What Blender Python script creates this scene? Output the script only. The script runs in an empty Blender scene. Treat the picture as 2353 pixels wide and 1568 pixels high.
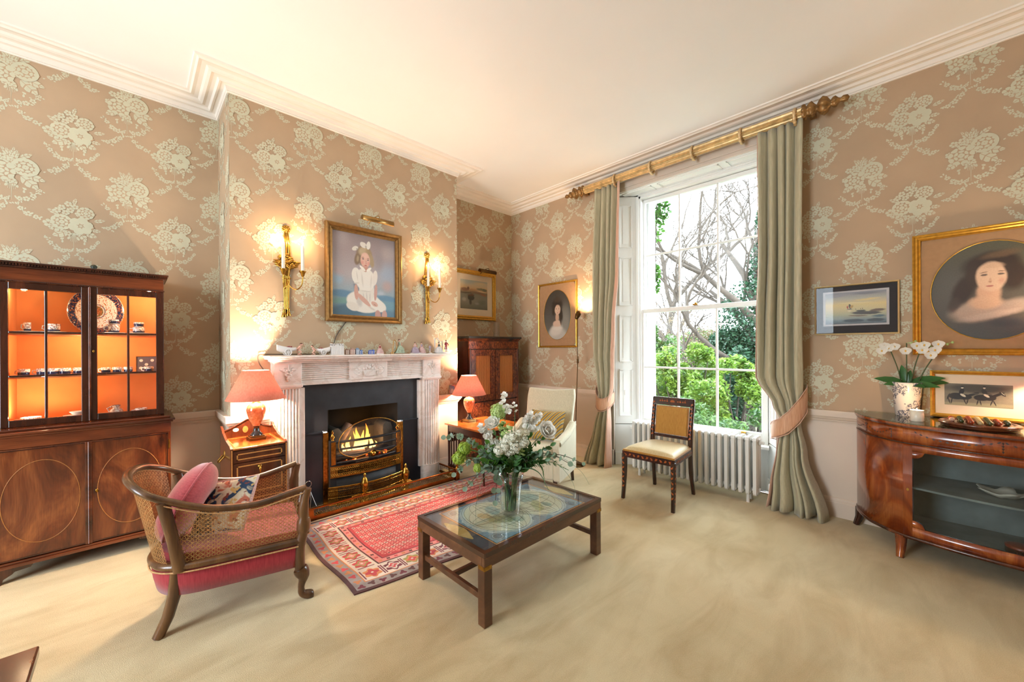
import bpy, bmesh, math, random
from math import pi, sin, cos, sqrt, atan2, radians as R
from mathutils import Vector as V, Matrix as M
random.seed(7)
SC = bpy.context.scene
COL = SC.collection

# ---------------------------------------------------------------- camera
def make_camera():
    yaw, roll = .8008, .00513
    v = V((-sin(yaw), cos(yaw), 0)); r = V((cos(yaw), sin(yaw), 0)); u = V((0, 0, 1))
    c, s = cos(roll), sin(roll)
    x = r*c - u*s; y = r*s + u*c; z = -v
    cam = bpy.data.cameras.new('camera'); o = bpy.data.objects.new('camera', cam); COL.objects.link(o)
    m = M((x, y, z)).transposed().to_4x4(); m.translation = V((4.14, -4.014, 1.35)); o.matrix_world = m
    cam.sensor_width = 36; cam.lens = 897.4*36/2353; cam.shift_y = 16.9/2353; cam.clip_start = .02; cam.clip_end = 200
    SC.camera = o
make_camera()

# ---------------------------------------------------------------- light and exposure
SKY = 7.0
LAMP = 1.9
w = bpy.data.worlds.new('overcast_sky'); SC.world = w; w.use_nodes = True
_nt = w.node_tree; _bg = _nt.nodes['Background']
_bg.inputs[0].default_value = (.80, .91, 1.0, 1); _bg.inputs[1].default_value = SKY
vs = SC.view_settings
vs.view_transform = 'Standard'; vs.look = 'None'; vs.gamma = 1; vs.use_curve_mapping = False
vs.exposure = 1.56
SC.cycles.max_bounces = 7; SC.cycles.diffuse_bounces = 4; SC.cycles.use_adaptive_sampling = True; SC.cycles.adaptive_threshold = .02; SC.cycles.transparent_max_bounces = 24
SC.cycles.glossy_bounces = 4; SC.cycles.transmission_bounces = 8; SC.cycles.caustics_reflective = False; SC.cycles.caustics_refractive = False
SC.cycles.sample_clamp_indirect = 6
def portal(loc, rot, sx, sy):
    l = bpy.data.lights.new('window_portal', 'AREA'); l.shape = 'RECTANGLE'; l.size = sx; l.size_y = sy
    l.cycles.is_portal = True
    o = bpy.data.objects.new('window_portal', l); COL.objects.link(o); o.location = loc; o.rotation_euler = rot
portal((2.56, .42, 1.8), (-pi/2, 0, 0), 1.4, 2.8)
portal((2.15, -6.98, 1.75), (pi/2, 0, 0), 1.5, 2.5)
def point_light(name, loc, power, color, rad, parent=None):
    l = bpy.data.lights.new(name, 'POINT'); l.energy = power*LAMP; l.color = color; l.shadow_soft_size = rad
    o = bpy.data.objects.new(name, l); COL.objects.link(o); o.location = loc
    if parent: o.parent = parent
    return o
WARM = (1, .66, .34)

# ---------------------------------------------------------------- mesh builder
class MB:
    def __init__(s): s.v = []; s.f = []; s.m = []; s.sm = []; s.T = M.Identity(4); s.mi = 0; s.smooth = False
    def add(s, vs, fs, smooth=None, mi=None):
        n = len(s.v); T = s.T
        s.v.extend([tuple(T @ V(p)) for p in vs])
        sm = s.smooth if smooth is None else smooth; k = s.mi if mi is None else mi
        for f in fs: s.f.append([i+n for i in f]); s.m.append(k); s.sm.append(sm)
        return s
    def box(s, x0, y0, z0, x1, y1, z1, **k):
        if x0 > x1: x0, x1 = x1, x0
        if y0 > y1: y0, y1 = y1, y0
        if z0 > z1: z0, z1 = z1, z0
        return s.add([(x0,y0,z0),(x1,y0,z0),(x1,y1,z0),(x0,y1,z0),(x0,y0,z1),(x1,y0,z1),(x1,y1,z1),(x0,y1,z1)],
            [(0,3,2,1),(4,5,6,7),(0,1,5,4),(1,2,6,5),(2,3,7,6),(3,0,4,7)], smooth=False, **k)
    def loft(s, rings, closed=True, caps=True, smooth=True, **k):
        n = len(rings[0]); vs = [p for r in rings for p in r]; fs = []
        for i in range(len(rings)-1):
            for j in range(n if closed else n-1):
                a = i*n+j; b = i*n+(j+1) % n
                fs.append((a, b, b+n, a+n))
        s.add(vs, fs, smooth=smooth, **k)
        if caps and closed:
            s.add(rings[0], [tuple(range(n))[::-1]], smooth=False, **k); s.add(rings[-1], [tuple(range(n))], smooth=False, **k)
        return s
    def lathe(s, prof, n=20, c=(0,0,0), axis='z', smooth=True, sx=1, sy=1, caps=True, **k):
        rings = []
        for r, h in prof:
            ring = []
            for j in range(n):
                a = 2*pi*j/n; x, y = r*cos(a)*sx, r*sin(a)*sy
                p = (x, y, h) if axis == 'z' else ((h, x, y) if axis == 'x' else (x, h, y))
                ring.append((p[0]+c[0], p[1]+c[1], p[2]+c[2]))
            rings.append(ring)
        return s.loft(rings, caps=caps, smooth=smooth, **k)
    def ell(s, c, rx, ry=None, rz=None, n=10, m=6, **k):
        ry = rx if ry is None else ry; rz = rx if rz is None else rz
        vs = [(c[0], c[1], c[2]-rz)]; fs = []
        for i in range(1, m):
            t = pi*i/m
            for j in range(n):
                a = 2*pi*j/n; vs.append((c[0]+rx*sin(t)*cos(a), c[1]+ry*sin(t)*sin(a), c[2]-rz*cos(t)))
        vs.append((c[0], c[1], c[2]+rz)); L = len(vs)-1
        for j in range(n):
            fs.append((0, 1+(j+1) % n, 1+j)); fs.append((L, L-n+j, L-n+(j+1) % n))
        for i in range(m-2):
            for j in range(n):
                a = 1+i*n+j; b = 1+i*n+(j+1) % n; fs.append((a, b, b+n, a+n))
        return s.add(vs, fs, smooth=True, **k)
    def tube(s, pts, r, n=8, flat=1.0, up=(0,0,1), caps=True, smooth=True, **k):
        pts = [V(p) for p in pts]; rings = []; up = V(up); prev = None
        for i, p in enumerate(pts):
            d = (pts[min(i+1, len(pts)-1)] - pts[max(i-1, 0)])
            d = d.normalized() if d.length > 1e-9 else V((0,0,1))
            if prev is None:
                q = up if abs(d.dot(up)) < .95 else V((1,0,0))
                a = d.cross(q).normalized()
            else:
                a = (prev - d*prev.dot(d)); a = a.normalized() if a.length > 1e-6 else d.cross(V((1,0,0))).normalized()
            prev = a; b = d.cross(a); rr = r[i] if isinstance(r, (list, tuple)) else r
            rings.append([tuple(p + a*(rr*cos(2*pi*j/n)) + b*(rr*flat*sin(2*pi*j/n))) for j in range(n)])
        return s.loft(rings, caps=caps, smooth=smooth, **k)
    def prism(s, poly, h0, h1, plane='xy', smooth=False, **k):
        def q(a, b, h): return (a, b, h) if plane == 'xy' else ((a, h, b) if plane == 'xz' else (h, a, b))
        n = len(poly); lo = [q(a, b, h0) for a, b in poly]; hi = [q(a, b, h1) for a, b in poly]
        s.add(lo+hi, [(i, (i+1) % n, (i+1) % n+n, i+n) for i in range(n)], smooth=smooth, **k)
        return s.add(lo+hi, [tuple(range(n))[::-1], tuple(range(n, 2*n))], smooth=False, **k)
    def grid(s, nu, nv, fn, smooth=True, wrap=False, **k):
        vs = [fn(i/nu, j/nv) for j in range(nv+1) for i in range(nu+1)]
        return s.add(vs, [(j*(nu+1)+i, j*(nu+1)+i+1, (j+1)*(nu+1)+i+1, (j+1)*(nu+1)+i) for j in range(nv) for i in range(nu)], smooth=smooth, **k)
    def sweep(s, path, prof, closed_path=False, smooth=False, frames=None, **k):
        """prof points (d,z): d = sideways (to the left of travel) offset, mitred, in plan"""
        n = len(path); rings = []
        for i in range(n):
            p = V(path[i][:2]); z = path[i][2] if len(path[i]) > 2 else 0
            if closed_path or 0 < i < n-1:
                a = (V(path[i][:2]) - V(path[i-1][:2])).normalized(); b = (V(path[(i+1) % n][:2]) - p).normalized()
            elif i == 0: a = b = (V(path[1][:2]) - p).normalized()
            else: a = b = (p - V(path[i-1][:2])).normalized()
            na = V((-a.y, a.x)); nb = V((-b.y, b.x)); m = (na+nb); m = m/max(m.length_squared, 1e-6)*2
            rings.append([(p.x+m.x*d, p.y+m.y*d, z+h) for d, h in prof])
        if closed_path: rings.append(rings[0])
        return s.loft(rings, closed=True, caps=not closed_path, smooth=smooth, **k)
    def build(s, name, mat, parent=None, bev=0, seg=2, sub=0, solid=0, loc=None, rot=None, autosm=None):
        me = bpy.data.meshes.new(name); me.from_pydata(s.v, [], s.f)
        mats = mat if isinstance(mat, (list, tuple)) else [mat]
        for q in mats: me.materials.append(q)
        me.polygons.foreach_set('material_index', [min(i, len(mats)-1) for i in s.m]); me.polygons.foreach_set('use_smooth', s.sm)
        me.validate(); me.update()
        o = bpy.data.objects.new(name, me); COL.objects.link(o)
        if parent: o.parent = parent
        if loc: o.location = loc
        if rot: o.rotation_euler = rot
        if solid: md = o.modifiers.new('thickness', 'SOLIDIFY'); md.thickness = solid; md.offset = 0
        if bev:
            md = o.modifiers.new('bevel', 'BEVEL'); md.width = bev; md.segments = seg; md.limit_method = 'ANGLE'; md.angle_limit = R(40)
        if sub: md = o.modifiers.new('sub', 'SUBSURF'); md.levels = sub; md.render_levels = sub
        return o
def thing(name, label, cat, loc=(0,0,0), rz=0, group=None, rot=None):
    o = bpy.data.objects.new(name, None); COL.objects.link(o); o.empty_display_size = .05
    o.location = loc; o.rotation_euler = rot if rot else (0, 0, rz); o['label'] = label; o['category'] = cat
    if group: o['group'] = group
    return o
def tag(o, label, cat, group=None, kind=None):
    o['label'] = label; o['category'] = cat
    if group: o['group'] = group
    if kind: o['kind'] = kind
    return o
def struct(o): o['kind'] = 'structure'; return o
def dup(root, loc=None, rz=None, label=None, rot=None, scale=None):
    def cp(o, par):
        c = o.copy(); COL.objects.link(c); c.parent = par
        for ch in [x for x in o.children]: cp(ch, c)
        return c
    r = cp(root, root.parent)
    if loc is not None: r.location = loc
    if rz is not None: r.rotation_euler = (0, 0, rz)
    if rot is not None: r.rotation_euler = rot
    if scale is not None: r.scale = scale
    if label: r['label'] = label
    return r
def bez(p0, p1, p2, p3, n=8):
    p0, p1, p2, p3 = V(p0), V(p1), V(p2), V(p3)
    return [p0*(1-t)**3 + p1*3*t*(1-t)**2 + p2*3*t*t*(1-t) + p3*t**3 for t in [i/n for i in range(n+1)]]
def spline(pts, n=6):
    pts = [V(p) for p in pts]; out = []
    for i in range(len(pts)-1):
        a = pts[max(i-1, 0)]; b = pts[i]; c = pts[i+1]; d = pts[min(i+2, len(pts)-1)]
        for k in range(n):
            t = k/n; out.append(.5*((2*b) + (c-a)*t + (2*a-5*b+4*c-d)*t*t + (3*b-a-3*c+d)*t**3))
    return out + [pts[-1]]

# ---------------------------------------------------------------- materials
def srgb(c):
    if isinstance(c, str):
        c = c.lstrip('#'); c = tuple(int(c[i:i+2], 16)/255 for i in (0, 2, 4))
    return tuple((x/12.92 if x <= .04045 else ((x+.055)/1.055)**2.4) for x in c) + (1,)
class NT:
    def __init__(s, name):
        s.mat = bpy.data.materials.new(name); s.mat.use_nodes = True; s.t = s.mat.node_tree; s.b = s.t.nodes['Principled BSDF']; s.out = s.t.nodes['Material Output']
    def n(s, typ, ins=None, **at):
        x = s.t.nodes.new(typ)
        for k, v in at.items(): setattr(x, k, v)
        for k, v in (ins or {}).items():
            if isinstance(v, bpy.types.NodeSocket): s.t.links.new(v, x.inputs[k])
            else: x.inputs[k].default_value = v
        return x
    def set(s, **k):
        names = dict(col='Base Color', rough='Roughness', metal='Metallic', spec='Specular IOR Level', normal='Normal', coat='Coat Weight', coatr='Coat Roughness', sheen='Sheen Weight', trans='Transmission Weight', ior='IOR', emis='Emission Color', emstr='Emission Strength', alpha='Alpha', sss='Subsurface Weight')
        for a, v in k.items():
            i = s.b.inputs[names[a]]
            if isinstance(v, bpy.types.NodeSocket): s.t.links.new(v, i)
            else: i.default_value = v
        return s
    def obj(s): return s.n('ShaderNodeTexCoord').outputs['Object']
    def mapping(s, vec, scale=(1,1,1), rot=(0,0,0), loc=(0,0,0), typ='POINT'):
        return s.n('ShaderNodeMapping', {'Vector': vec, 'Scale': scale, 'Rotation': rot, 'Location': loc}, vector_type=typ).outputs[0]
    def noise(s, vec, scale, detail=3, rough=.5, dist=0):
        return s.n('ShaderNodeTexNoise', {'Vector': vec, 'Scale': scale, 'Detail': detail, 'Roughness': rough, 'Distortion': dist})
    def ramp(s, fac, stops):
        x = s.n('ShaderNodeValToRGB', {'Fac': fac}); e = x.color_ramp.elements
        while len(e) < len(stops): e.new(.5)
        for el, (p, c) in zip(e, stops): el.position = p; el.color = srgb(c) if isinstance(c, str) else c
        return x.outputs[0]
    def mix(s, fac, a, b, typ='MIX'):
        x = s.n('ShaderNodeMix', data_type='RGBA', blend_type=typ)
        for sock, v in ((x.inputs[0], fac), (x.inputs[6], a), (x.inputs[7], b)):
            if isinstance(v, bpy.types.NodeSocket): s.t.links.new(v, sock)
            else: sock.default_value = v
        return x.outputs[2]
    def bump(s, h, st=.2, dist=.01): return s.n('ShaderNodeBump', {'Height': h, 'Strength': st, 'Distance': dist}).outputs[0]
def plain(name, c, rough=.5, metal=0, var=.08, scale=12, bump=0, bscale=200, spec=.5, coat=0, sheen=0):
    t = NT(name); co = t.obj(); c = srgb(c)
    n = t.noise(co, scale, 4)
    dk = tuple(x*(1-var) for x in c[:3])+(1,); lt = tuple(min(1, x*(1+var)) for x in c[:3])+(1,)
    t.set(col=t.ramp(n.outputs[0], [(.3, dk), (.7, lt)]), rough=rough, metal=metal, spec=spec, coat=coat, sheen=sheen)
    if bump: t.set(normal=t.bump(t.noise(co, bscale, 2).outputs[0], bump, .004))
    return t.mat
def wood(name, dark, mid, light, axis='z', scale=9, rough=.22, coat=.35, fig=.6, fine=60, stretch=.14):
    t = NT(name); co = t.obj()
    st = {'x': (stretch, 1, 1), 'y': (1, stretch, 1), 'z': (1, 1, stretch)}[axis]
    big = t.noise(t.mapping(co, scale=st), scale, 4, .55, fig)
    f = t.noise(t.mapping(co, scale=tuple(.05 if q < 1 else 1 for q in st)), fine*4, 2)
    c = t.ramp(big.outputs[0], [(.28, dark), (.5, mid), (.74, light)])
    c = t.mix(t.n('ShaderNodeMapRange', {0: f.outputs[0], 1: .35, 2: .7, 3: .0, 4: .32}).outputs[0], c, srgb(dark))
    t.set(col=c, rough=rough, coat=coat, coatr=.12)
    return t.mat
def glassy(name, tint=(1,1,1), refl=1.0, rough=0.0, ior=1.45):
    t = NT(name); t.t.nodes.remove(t.b)
    bf = t.n('ShaderNodeNewGeometry').outputs['Backfacing']
    io = t.n('ShaderNodeMapRange', {0: bf, 1: 0.0, 2: 1.0, 3: ior, 4: 1/ior}).outputs[0]
    fr = t.n('ShaderNodeFresnel', {'IOR': io}).outputs[0]
    if refl != 1: fr = t.n('ShaderNodeMath', {0: fr, 1: refl}, operation='MULTIPLY').outputs[0]
    tr = t.n('ShaderNodeBsdfTransparent', {'Color': tuple(tint)+(1,)}); gl = t.n('ShaderNodeBsdfGlossy', {'Roughness': rough})
    mx = t.n('ShaderNodeMixShader', {0: fr, 1: tr.outputs[0], 2: gl.outputs[0]})
    t.t.links.new(mx.outputs[0], t.out.inputs[0]); return t.mat
def emit(name, c, st):
    t = NT(name); t.set(col=srgb(c), emis=srgb(c), emstr=st); return t.mat
def painting(name, base, blobs, noise=.02, nscale=9, grain=.15, rough=.45, coat=0, canvas=(1,1)):
    """flat painted picture: soft elliptical strokes on local XY, coordinates in picture widths / heights from the centre.
    blob = (x, y, rx, ry, angle_deg, softness, colour, alpha)"""
    t = NT(name); co = t.mapping(t.obj(), scale=(1/canvas[0], 1/canvas[1], 1))
    nz = t.noise(co, nscale, 4)
    d = t.n('ShaderNodeVectorMath', {0: nz.outputs[1], 1: (.5, .5, .5)}, operation='SUBTRACT').outputs[0]
    d = t.n('ShaderNodeVectorMath', {0: d, 3: noise}, operation='SCALE').outputs[0]
    cd = t.n('ShaderNodeVectorMath', {0: co, 1: d}, operation='ADD').outputs[0]
    if isinstance(base, str): c = t.ramp(nz.outputs[0], [(.3, tuple(.85*x for x in srgb(base)[:3])+(1,)), (.7, srgb(base))])
    else:
        y = t.n('ShaderNodeSeparateXYZ', {0: cd}).outputs[1]
        y = t.n('ShaderNodeMath', {0: y, 1: .5}, operation='ADD').outputs[0]
        c = t.ramp(y, base)
    for (x, y, rx, ry, an, so, colr, al) in blobs:
        m = t.mapping(cd, scale=(rx, ry, 1), rot=(0, 0, R(an)), loc=(x, y, 0), typ='TEXTURE')
        l = t.n('ShaderNodeVectorMath', {0: m}, operation='LENGTH').outputs[1]
        f = t.n('ShaderNodeMapRange', {0: l, 1: 1.0, 2: max(0, 1-so), 3: 0.0, 4: al}, interpolation_type='SMOOTHSTEP').outputs[0]
        c = t.mix(f, c, srgb(colr))
    if grain:
        g = t.noise(co, 70, 3); c = t.mix(grain, c, t.ramp(g.outputs[0], [(.3, (.25,.25,.25,1)), (.7, (.75,.75,.75,1))]), 'OVERLAY')
    t.set(col=c, rough=rough, coat=coat, coatr=.05)
    return t.mat
# ================================================================ setting
WALLC = '#a48868'; PRINT = '#bcba98'; CREAM = '#d8c4ac'; WHITE = '#e6e3dc'
m_paper = plain('wallpaper_ground', '#b69c80', .75, var=.05, scale=3, bump=.05, bscale=500, spec=.2)
m_print = plain('wallpaper_print', '#c6c2a8', .6, var=.05, scale=5, spec=.3)
m_dado = plain('dado_paint', '#dac6b2', .5, var=.03, scale=4)
m_cornice = plain('cornice_paint', '#ece4da', .55, var=.03, scale=5)
m_ceil = plain('ceiling_paint', '#f4f3f1', .7, var=.02, scale=1.2)
m_white = plain('white_gloss_paint', '#e9e8e4', .3, var=.02, scale=6)
m_grout = plain('exterior_render', '#d8d4cc', .8, var=.1, scale=6)
def carpet_mat():
    t = NT('carpet'); co = t.obj()
    a = t.noise(co, 1.1, 5, .6, .6); b = t.noise(t.mapping(co, scale=(1, .35, 1), rot=(0, 0, .6)), 5, 4, .6, .8); f = t.noise(co, 260, 3, .7)
    c = t.ramp(a.outputs[0], [(.25, '#bda679'), (.48, '#cdb98f'), (.75, '#d9c9a2')])
    c = t.mix(t.n('ShaderNodeMapRange', {0: b.outputs[0], 1: .42, 2: .70, 3: 0.0, 4: .5}).outputs[0], c, srgb('#a48a5c'))
    c = t.mix(.28, c, t.ramp(f.outputs[0], [(.3, (.2, .2, .2, 1)), (.7, (.8, .8, .8, 1))]), 'OVERLAY')
    t.set(col=c, rough=.95, spec=.1, sheen=.25, normal=t.bump(f.outputs[0], .6, .006)); return t.mat
m_carpet = carpet_mat()
ZC = 3.388; ZB = 3.303; ZD = .842; D = .518; Y0, Y1 = -3.486, -1.368; RX, RY = 6.9, -7.0
fl = MB().box(-.3, RY-.3, -.12, RX+.3, .3, 0); struct(fl.build('floor', m_carpet))
struct(MB().box(-.3, RY-.3, ZC, RX+.3, .6, ZC+.12).build('ceiling', m_ceil))

# ---- wallpaper print: bouquets and swags, as flat shapes a hair proud of the paper
def petal(cx, cy, an, r0, r1, w, n=3, notch=0):
    ca, sa = cos(an), sin(an); pts = []
    prof = [(0, .18), (.3, .75), (.62, 1), (.88, .72)]
    L = [(r0+(r1-r0)*t, w*k*.5) for t, k in prof]
    tip = [(r0+(r1-r0)*(1-notch), 0)]
    poly = L + tip + [(a, -b) for a, b in L[::-1]]
    return [(cx+a*ca-b*sa, cy+a*sa+b*ca) for a, b in poly]
def motif(kind):
    rr = random.Random(3+kind); out = []; ly = [0]; SK = 1.22
    def put(poly, g=0): out.append((poly, g, ly[0]))
    def P(*a, **k): put(petal(*a, **k))
    def back(cx, cy, r, n=14, wob=.12):
        ly[0] += 1; put([(cx+r*(1+wob*cos(5*t))*cos(t), cy+r*(1+wob*cos(5*t))*sin(t)) for t in [2*pi*k/n for k in range(n)]], 1); ly[0] += 1
    def leaf(cx, cy, an, L, w):
        ly[0] += 1; ca, sa = cos(an), sin(an)
        put([(cx+L*t*ca-sd*w*.62*sin(pi*min(1, t*.93+.05))*sa, cy+L*t*sa+sd*w*.62*sin(pi*min(1, t*.93+.05))*ca) for sd, ts in ((1, (0, .25, .5, .75, 1.03)), (-1, (1.0, .75, .5, .25))) for t in ts], 1); ly[0] += 1
        for sd in (1, -1):
            for k in range(3):
                t0, t1 = k/3+.03, (k+1)/3-.03
                def q(t, f): a = L*t; b = sd*(.0012 + w*.5*sin(pi*min(1, t*.93+.05))*f); return (cx+a*ca-b*sa, cy+a*sa+b*ca)
                put([q(t0, .0), q(t1, .0), q(min(1, t1+.10), .95), q((t0+t1)/2+.12, 1.0), q(t0+.10, .85)])
    def rose(cx, cy, R_, n1=8, rot=0):
        back(cx, cy, R_*.98)
        for k in range(n1): P(cx, cy, rot+2*pi*k/n1, R_*.60, R_*1.02, R_*.60, notch=.08)
        for k in range(6): P(cx, cy, rot+.4+2*pi*k/6, R_*.30, R_*.56, R_*.46)
        for k in range(4): P(cx, cy, rot+2*pi*k/4, R_*.03, R_*.26, R_*.3)
    def anem(cx, cy, R_, n=6, rot=.3):
        back(cx, cy, R_*.95)
        for k in range(n): P(cx, cy, rot+2*pi*k/n, R_*.20, R_, R_*.80)
        for k in range(7): P(cx, cy, 2*pi*k/7, R_*.02, R_*.15, R_*.07)
    def small(cx, cy, r, rot=0, bk=True):
        if bk: back(cx, cy, r*.95, 8, 0)
        for k in range(5): P(cx, cy, rot+2*pi*k/5, r*.22, r, r*.8)
    def stem(a, b, w):
        d = V((b[0]-a[0], b[1]-a[1])); p = V((-d.y, d.x)).normalized()*w*.5
        put([(a[0]+p.x, a[1]+p.y), (b[0]+p.x*.4, b[1]+p.y*.4), (b[0]-p.x*.4, b[1]-p.y*.4), (a[0]-p.x, a[1]-p.y)])
    def swag(x0, y0, x1, y1, sag, n):
        for k in range(1, n):
            t = k/n; x = x0+(x1-x0)*t; y = y0+(y1-y0)*t-sag*4*t*(1-t); e = sin(pi*t)
            ly[0] = 2*(k % 3)
            for q in range(3): P(x+rr.uniform(-.010, .010), y+rr.uniform(-.014, .014)*(.4+e), rr.uniform(0, 6.3), .002, .015, .008)
            if k % 2 == 0 and 0 < k < n: ly[0] = 7; small(x, y, .008+.009*e, k)
            else: P(x, y, k*1.9, 0, .016, .009)
    y0 = -.088
    swag(-.135, y0+.0, -.004, y0-.085, .045, 9); swag(.004, y0-.075, .135, y0+.02, .045, 9)
    swag(-.004, y0-.10, -.135, y0-.20, .03, 8); swag(.004, y0-.10, .135, y0-.19, .03, 8)
    ly[0] = 0
    for k in range(5): stem(((k-2)*.003, y0+.035), ((k-2)*.008, y0-.025-.004*(k % 2)), .004)
    stem((0, y0), (0, y0-.10), .003)
    for s in (-1, 1):  # bow tails
        P(s*.016, y0+.012, -1.2 if s > 0 else 4.3, 0, .028, .014); P(s*.045, y0-.008, -.5 if s > 0 else 3.7, .0, .020, .014); P(s*.052, y0-.02, -1.6, 0, .022, .011)
    n0 = len(out)
    if kind == 0:      # single open flower, with a ruffled one above it
        leaf(-.02, -.035, 3.7, .07, .045); leaf(-.03, -.02, 3.35, .065, .035); leaf(.045, -.035, -.35, .05, .03)
        leaf(-.055, .05, 2.6, .05, .02); leaf(.08, .04, .3, .05, .02); leaf(0, .12, 1.3, .04, .016); leaf(.07, -.012, -.1, .04, .02); leaf(.02, -.04, -.9, .05, .03)
        for x, y in ((-.012, .085), (-.03, .068), (.006, .108), (-.045, .095), (-.02, .12), (-.062, .075), (.02, .07)): small(x, y, .016, x*90)
        small(-.095, -.004, .022, .4); small(-.085, -.02, .013); small(.02, -.045, .014); small(.055, -.03, .014, 1); small(-.02, -.05, .014)
        rose(-.045, .012, .044, 10, .2); rose(.048, .080, .036, 9); anem(.028, .002, .052)
    else:              # a rose beside a broad ragged flower
        for k in range(6): leaf(.0, .065, 1.0+.22*k, .05+.01*(k % 3), .017)
        leaf(.03, .085, .6, .05, .022); leaf(.03, -.015, -.75, .085, .05); leaf(-.045, -.035, 3.75, .055, .035); leaf(.05, -.005, -.25, .07, .035); leaf(.0, -.03, -1.4, .05, .03)
        for x, y in ((-.045, .06), (-.03, .075), (-.062, .066), (-.015, .06), (.01, .075), (-.005, .05)): small(x, y, .017, x*90)
        small(-.08, .012, .016); small(.0, -.045, .016); small(-.02, -.052, .014)
        rose(.048, .035, .050, 12, .5); anem(.005, .012, .026, 5); rose(-.035, -.005, .050, 9, .1)
    return [([(a*SK, b*SK) for a, b in p] if i >= n0 else p, g, l) for i, (p, g, l) in enumerate(out)]
MOT = [motif(0), motif(1)]
def clip(poly, lo, hi):
    for ax, val, sg in ((0, lo[0], 1), (0, hi[0], -1), (1, lo[1], 1), (1, hi[1], -1)):
        res = []
        for i in range(len(poly)):
            a, b = poly[i-1], poly[i]; da, db = (a[ax]-val)*sg, (b[ax]-val)*sg
            if (da >= 0) != (db >= 0):
                t = da/(da-db); res.append((a[0]+(b[0]-a[0])*t, a[1]+(b[1]-a[1])*t))
            if db >= 0: res.append(b)
        poly = res
        if len(poly) < 3: return None
    return poly
def paper(mb, fr, u0, u1, v0, v1, ua, va, mi, holes=()):
    """print on the rectangle u0..u1 x v0..v1; fr maps (u,v) to 3-D; anchor of an open-flower bouquet at ua,va"""
    cw, rv = .272, .64
    for c in range(int((u0-ua)/cw)-2, int((u1-ua)/cw)+3):
        k = c % 2
        for r in range(int((v0-va)/rv)-2, int((v1-va)/rv)+3):
            cu, cv = ua+c*cw, va+r*rv+(.30 if k else 0)
            if cu < u0-.16 or cu > u1+.16 or cv < v0-.16 or cv > v1+.30: continue
            for qi, (q, g, l) in enumerate(MOT[k]):
                p = [(cu+a, cv+b) for a, b in q]
                xs = [a for a, b in p]; ys = [b for a, b in p]
                if min(xs) < u0 or max(xs) > u1 or min(ys) < v0 or max(ys) > v1:
                    p = clip(p, (u0, v0), (u1, v1))
                    if not p: continue
                cx, cyy = sum(a for a, b in p)/len(p), sum(b for a, b in p)/len(p)
                if any(h[0] < cx < h[1] and h[2] < cyy < h[3] for h in holes): continue
                mb.add([fr(a, b, E3+l*.00005+(qi % 9)*.000004) for a, b in p], [tuple(range(len(p)))], smooth=False, mi=0 if g else mi)
E3 = .0006
# left wall: the two alcoves
def alcove(name, ya, yb, ua, va):
    b = MB(); b.box(-.3, ya, ZD-.02, 0, yb, ZC+.1, mi=0); b.box(-.3, ya, 0, 0, yb, ZD-.02, mi=1)
    paper(b, lambda u, v, e: (e, u, v), max(ya, -5.6), yb, ZD, ZB, ua, va, 2)
    return struct(b.build(name, [m_paper, m_dado, m_print]))
alcove('wall_left', RY-.3, Y0, -4.314, 2.235)
alcove('wall_left_alcove', Y1, 0, -.55, 2.36)
# chimney breast, open for the grate
OY0, OY1, OZ = -2.86, -2.00, .92
b = MB()
for y0, y1, z0, z1 in ((Y0, OY0, ZD, ZC+.1), (OY1, Y1, ZD, ZC+.1), (OY0, OY1, OZ, ZC+.1)): b.box(-.3, y0, z0, D, y1, z1, mi=0)
b.box(-.3, Y0, 0, D, OY0, ZD, mi=1); b.box(-.3, OY1, 0, D, Y1, ZD, mi=1)
paper(b, lambda u, v, e: (D+e, u, v), Y0, Y1, ZD, ZB, -3.20, 2.24, 2)
paper(b, lambda u, v, e: (u, Y0-e, v), 0, D, ZD, ZB, .2, 2.4, 2)
struct(b.build('wall_chimney_breast', [m_paper, m_dado, m_print]))
# window wall
WX0, WX1, WZ = 1.712, 3.30, 3.125
b = MB()
b.box(-.3, 0, ZD-.02, WX0, .45, ZC+.1, mi=0); b.box(-.3, 0, 0, WX0, .45, ZD-.02, mi=1)
b.box(WX1, 0, ZD-.02, RX+.3, .45, ZC+.1, mi=0); b.box(WX1, 0, 0, RX+.3, .45, ZD-.02, mi=1)
b.box(WX0, 0, WZ+.005, WX1, .45, ZC+.1, mi=0); b.box(WX0, .22, -.12, WX1, .45, .42, mi=3)
paper(b, lambda u, v, e: (u, -e, v), 0, WX0-.1, ZD, ZB, 4.133-.544*6, 2.34, 2)
paper(b, lambda u, v, e: (u, -e, v), WX1+.1, 6.0, ZD, ZB, 4.133, 2.34, 2)
struct(b.build('wall_window', [m_paper, m_dado, m_print, m_white]))
# far sides of the room, behind and beside the photographer: two more windows look out at the back
b = MB(); b.box(RX, RY, 0, RX+.3, 0, ZC); struct(b.build('wall_right', m_paper))
b = MB(); yb = RY
for x0, x1 in ((-.3, 1.4), (2.9, RX+.3)): b.box(x0, yb-.3, 0, x1, yb, ZC)
for x0, x1 in ((1.4, 2.9),): b.box(x0, yb-.3, 0, x1, yb, .5); b.box(x0, yb-.3, 3.0, x1, yb, ZC)
struct(b.build('wall_back', m_paper))
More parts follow.
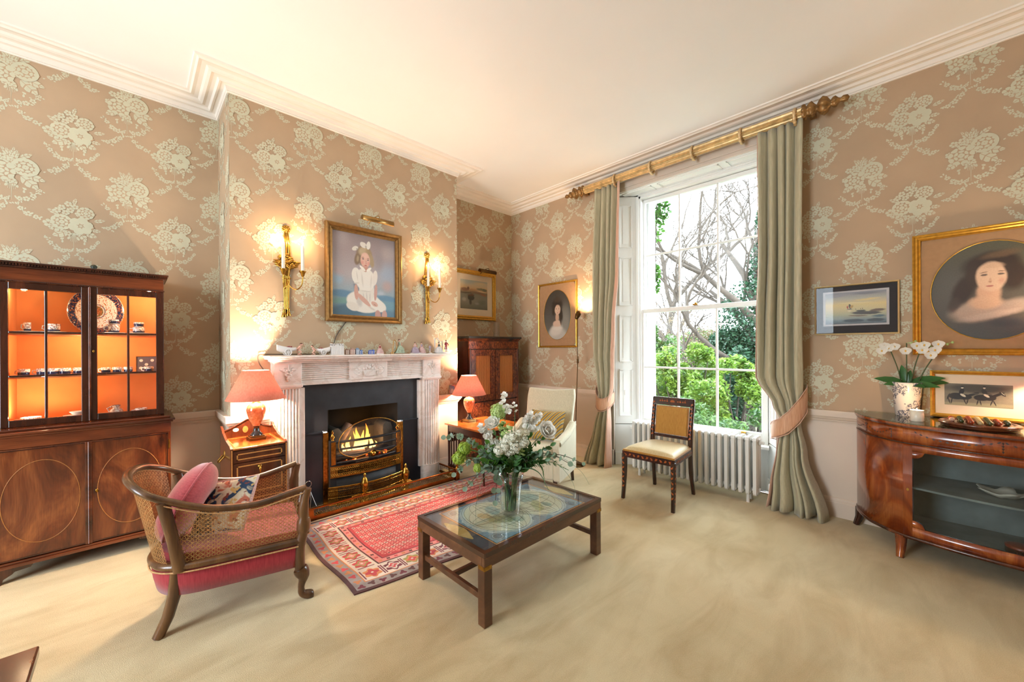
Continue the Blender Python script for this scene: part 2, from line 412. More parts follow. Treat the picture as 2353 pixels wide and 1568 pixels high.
# cornice, dado rail, skirting
COR = [(0, ZB), (.012, ZB), (.016, ZB+.006), (.012, ZB+.011), (.020, ZB+.014), (.026, ZB+.040), (.050, ZB+.043), (.056, ZB+.036), (.066, ZB+.034), (.078, ZB+.050), (.100, ZB+.053), (.118, ZB+.046), (.136, ZB+.052), (.150, ZB+.064), (.176, ZB+.066), (.196, ZB+.062), (.208, ZB+.072), (.222, ZB+.075), (.226, ZC+.002), (0, ZC+.002)]
DAD = [(0, ZD-.098), (.006, ZD-.098), (.008, ZD-.088), (.014, ZD-.084), (.014, ZD-.078), (.022, ZD-.070), (.030, ZD-.052), (.034, ZD-.048), (.036, ZD-.006), (.033, ZD), (0, ZD)]
SKI = [(0, 0), (.022, 0), (.022, .112), (.017, .118), (.017, .126), (.012, .131), (.011, .140), (.006, .147), (0, .15)]
def rev(path): return path[::-1]
PA = [(RX, 0), (0, 0), (0, Y1), (D, Y1), (D, Y0), (0, Y0), (0, RY), (RX, RY)]
struct(MB().sweep(PA, COR, closed_path=True).build('trim_cornice', m_cornice))
FY0, FY1 = -3.21, -1.65
for i, pth in enumerate(([(RX, 0), (WX1+.12, 0)], [(WX0-.12, 0), (0, 0), (0, Y1), (D, Y1), (D, FY1)], [(D, FY0), (D, Y0), (0, Y0), (0, RY)])):
    dd = DAD if i == 0 else [(d*1.0, z) for d, z in DAD]
    struct(MB().sweep(pth, dd).build('trim_dado_rail', m_dado))
    struct(MB().sweep(pth, SKI).build('baseboard_' + ('right', 'corner', 'left')[i], m_dado))
# ================================================================ window
m_pane = glassy('window_glass', (.97, .985, .98), .55)
m_brass = plain('brass', '#b98a3c', .22, 1, var=.25, scale=30)
m_brassd = plain('aged_brass', '#9a7434', .38, 1, var=.35, scale=45)
GX0, GX1 = 1.975, 3.14; FX0, FX1 = 1.90, 3.20
b = MB()   # box frame with head, jambs and outer reveal
b.box(FX0, .18, .42, FX0+.05, .32, WZ); b.box(FX1-.05, .18, .42, FX1, .32, WZ); b.box(FX0, .18, WZ-.06, FX1, .32, WZ)
b.box(FX0-.0, .165, .42, FX0+.03, .18, WZ-.0); b.box(FX1-.03, .165, .42, FX1, .18, WZ); b.box(FX0, .165, WZ-.035, FX1, .18, WZ)
b.box(WX0, .30, .2, GX0+.02, .449, WZ); b.box(GX1-.02, .30, .2, WX1, .449, WZ); b.box(WX0, .22, .425, WX1, .56, .462); b.box(WX0, .3, WZ-.07, WX1, .449, WZ+.004)
win = struct(b.build('window_1', m_white, bev=.003))
def sash(y, z0, z1, gz0, gz1, zb):
    o = MB(); t = .035
    o.box(GX0-.045, y, z0, GX0, y+t, z1); o.box(GX1, y, z0, GX1+.045, y+t, z1); o.box(GX0, y, z0, GX1, y+t, gz0); o.box(GX0, y, gz1, GX1, y+t, z1)
    s = o.build('sash', m_white, win, bev=.004)
    xs = [GX0, GX0+(GX1-GX0)/3, GX0+2*(GX1-GX0)/3, GX1]
    for x in xs[1:3]: MB().box(x-.010, y+.004, gz0, x+.010, y+t-.004, gz1).build('glazing_bar', m_white, s, bev=.004)
    MB().box(GX0, y+.005, zb-.010, GX1, y+t-.005, zb+.010).build('glazing_bar', m_white, s, bev=.004)
    for i in range(3):
        for a, c in ((gz0, zb-.01), (zb+.01, gz1)):
            MB().box(xs[i]+.0105*(i > 0), y+.015, a+.0005, xs[i+1]-.0105*(i < 2), y+.018, c-.0005).build('pane', m_pane, s)
    return s
s1 = sash(.195, .462, 1.79, .545, 1.745, 1.128)
s2 = sash(.245, 1.745, 3.06, 1.79, 3.02, 2.41)
MB().box(2.96, .150, .50, 3.03, .196, .512).box(2.975, .175, .512, 3.015, .19, .54).build('sash_lift', m_brass, s1, bev=.003)
MB().box(2.53, .17, 1.79, 2.58, .2, 1.805).ell((2.555, .185, 1.81), .012).build('sash_catch', m_brass, s1)
# window board, panelled shutters in the splayed reveals, panelled soffit, architrave
b = MB(); b.prism([(WX0+.16, .06), (FX1+.03, .06), (FX1, .22), (FX0, .22)], .425, .448)
struct(b.build('trim_window_board', m_white, bev=.004))
def leaf_frame(p0, p1, name, sgn):
    d = V((p1[0]-p0[0], p1[1]-p0[1], 0)); L = d.length; d.normalize(); nrm = V((d.y, -d.x, 0))*sgn
    T = M((d, nrm, V((0, 0, 1)))).transposed().to_4x4(); T.translation = V((p0[0], p0[1], 0))
    b = MB(); b.T = T
    zs = [(.47, 3.10)]
    b.box(.004, -.03, .47, L-.004, 0, 3.10)                              # leaf
    pan = [(.56, 1.10), (1.19, 1.73), (1.84, 2.40), (2.51, 3.00)]
    b.box(0, -.03, 0, L, 0, .462)
    b.box(0, -.005, 0, L, .016, .14)
    o = struct(b.build(name, m_white, bev=.002))
    for z0, z1 in pan:
        q = MB(); q.T = T; a, c = .055, L-.055
        for i, (o1, h) in enumerate(((0, .010), (.008, .004))):
            x0, x1, zz0, zz1 = a+o1, c-o1, z0+o1, z1-o1; t = .008
            q.box(x0, 0, zz0, x0+t, h, zz1).box(x1-t, 0, zz0, x1, h, zz1).box(x0, 0, zz0, x1, h, zz0+t).box(x0, 0, zz1-t, x1, h, zz1)
        q.box(a+.045, 0, z0+.045, c-.045, .003, z1-.045)
        q.build('panel', m_white, o)
leaf_frame((WX0, .0), (FX0, .18), 'trim_shutter_left', 1)
leaf_frame((WX1, .0), (FX1, .18), 'trim_shutter_right', -1)
MB().tube([(1.80, .081, .80), (1.80, .081, .86)], .006).build('hinge', m_white, bpy.data.objects['trim_shutter_left'])
b = MB(); b.box(WX0, 0, WZ-.012, WX1, .19, WZ+.004)
sof = struct(b.build('trim_soffit', m_white))
for x0, x1 in ((1.80, 2.15), (2.22, 2.83), (2.90, 3.22)):
    q = MB(); z = WZ-.012
    for o1, h in ((0, .008), (.010, .004)):
        q.box(x0+o1, .03+o1, z-h, x0+o1+.008, .16-o1, z).box(x1-o1-.008, .03+o1, z-h, x1-o1, .16-o1, z).box(x0+o1, .03+o1, z-h, x1-o1, .038+o1, z).box(x0+o1, .152-o1, z-h, x1-o1, .16-o1, z)
    q.build('panel', m_white, sof)
ARC = [(0, 0), (.018, 0), (.022, .008), (.022, .02), (.03, .028), (.034, .06), (.030, .075), (.040, .085), (.046, .12), (.03, .125), (0, .125)]
b = MB()
for d, z0, z1 in ((.020, WZ-.005, WZ+.03), (.028, WZ+.03, WZ+.10), (.045, WZ+.10, WZ+.118), (.032, WZ+.118, WZ+.165)): b.box(WX0-.12, -d, z0, WX1+.12, 0, z1)
for x, sg in ((WX0, -1), (WX1, 1)):
    for d, a, c in ((.020, 0, .035), (.030, .035, .085), (.045, .085, .118)): b.box(x+sg*a, -d, 0, x+sg*c, 0, WZ)
    b.box(x-.0*sg, -.05, 0, x+sg*.122, 0, .17)
struct(b.build('trim_architrave', plain('architrave_paint', '#d3c6b8', .4, var=.03), bev=.003))

# ================================================================ curtain pole, rings, curtains
m_gilt = plain('gilded_wood', '#cfae78', .38, .4, var=.30, scale=22, bump=.2, bscale=60)
m_giltd = plain('worn_gilt', '#8e6a3c', .42, .5, var=.4, scale=26, bump=.3, bscale=50)
PZ, PY = 3.235, -.135
pole = thing('curtain_pole', 'long fluted gilt curtain pole with carved finials above the window', 'curtain pole', (2.55, PY, PZ))
rings = []
for x in (-1.17, .985):
    ring = []
    for j in range(48): a = 2*pi*j/48; r = .040+.0045*cos(a*12); ring.append((x, r*cos(a), r*sin(a)))
    rings.append(ring)
MB().loft(rings, smooth=False).build('rod', m_gilt, pole)
def finial(x, s):
    b = MB(); pr = [(.05, 0), (.054, .012), (.05, .024), (.034, .03), (.05, .05), (.056, .065), (.03, .085), (.022, .095), (.045, .11), (.062, .135), (.05, .16), (.02, .18), (.034, .195), (.036, .21), (.016, .23), (.012, .24), (.022, .255), (.018, .28), (.004, .29)]
    for k in range(len(pr)): pass
    rg = []
    for r, h in pr:
        rg.append([(x+s*h, (r*(1+.16*cos(6*2*pi*j/24)))*cos(2*pi*j/24), (r*(1+.16*cos(6*2*pi*j/24)))*sin(2*pi*j/24)) for j in range(24)])
    b.loft(rg); b.build('finial', m_giltd, pole)
finial(.965, 1); finial(-1.15, -1)
for x in (-1.19, 1.02): MB().box(x-.02, .0, -.02, x+.02, .13, .02).build('bracket', m_giltd, pole)
def torus(R_, r_, n=24, m=8, axis='x', bead=0):
    b = MB(); rg = []
    for i in range(n+1):
        a = 2*pi*i/n; rr = r_*(1+bead*cos(a*12)); ring = []
        for j in range(m):
            t = 2*pi*j/m; q = R_+rr*cos(t); h = rr*sin(t)
            ring.append((h, q*cos(a), q*sin(a)) if axis == 'x' else ((q*cos(a), h, q*sin(a)) if axis == 'y' else (q*cos(a), q*sin(a), h)))
        rg.append(ring)
    return b.loft(rg, caps=False)
m_ring = plain('ring_gilt', '#d8b98a', .4, .3, var=.25, scale=60)
for i, (x, lab) in enumerate(((1.817, 'first from the corner of the room'), (2.237, 'second from the corner of the room'), (2.66, 'third from the corner of the room'), (3.076, 'fourth from the corner of the room'), (3.47, 'last one, beside the large carved finial'))):
    o = torus(.058, .012, 36, 8, bead=.25).build('curtain_ring', m_ring, loc=(x, PY, PZ-.014))
    tag(o, 'carved gilt curtain ring on the pole, ' + lab, 'curtain ring', 'rings on the curtain pole')
def fabric_mat(name, c, c2, weave=900, sheen=.3, rough=.7):
    t = NT(name); co = t.obj(); n = t.noise(t.mapping(co, scale=(1, 1, .06)), 160, 2); n2 = t.noise(co, weave, 2)
    t.set(col=t.ramp(n.outputs[0], [(.3, c), (.7, c2)]), rough=rough, sheen=sheen, spec=.25, normal=t.bump(n2.outputs[0], .15, .002)); return t.mat
m_curt = fabric_mat('curtain_silk', '#a8a084', '#beb698', rough=.5)
m_lin = fabric_mat('curtain_lining', '#c99a80', '#dab29c', rough=.55)
m_tie = fabric_mat('tieback_silk', '#c28f6c', '#d9ac8c', rough=.45)
def lerp_tab(tab, z):
    for (z0, a), (z1, c) in zip(tab, tab[1:]):
        if z1 <= z <= z0:
            t = (z0-z)/(z0-z1) if z0 != z1 else 0; t = t*t*(3-2*t); return a+(c-a)*t
    return tab[-1][1] if z < tab[-1][0] else tab[0][1]
def curtain(name, label, Ltab, Rtab, ytab, amp, npl, lining_right, tie):
    root = thing(name, label, 'curtain', ((Ltab[-1][1]+Rtab[-1][1])/2, -.14, 0)); ox, oy = root.location.x, root.location.y
    NU, NV = npl*16, 50; b = MB(); zt = Ltab[0][0]; zb = .012
    def fn(u, v):
        z = zt+(zb-zt)*v; xl, xr = lerp_tab(Ltab, z), lerp_tab(Rtab, z); yc = lerp_tab(ytab, z); am = lerp_tab(amp, z)
        uu = u+.028*sin(2*pi*u*1.7+z*.35+npl)+.012*sin(2*pi*u*4.3+1.3*z); ph = uu*npl*2*pi; w = sin(ph)+.33*sin(2*ph+1+2*sin(3*u*pi))+.25*sin(ph*.5+z*.6)
        x = xl+(xr-xl)*u + .012*cos(ph)*min(1, (xr-xl)/.3)
        hem = .012*sin(ph*.5+2) if v > .985 else 0
        return (x-ox, yc+am*w-oy, z+hem)
    NUl = int(NU*.08)
    b.grid(NU, NV, fn)
    for j in range(NV):
        for i in range(NU):
            edge = (i >= NU-NUl) if lining_right else (i < NUl)
            if edge: b.m[j*NU+i] = 1
    b.build('drape', [m_curt, m_lin], root, solid=.004)
    # heading tape at the pole
    return root, ox, oy
zt = 3.19
lc, ox, oy = curtain('curtain', 'sage green curtain tied back between reading lamp and window', 
    [(zt, 1.53), (2.2, 1.50), (1.3, 1.51), (.95, 1.555), (.72, 1.60), (.45, 1.54), (0, 1.43)], [(zt, 1.875), (2.2, 1.87), (1.6, 1.82), (1.15, 1.79), (.9, 1.77), (.72, 1.725), (.45, 1.74), (0, 1.74)],
    [(zt, -.125), (1.5, -.135), (.72, -.13), (.3, -.16), (0, -.17)], [(zt, .026), (2.8, .036), (1.5, .046), (.75, .032), (.4, .05), (0, .06)], 5, True, None)
rc, rox, roy = curtain('curtain', 'sage green curtain tied back beside the small seascape', 
    [(zt, 3.185), (2.2, 3.19), (1.5, 3.17), (1.1, 3.165), (.85, 3.30), (.72, 3.36), (.5, 3.33), (.2, 3.29), (0, 3.27)], [(zt, 3.515), (2.2, 3.51), (1.2, 3.505), (.85, 3.50), (.72, 3.49), (.5, 3.53), (0, 3.665)],
    [(zt, -.125), (1.5, -.14), (.75, -.13), (.3, -.17), (0, -.19)], [(zt, .026), (2.8, .036), (1.5, .05), (.75, .032), (.4, .055), (0, .066)], 5, False, None)
def tieback(root, ox, oy, pts, w0):
    b = MB(); rg = []
    n = len(pts)-1
    for i, (x, y, z, wd) in enumerate(pts): rg.append([(x-ox, y-oy, z-wd), (x-ox, y-oy-.004, z), (x-ox, y-oy, z+wd)])
    b.loft(rg, closed=False, caps=False); o = b.build('tieback', m_tie, root, solid=.006, sub=1)
    c = MB()
    for k in (0, 2): c.tube([r[k] for r in rg], .0035, 6)
    c.build('piping', m_lin, o)
tieback(rc, rox, roy, [(3.30, -.02, .60, .05), (3.275, -.09, .63, .06), (3.30, -.165, .655, .068), (3.36, -.215, .685, .076), (3.43, -.225, .74, .09), (3.50, -.19, .84, .10), (3.535, -.12, .92, .10), (3.525, -.05, .97, .07), (3.52, -.01, 1.0, .03)], .07)
tieback(lc, ox, oy, [(1.72, -.02, .80, .04), (1.75, -.08, .78, .06), (1.735, -.155, .735, .07), (1.68, -.205, .70, .072), (1.62, -.215, .70, .075), (1.57, -.18, .75, .085), (1.535, -.12, .82, .08), (1.53, -.04, .90, .05)], .07)

# ================================================================ column radiator
m_rad = plain('radiator_enamel', '#dcdad4', .3, var=.02)
rad = thing('column_radiator', 'white cast iron column radiator standing under the window', 'radiator', (2.615, -.12, 0))
b = MB()
ol_ = []
for cy_, cz_, a0 in ((.048, .545, 0), (-.048, .545, .5*pi), (-.048, .095, pi), (.048, .095, 1.5*pi)):
    for k in range(5): q = a0+k*pi/8; ol_.append((cy_+.028*cos(q), cz_+.028*sin(q)))
b.prism(ol_, -.013, .013, plane='yz')
for y in (-.052, 0, .052): b.tube([(0, y, .09), (0, y, .55)], .0185, 10, flat=1.0)
b.tube([(0, -.055, .095), (0, .055, .095)], .021, 10); b.tube([(0, -.055, .545), (0, .055, .545)], .021, 10)
for z in (.105, .535): b.lathe([(.020, -.0283), (.020, .0283)], 10, (0, 0, z), axis='x')
NS = 21; sec0 = None
for i in range(NS):
    x = -.565+i*.0565
    if sec0 is None: sec0 = b.build('section', m_rad, rad, bev=.005); o = sec0
    else: o = sec0.copy(); COL.objects.link(o); o.parent = rad
    o.location = (x, 0, 0)
for i in (1, NS-2):
    for y in (-.05, .05): MB().lathe([(.014, 0), (.014, .02), (.011, .09)], 8, (-.565+i*.0565, y, 0)).build('foot', m_rad, rad)
MB().lathe([(.026, .575), (.026, .595), (.014, .598), (.014, .62)], 12, (0, 0, .52), axis='x').build('air_vent', m_rad, rad)
m_chrome = plain('chrome', '#b8b8b8', .15, 1, var=.1)
v = thing('radiator_valve', 'chrome and white radiator valve at the end of the radiator near the right curtain', 'valve', (3.235, -.12, 0))
MB().lathe([(.014, -.03), (.014, .045)], 10, (0, 0, .10), axis='x').build('coupling', m_chrome, v)
MB().tube([(.045, 0, 0), (.045, 0, .13)], .009).build('pipe', m_chrome, v)
MB().lathe([(.016, .12), (.018, .13), (.018, .17), (.013, .178)], 12, (.045, 0, 0)).build('cap', m_white, v)
# ================================================================ chimneypiece
def marble_mat(name, base, vein, rough=.25):
    t = NT(name); co = t.obj(); a = t.noise(co, 3, 6, .6, 1.5); b_ = t.noise(t.mapping(co, scale=(1, 1, .25)), 14, 4)
    c = t.ramp(a.outputs[0], [(.40, base), (.485, vein), (.51, base)])
    c = t.mix(t.n('ShaderNodeMapRange', {0: b_.outputs[0], 1: .45, 2: .75, 3: 0.0, 4: .5}).outputs[0], c, srgb(vein))
    t.set(col=c, rough=rough, spec=.5); return t.mat
m_marble = marble_mat('chimneypiece_marble', '#e6ddd6', '#dacdc3')
m_iron = plain('black_iron', '#2b2e33', .45, .3, var=.3, scale=10, bump=.15, bscale=90)
m_slate = plain('black_slate', '#2e3136', .5, 0, var=.25, scale=6, spec=.4)
m_blue = plain('blue_black_enamel', '#23262f', .3, 0, var=.2, scale=5)
YC = -2.445
fp = thing('chimneypiece', 'white marble chimneypiece with reeded frieze, fluted pilasters and carved fruit tablet', 'chimneypiece', (D, YC, 0))
def fb(): b = MB(); b.T = M.Translation((-D, -YC, 0)); return b
HW, IW = .775, .575
b = fb(); b.box(D, YC-.83, 1.285, .735, YC+.83, 1.302).box(D, YC-.82, 1.270, .722, YC+.82, 1.286); b.build('shelf', m_marble, fp, bev=.006)
b = fb(); b.box(D, YC-HW-.02, 1.250, .665, YC+HW+.02, 1.270).box(D, YC-HW-.005, 1.236, .645, YC+HW+.005, 1.250)
b.box(D, YC-.205, 1.238, .672, YC+.205, 1.270); b.build('bed_moulding', m_marble, fp, bev=.006)
b = fb(); b.box(D, YC-HW+.2, 1.058, .600, YC+HW-.2, 1.240)                     # frieze
for s in (-1, 1):
    for k in range(8): z = 1.102+k*.0175; b.tube([(.600, YC+s*.178, z), (.600, YC+s*.577, z)], .0085, 8)
b.box(D, YC-HW+.2, 1.052, .615, YC+HW-.2, 1.075)
b.build('frieze', m_marble, fp)
b = fb(); b.box(D, YC-.178, 1.075, .622, YC+.178, 1.242); tab = b.build('tablet', m_marble, fp, bev=.003)
b = fb(); X = .622                                                            # carved basket of fruit in an oval
b.T = b.T @ M.Identity(4)
ov = [(YC+.145*cos(t), 1.158+.062*sin(t)) for t in [2*pi*k/36 for k in range(37)]]
b.tube([(X, a, c) for a, c in ov], .0035, 6)
b.prism([(YC-.055, 1.152), (YC+.055, 1.152), (YC+.038, 1.104), (YC-.038, 1.104)], X, X+.012, plane='yz')
for k in range(7):
    yy = YC-.05+k*.0165; b.tube([(X+.012, yy, 1.151), (X+.012, yy*.75+YC*.25, 1.105)], .002, 5)
    if k < 4: b.tube([(X+.012, YC-.05, 1.145-k*.012), (X+.012, YC+.05, 1.145-k*.012)], .002, 5)
for dy, dz, r in ((0, .172-.158+.012, .020), (-.032, .014, .015), (.032, .012, .014), (.052, .012, .011), (-.02, .038, .013), (.005, .046, .011), (.028, .042, .013), (-.05, .012, .012), (.045, .03, .010)):
    b.ell((X, YC+dy, 1.158+dz), .012, r, r*1.1)
rr = random.Random(5)
for s in (-1, 1):
    for k in range(16): b.ell((X, YC+s*(.085+rr.uniform(-.014, .014)), 1.135+rr.uniform(-.022, .012)), .006, .0055, .0055, 6, 4)
    for k in range(5): b.ell((X, YC+s*(.095+.01*k), 1.168+.012*sin(k*2)), .004, .014, .009, 8, 4)
b.build('carved_basket', m_marble, tab)
for s in (-1, 1):
    y0, y1 = YC+s*(HW-.2), YC+s*HW
    b = fb(); b.box(D, min(y0, y1), 1.062, .632, max(y0, y1), 1.245); blk = b.build('corner_block', m_marble, fp, bev=.003)
    b = fb(); yc = (y0+y1)/2
    for k in range(40):
        t = k/40; wdt = .036*(1-t*.9); b.ell((.634, yc+rr.uniform(-wdt, wdt), 1.180-.085*t), .009, .0085, .0085, 7, 5)
    for a in (-1, 1): b.tube([(.634, yc, 1.190), (.636, yc+a*.02, 1.205), (.634, yc+a*.05, 1.200)], .003, 5); b.ell((.633, yc+a*.042, 1.188), .004, .02, .012)
    b.tube([(.634, yc, 1.185), (.636, yc+.004, 1.225)], .004, 5)
    b.build('carved_grapes', m_marble, blk)
    b = fb(); b.box(D, min(y0, y1)-.008, 1.040, .640, max(y0, y1)+.008, 1.064).box(D, min(y0, y1), 1.028, .630, max(y0, y1), 1.042); b.build('capital', m_marble, fp, bev=.006)
    b = fb(); b.box(D, min(y0, y1)+(-.01 if s < 0 else -.035), .14, .585, max(y0, y1)+(.035 if s < 0 else .01), 1.03)   # jamb behind
    n = 8
    for k in range(n):
        yy = min(y0, y1)+.018+(.2-.036)*k/(n-1); xx = .592+.022*sin(pi*(k+.5)/n)
        b.tube([(xx, yy, .15), (xx, yy, 1.03)], .0115, 8)
    b.box(D, min(y0, y1)+.006, .14, .600, max(y0, y1)-.006, 1.03)
    b.build('pilaster', m_marble, fp)
    b = fb(); b.lathe([(.105, 0), (.105, .15)], 20, (.570, yc, 0), sx=.75); b.box(D, yc-.105, 0, .578, yc+.105, .15); b.build('plinth', m_marble, fp)
# ================================================================ register grate
gr = thing('register_grate', 'black iron register grate with pierced brass trim and fire bars', 'grate', (.54, YC, 0))
def gb(): b = MB(); b.T = M.Translation((-.54, -YC, 0)); return b
GY0, GY1 = YC-.345, YC+.325; XS = .545
b = gb(); b.box(D+.001, YC-.575, .635, XS, GY0, 1.056).box(D+.001, GY1, .635, XS, YC+.575, 1.056).box(D+.001, GY0, .815, XS, GY1, 1.056); b.build('slip', m_slate, gr)
for y0, y1 in ((YC-.575, GY0-.045), (GY1+.045, YC+.575)):
    b = gb(); b.box(D+.001, y0, 0, XS+.012, y1, .625).box(D+.001, y0, .622, XS+.022, y1, .637); b.build('cheek_panel', m_blue, gr, bev=.002)
for y0, y1 in ((GY0-.045, GY0), (GY1, GY1+.045)):
    b = gb(); b.box(D+.001, y0, 0, XS+.020, y1, .622); b.build('brass_strip', plain('engraved_brass', '#b07a34', .28, 1, var=.4, scale=55), gr, bev=.002)
b = gb()   # firebox
b.add([(.53, GY0, 0), (.53, GY1, 0), (.22, GY1-.12, 0), (.22, GY0+.12, 0), (.53, GY0, .9), (.53, GY1, .9), (.22, GY1-.12, .9), (.22, GY0+.12, .9)], [(0, 3, 2, 1), (0, 4, 7, 3), (3, 7, 6, 2), (2, 6, 5, 1), (7, 4, 5, 6)], smooth=False)
b.build('firebox', plain('soot', '#15140f', .9, var=.4, scale=8), gr)
m_fbrick = plain('fireclay', '#5b5850', .9, var=.35, scale=9, bump=.4, bscale=40)
b = gb()
for y, sg in ((GY0+.035, 1), (GY1-.035, -1)): b.prism([(YC+(y-YC), .33), (y+sg*.10, .33), (y+sg*.10, .60), (y+sg*.07, .635), (y+sg*.02, .62), (y, .56)], .30, .50, plane='yz')
b.box(.24, GY0+.12, .32, .30, GY1-.12, .58)
b.build('fireback_brick', m_fbrick, gr, bev=.012)
XB = .60
for y0, y1 in ((GY0+.0, GY0+.055), (GY1-.055, GY1)):
    b = gb(); b.box(.53, y0, .0, XB, y1, .545); b.build('grate_cheek', m_iron, gr, bev=.003)
    b = gb(); b.box(XB, y0+.008, .335, XB+.005, y1-.008, .535); b.build('brass_plate', bpy.data.materials['engraved_brass'], gr, bev=.002)
    yc = (y0+y1)/2
    b = gb(); b.lathe([(.012, .545), (.012, .552), (.006, .558), (.016, .575), (.016, .585), (.008, .60), (.005, .606), (.010, .615), (.003, .636)], 12, (XB-.02, yc, 0)); b.build('finial', m_brass, gr)
for k, z in enumerate((.53, .465, .405, .345)):
    b = gb(); n = 12
    b.tube([(XB-.01+.045*sin(pi*i/n), GY0+.05+(GY1-GY0-.10)*i/n, z) for i in range(n+1)], .010 if k else .012, 8); b.build('fire_bar', m_iron, gr)
b = gb(); b.box(.30, GY0+.05, .315, .60, GY1-.05, .33); b.build('grate_bottom', m_iron, gr)
# pierced brass strips are real fretwork: a rail lattice
def fret(b, fn, n, z0, z1, rail=.006, th=.002, rows=2):
    """fn(t)->(x,y); lattice between two rails"""
    def box(t0, t1, a, c):
        (x0, y0), (x1, y1) = fn(t0), fn(t1)
        d = V((x1-x0, y1-y0)); nn = V((-d.y, d.x)).normalized()*th
        q = [(x0+nn.x, y0+nn.y), (x1+nn.x, y1+nn.y), (x1-nn.x, y1-nn.y), (x0-nn.x, y0-nn.y)]
        b.prism(q, a, c)
    S = max(8, n//2)
    for i in range(S):
        box(i/S, (i+1)/S, z0, z0+rail); box(i/S, (i+1)/S, z1-rail, z1)
    h = (z1-z0-2*rail)/rows
    for r in range(rows):
        za = z0+rail+r*h
        for i in range(n):
            t0, t1 = i/n, (i+1)/n; p, q = fn(t0), fn(t1)
            if r % 2 == 0:
                b.tube([(p[0], p[1], za), (q[0], q[1], za+h)], th*1.1, 4, smooth=False); b.tube([(p[0], p[1], za+h), (q[0], q[1], za)], th*1.1, 4, smooth=False)
            else:
                m_ = fn((t0+t1)/2); b.tube([(m_[0], m_[1], za), (m_[0], m_[1], za+h)], th*1.4, 4, smooth=False)
                b.tube([(p[0], p[1], za+h*.5), (q[0], q[1], za+h*.5)], th, 4, smooth=False)
def bow(x0, bulge, y0, y1): return lambda t: (x0+bulge*sin(pi*t), y0+(y1-y0)*t)
b = gb(); fnc = bow(.605, .045, GY0+.0, GY1-.0); fret(b, fnc, 40, .225, .325, .012, .0022, 3)
for t0, t1 in ((0, .09), (.91, 1)):
    (x0, y0), (x1, y1) = fnc(t0), fnc(t1); b.prism([(x0, y0), (x1, y1), (x1-.004, y1), (x0-.004, y0)], .225, .325)
b.build('fret_strip', m_brassd, gr)
b = gb(); b.grid(16, 1, lambda u, v: (.585+.045*sin(pi*u), GY0+(GY1-GY0)*u, .0+.225*v)); b.build('apron', m_iron, gr, solid=.006)
ash = thing('ash_guard', 'bowed pierced brass ash guard in front of the grate', 'ash guard', (.66, YC, 0))
b = MB(); b.T = M.Translation((-.66, -YC, 0)); fnc = bow(.640, .085, YC-.375, YC+.345); fret(b, fnc, 56, .012, .155, .01, .002, 4)
for t0, t1 in ((0, .05), (.05, .10), (.9, .95), (.95, 1)):
    (x0, y0), (x1, y1) = fnc(t0), fnc(t1); b.prism([(x0, y0), (x1, y1), (x1-.004, y1), (x0-.004, y0)], .012, .155)
b.build('pierced_panel', m_brassd, ash)
b = MB(); b.T = M.Translation((-.66, -YC, 0)); b.tube([fnc(i/20)+(.158,) for i in range(21)], .006, 6); b.build('top_rail', m_brass, ash)
b = MB(); b.T = M.Translation((-.66, -YC, 0)); b.tube([fnc(i/20)+(.006,) for i in range(21)], .006, 6); b.build('bottom_rail', m_brass, ash)
# fire: logs, embers, flames
m_log = plain('ash_log', '#8c7a6c', .9, var=.45, scale=14, bump=.6, bscale=30)
m_char = plain('charred_wood', '#2a231f', .95, var=.5, scale=20, bump=.6, bscale=40)
def log(name, a, c, r, mat, lab):
    p = [V(a)+(V(c)-V(a))*t for t in (0, .3, .6, 1)]; o = MB().tube(p, [r*.95, r, r*.97, r*.9], 9).build(name, mat); tag(o, lab, 'log', 'logs burning in the grate'); return o
log('fire_log', (.50, YC-.26, .375), (.56, YC-.02, .385), .042, m_log, 'pale split log lying at the left of the fire')
log('fire_log', (.40, YC-.20, .36), (.45, YC+.20, .37), .04, m_char, 'charred log along the back of the fire')
log('fire_log', (.55, YC+.02, .37), (.47, YC+.24, .39), .035, m_char, 'charred log at the right of the fire')
log('fire_log', (.42, YC-.22, .47), (.40, YC-.10, .64), .045, m_log, 'grey log standing upright at the back of the grate')
t = NT('embers'); co = t.obj(); n = t.noise(co, 45, 3); em = t.ramp(n.outputs[0], [(.45, '#120a06'), (.6, '#a03008'), (.75, '#ffb050')]); t.set(col=srgb('#1a0f0a'), emis=em, emstr=3.0, rough=1)
b = MB(); rr = random.Random(9)
for k in range(60): b.ell((.43+rr.uniform(-.08, .12), YC+rr.uniform(-.2, .2), .335+rr.uniform(0, .05)), .012+rr.random()*.014, None, None, 6, 4)
tag(b.build('embers', t.mat), 'glowing embers heaped on the bottom of the grate', 'embers', kind='stuff')
t = NT('flame'); t.t.nodes.remove(t.b); co = t.obj(); z = t.n('ShaderNodeSeparateXYZ', {0: co}).outputs[2]
cc = t.ramp(t.n('ShaderNodeMapRange', {0: z, 1: 0.0, 2: .22}).outputs[0], [(0, '#ffd27a'), (.45, '#ffb24a'), (1, '#e8661a')])
lw = t.n('ShaderNodeLayerWeight', {'Blend': .35}).outputs[1]
em = t.n('ShaderNodeEmission', {'Color': cc, 'Strength': 2.6}); tr = t.n('ShaderNodeBsdfTransparent')
f = t.n('ShaderNodeMapRange', {0: lw, 1: .0, 2: .9, 3: .85, 4: 0.0}).outputs[0]
mx = t.n('ShaderNodeMixShader', {0: f, 1: tr.outputs[0], 2: em.outputs[0]}); t.t.links.new(mx.outputs[0], t.out.inputs[0]); m_flame = t.mat
fire = thing('fire', 'orange flames rising from the logs behind the spark guard', 'fire', (.46, YC-.03, .38))
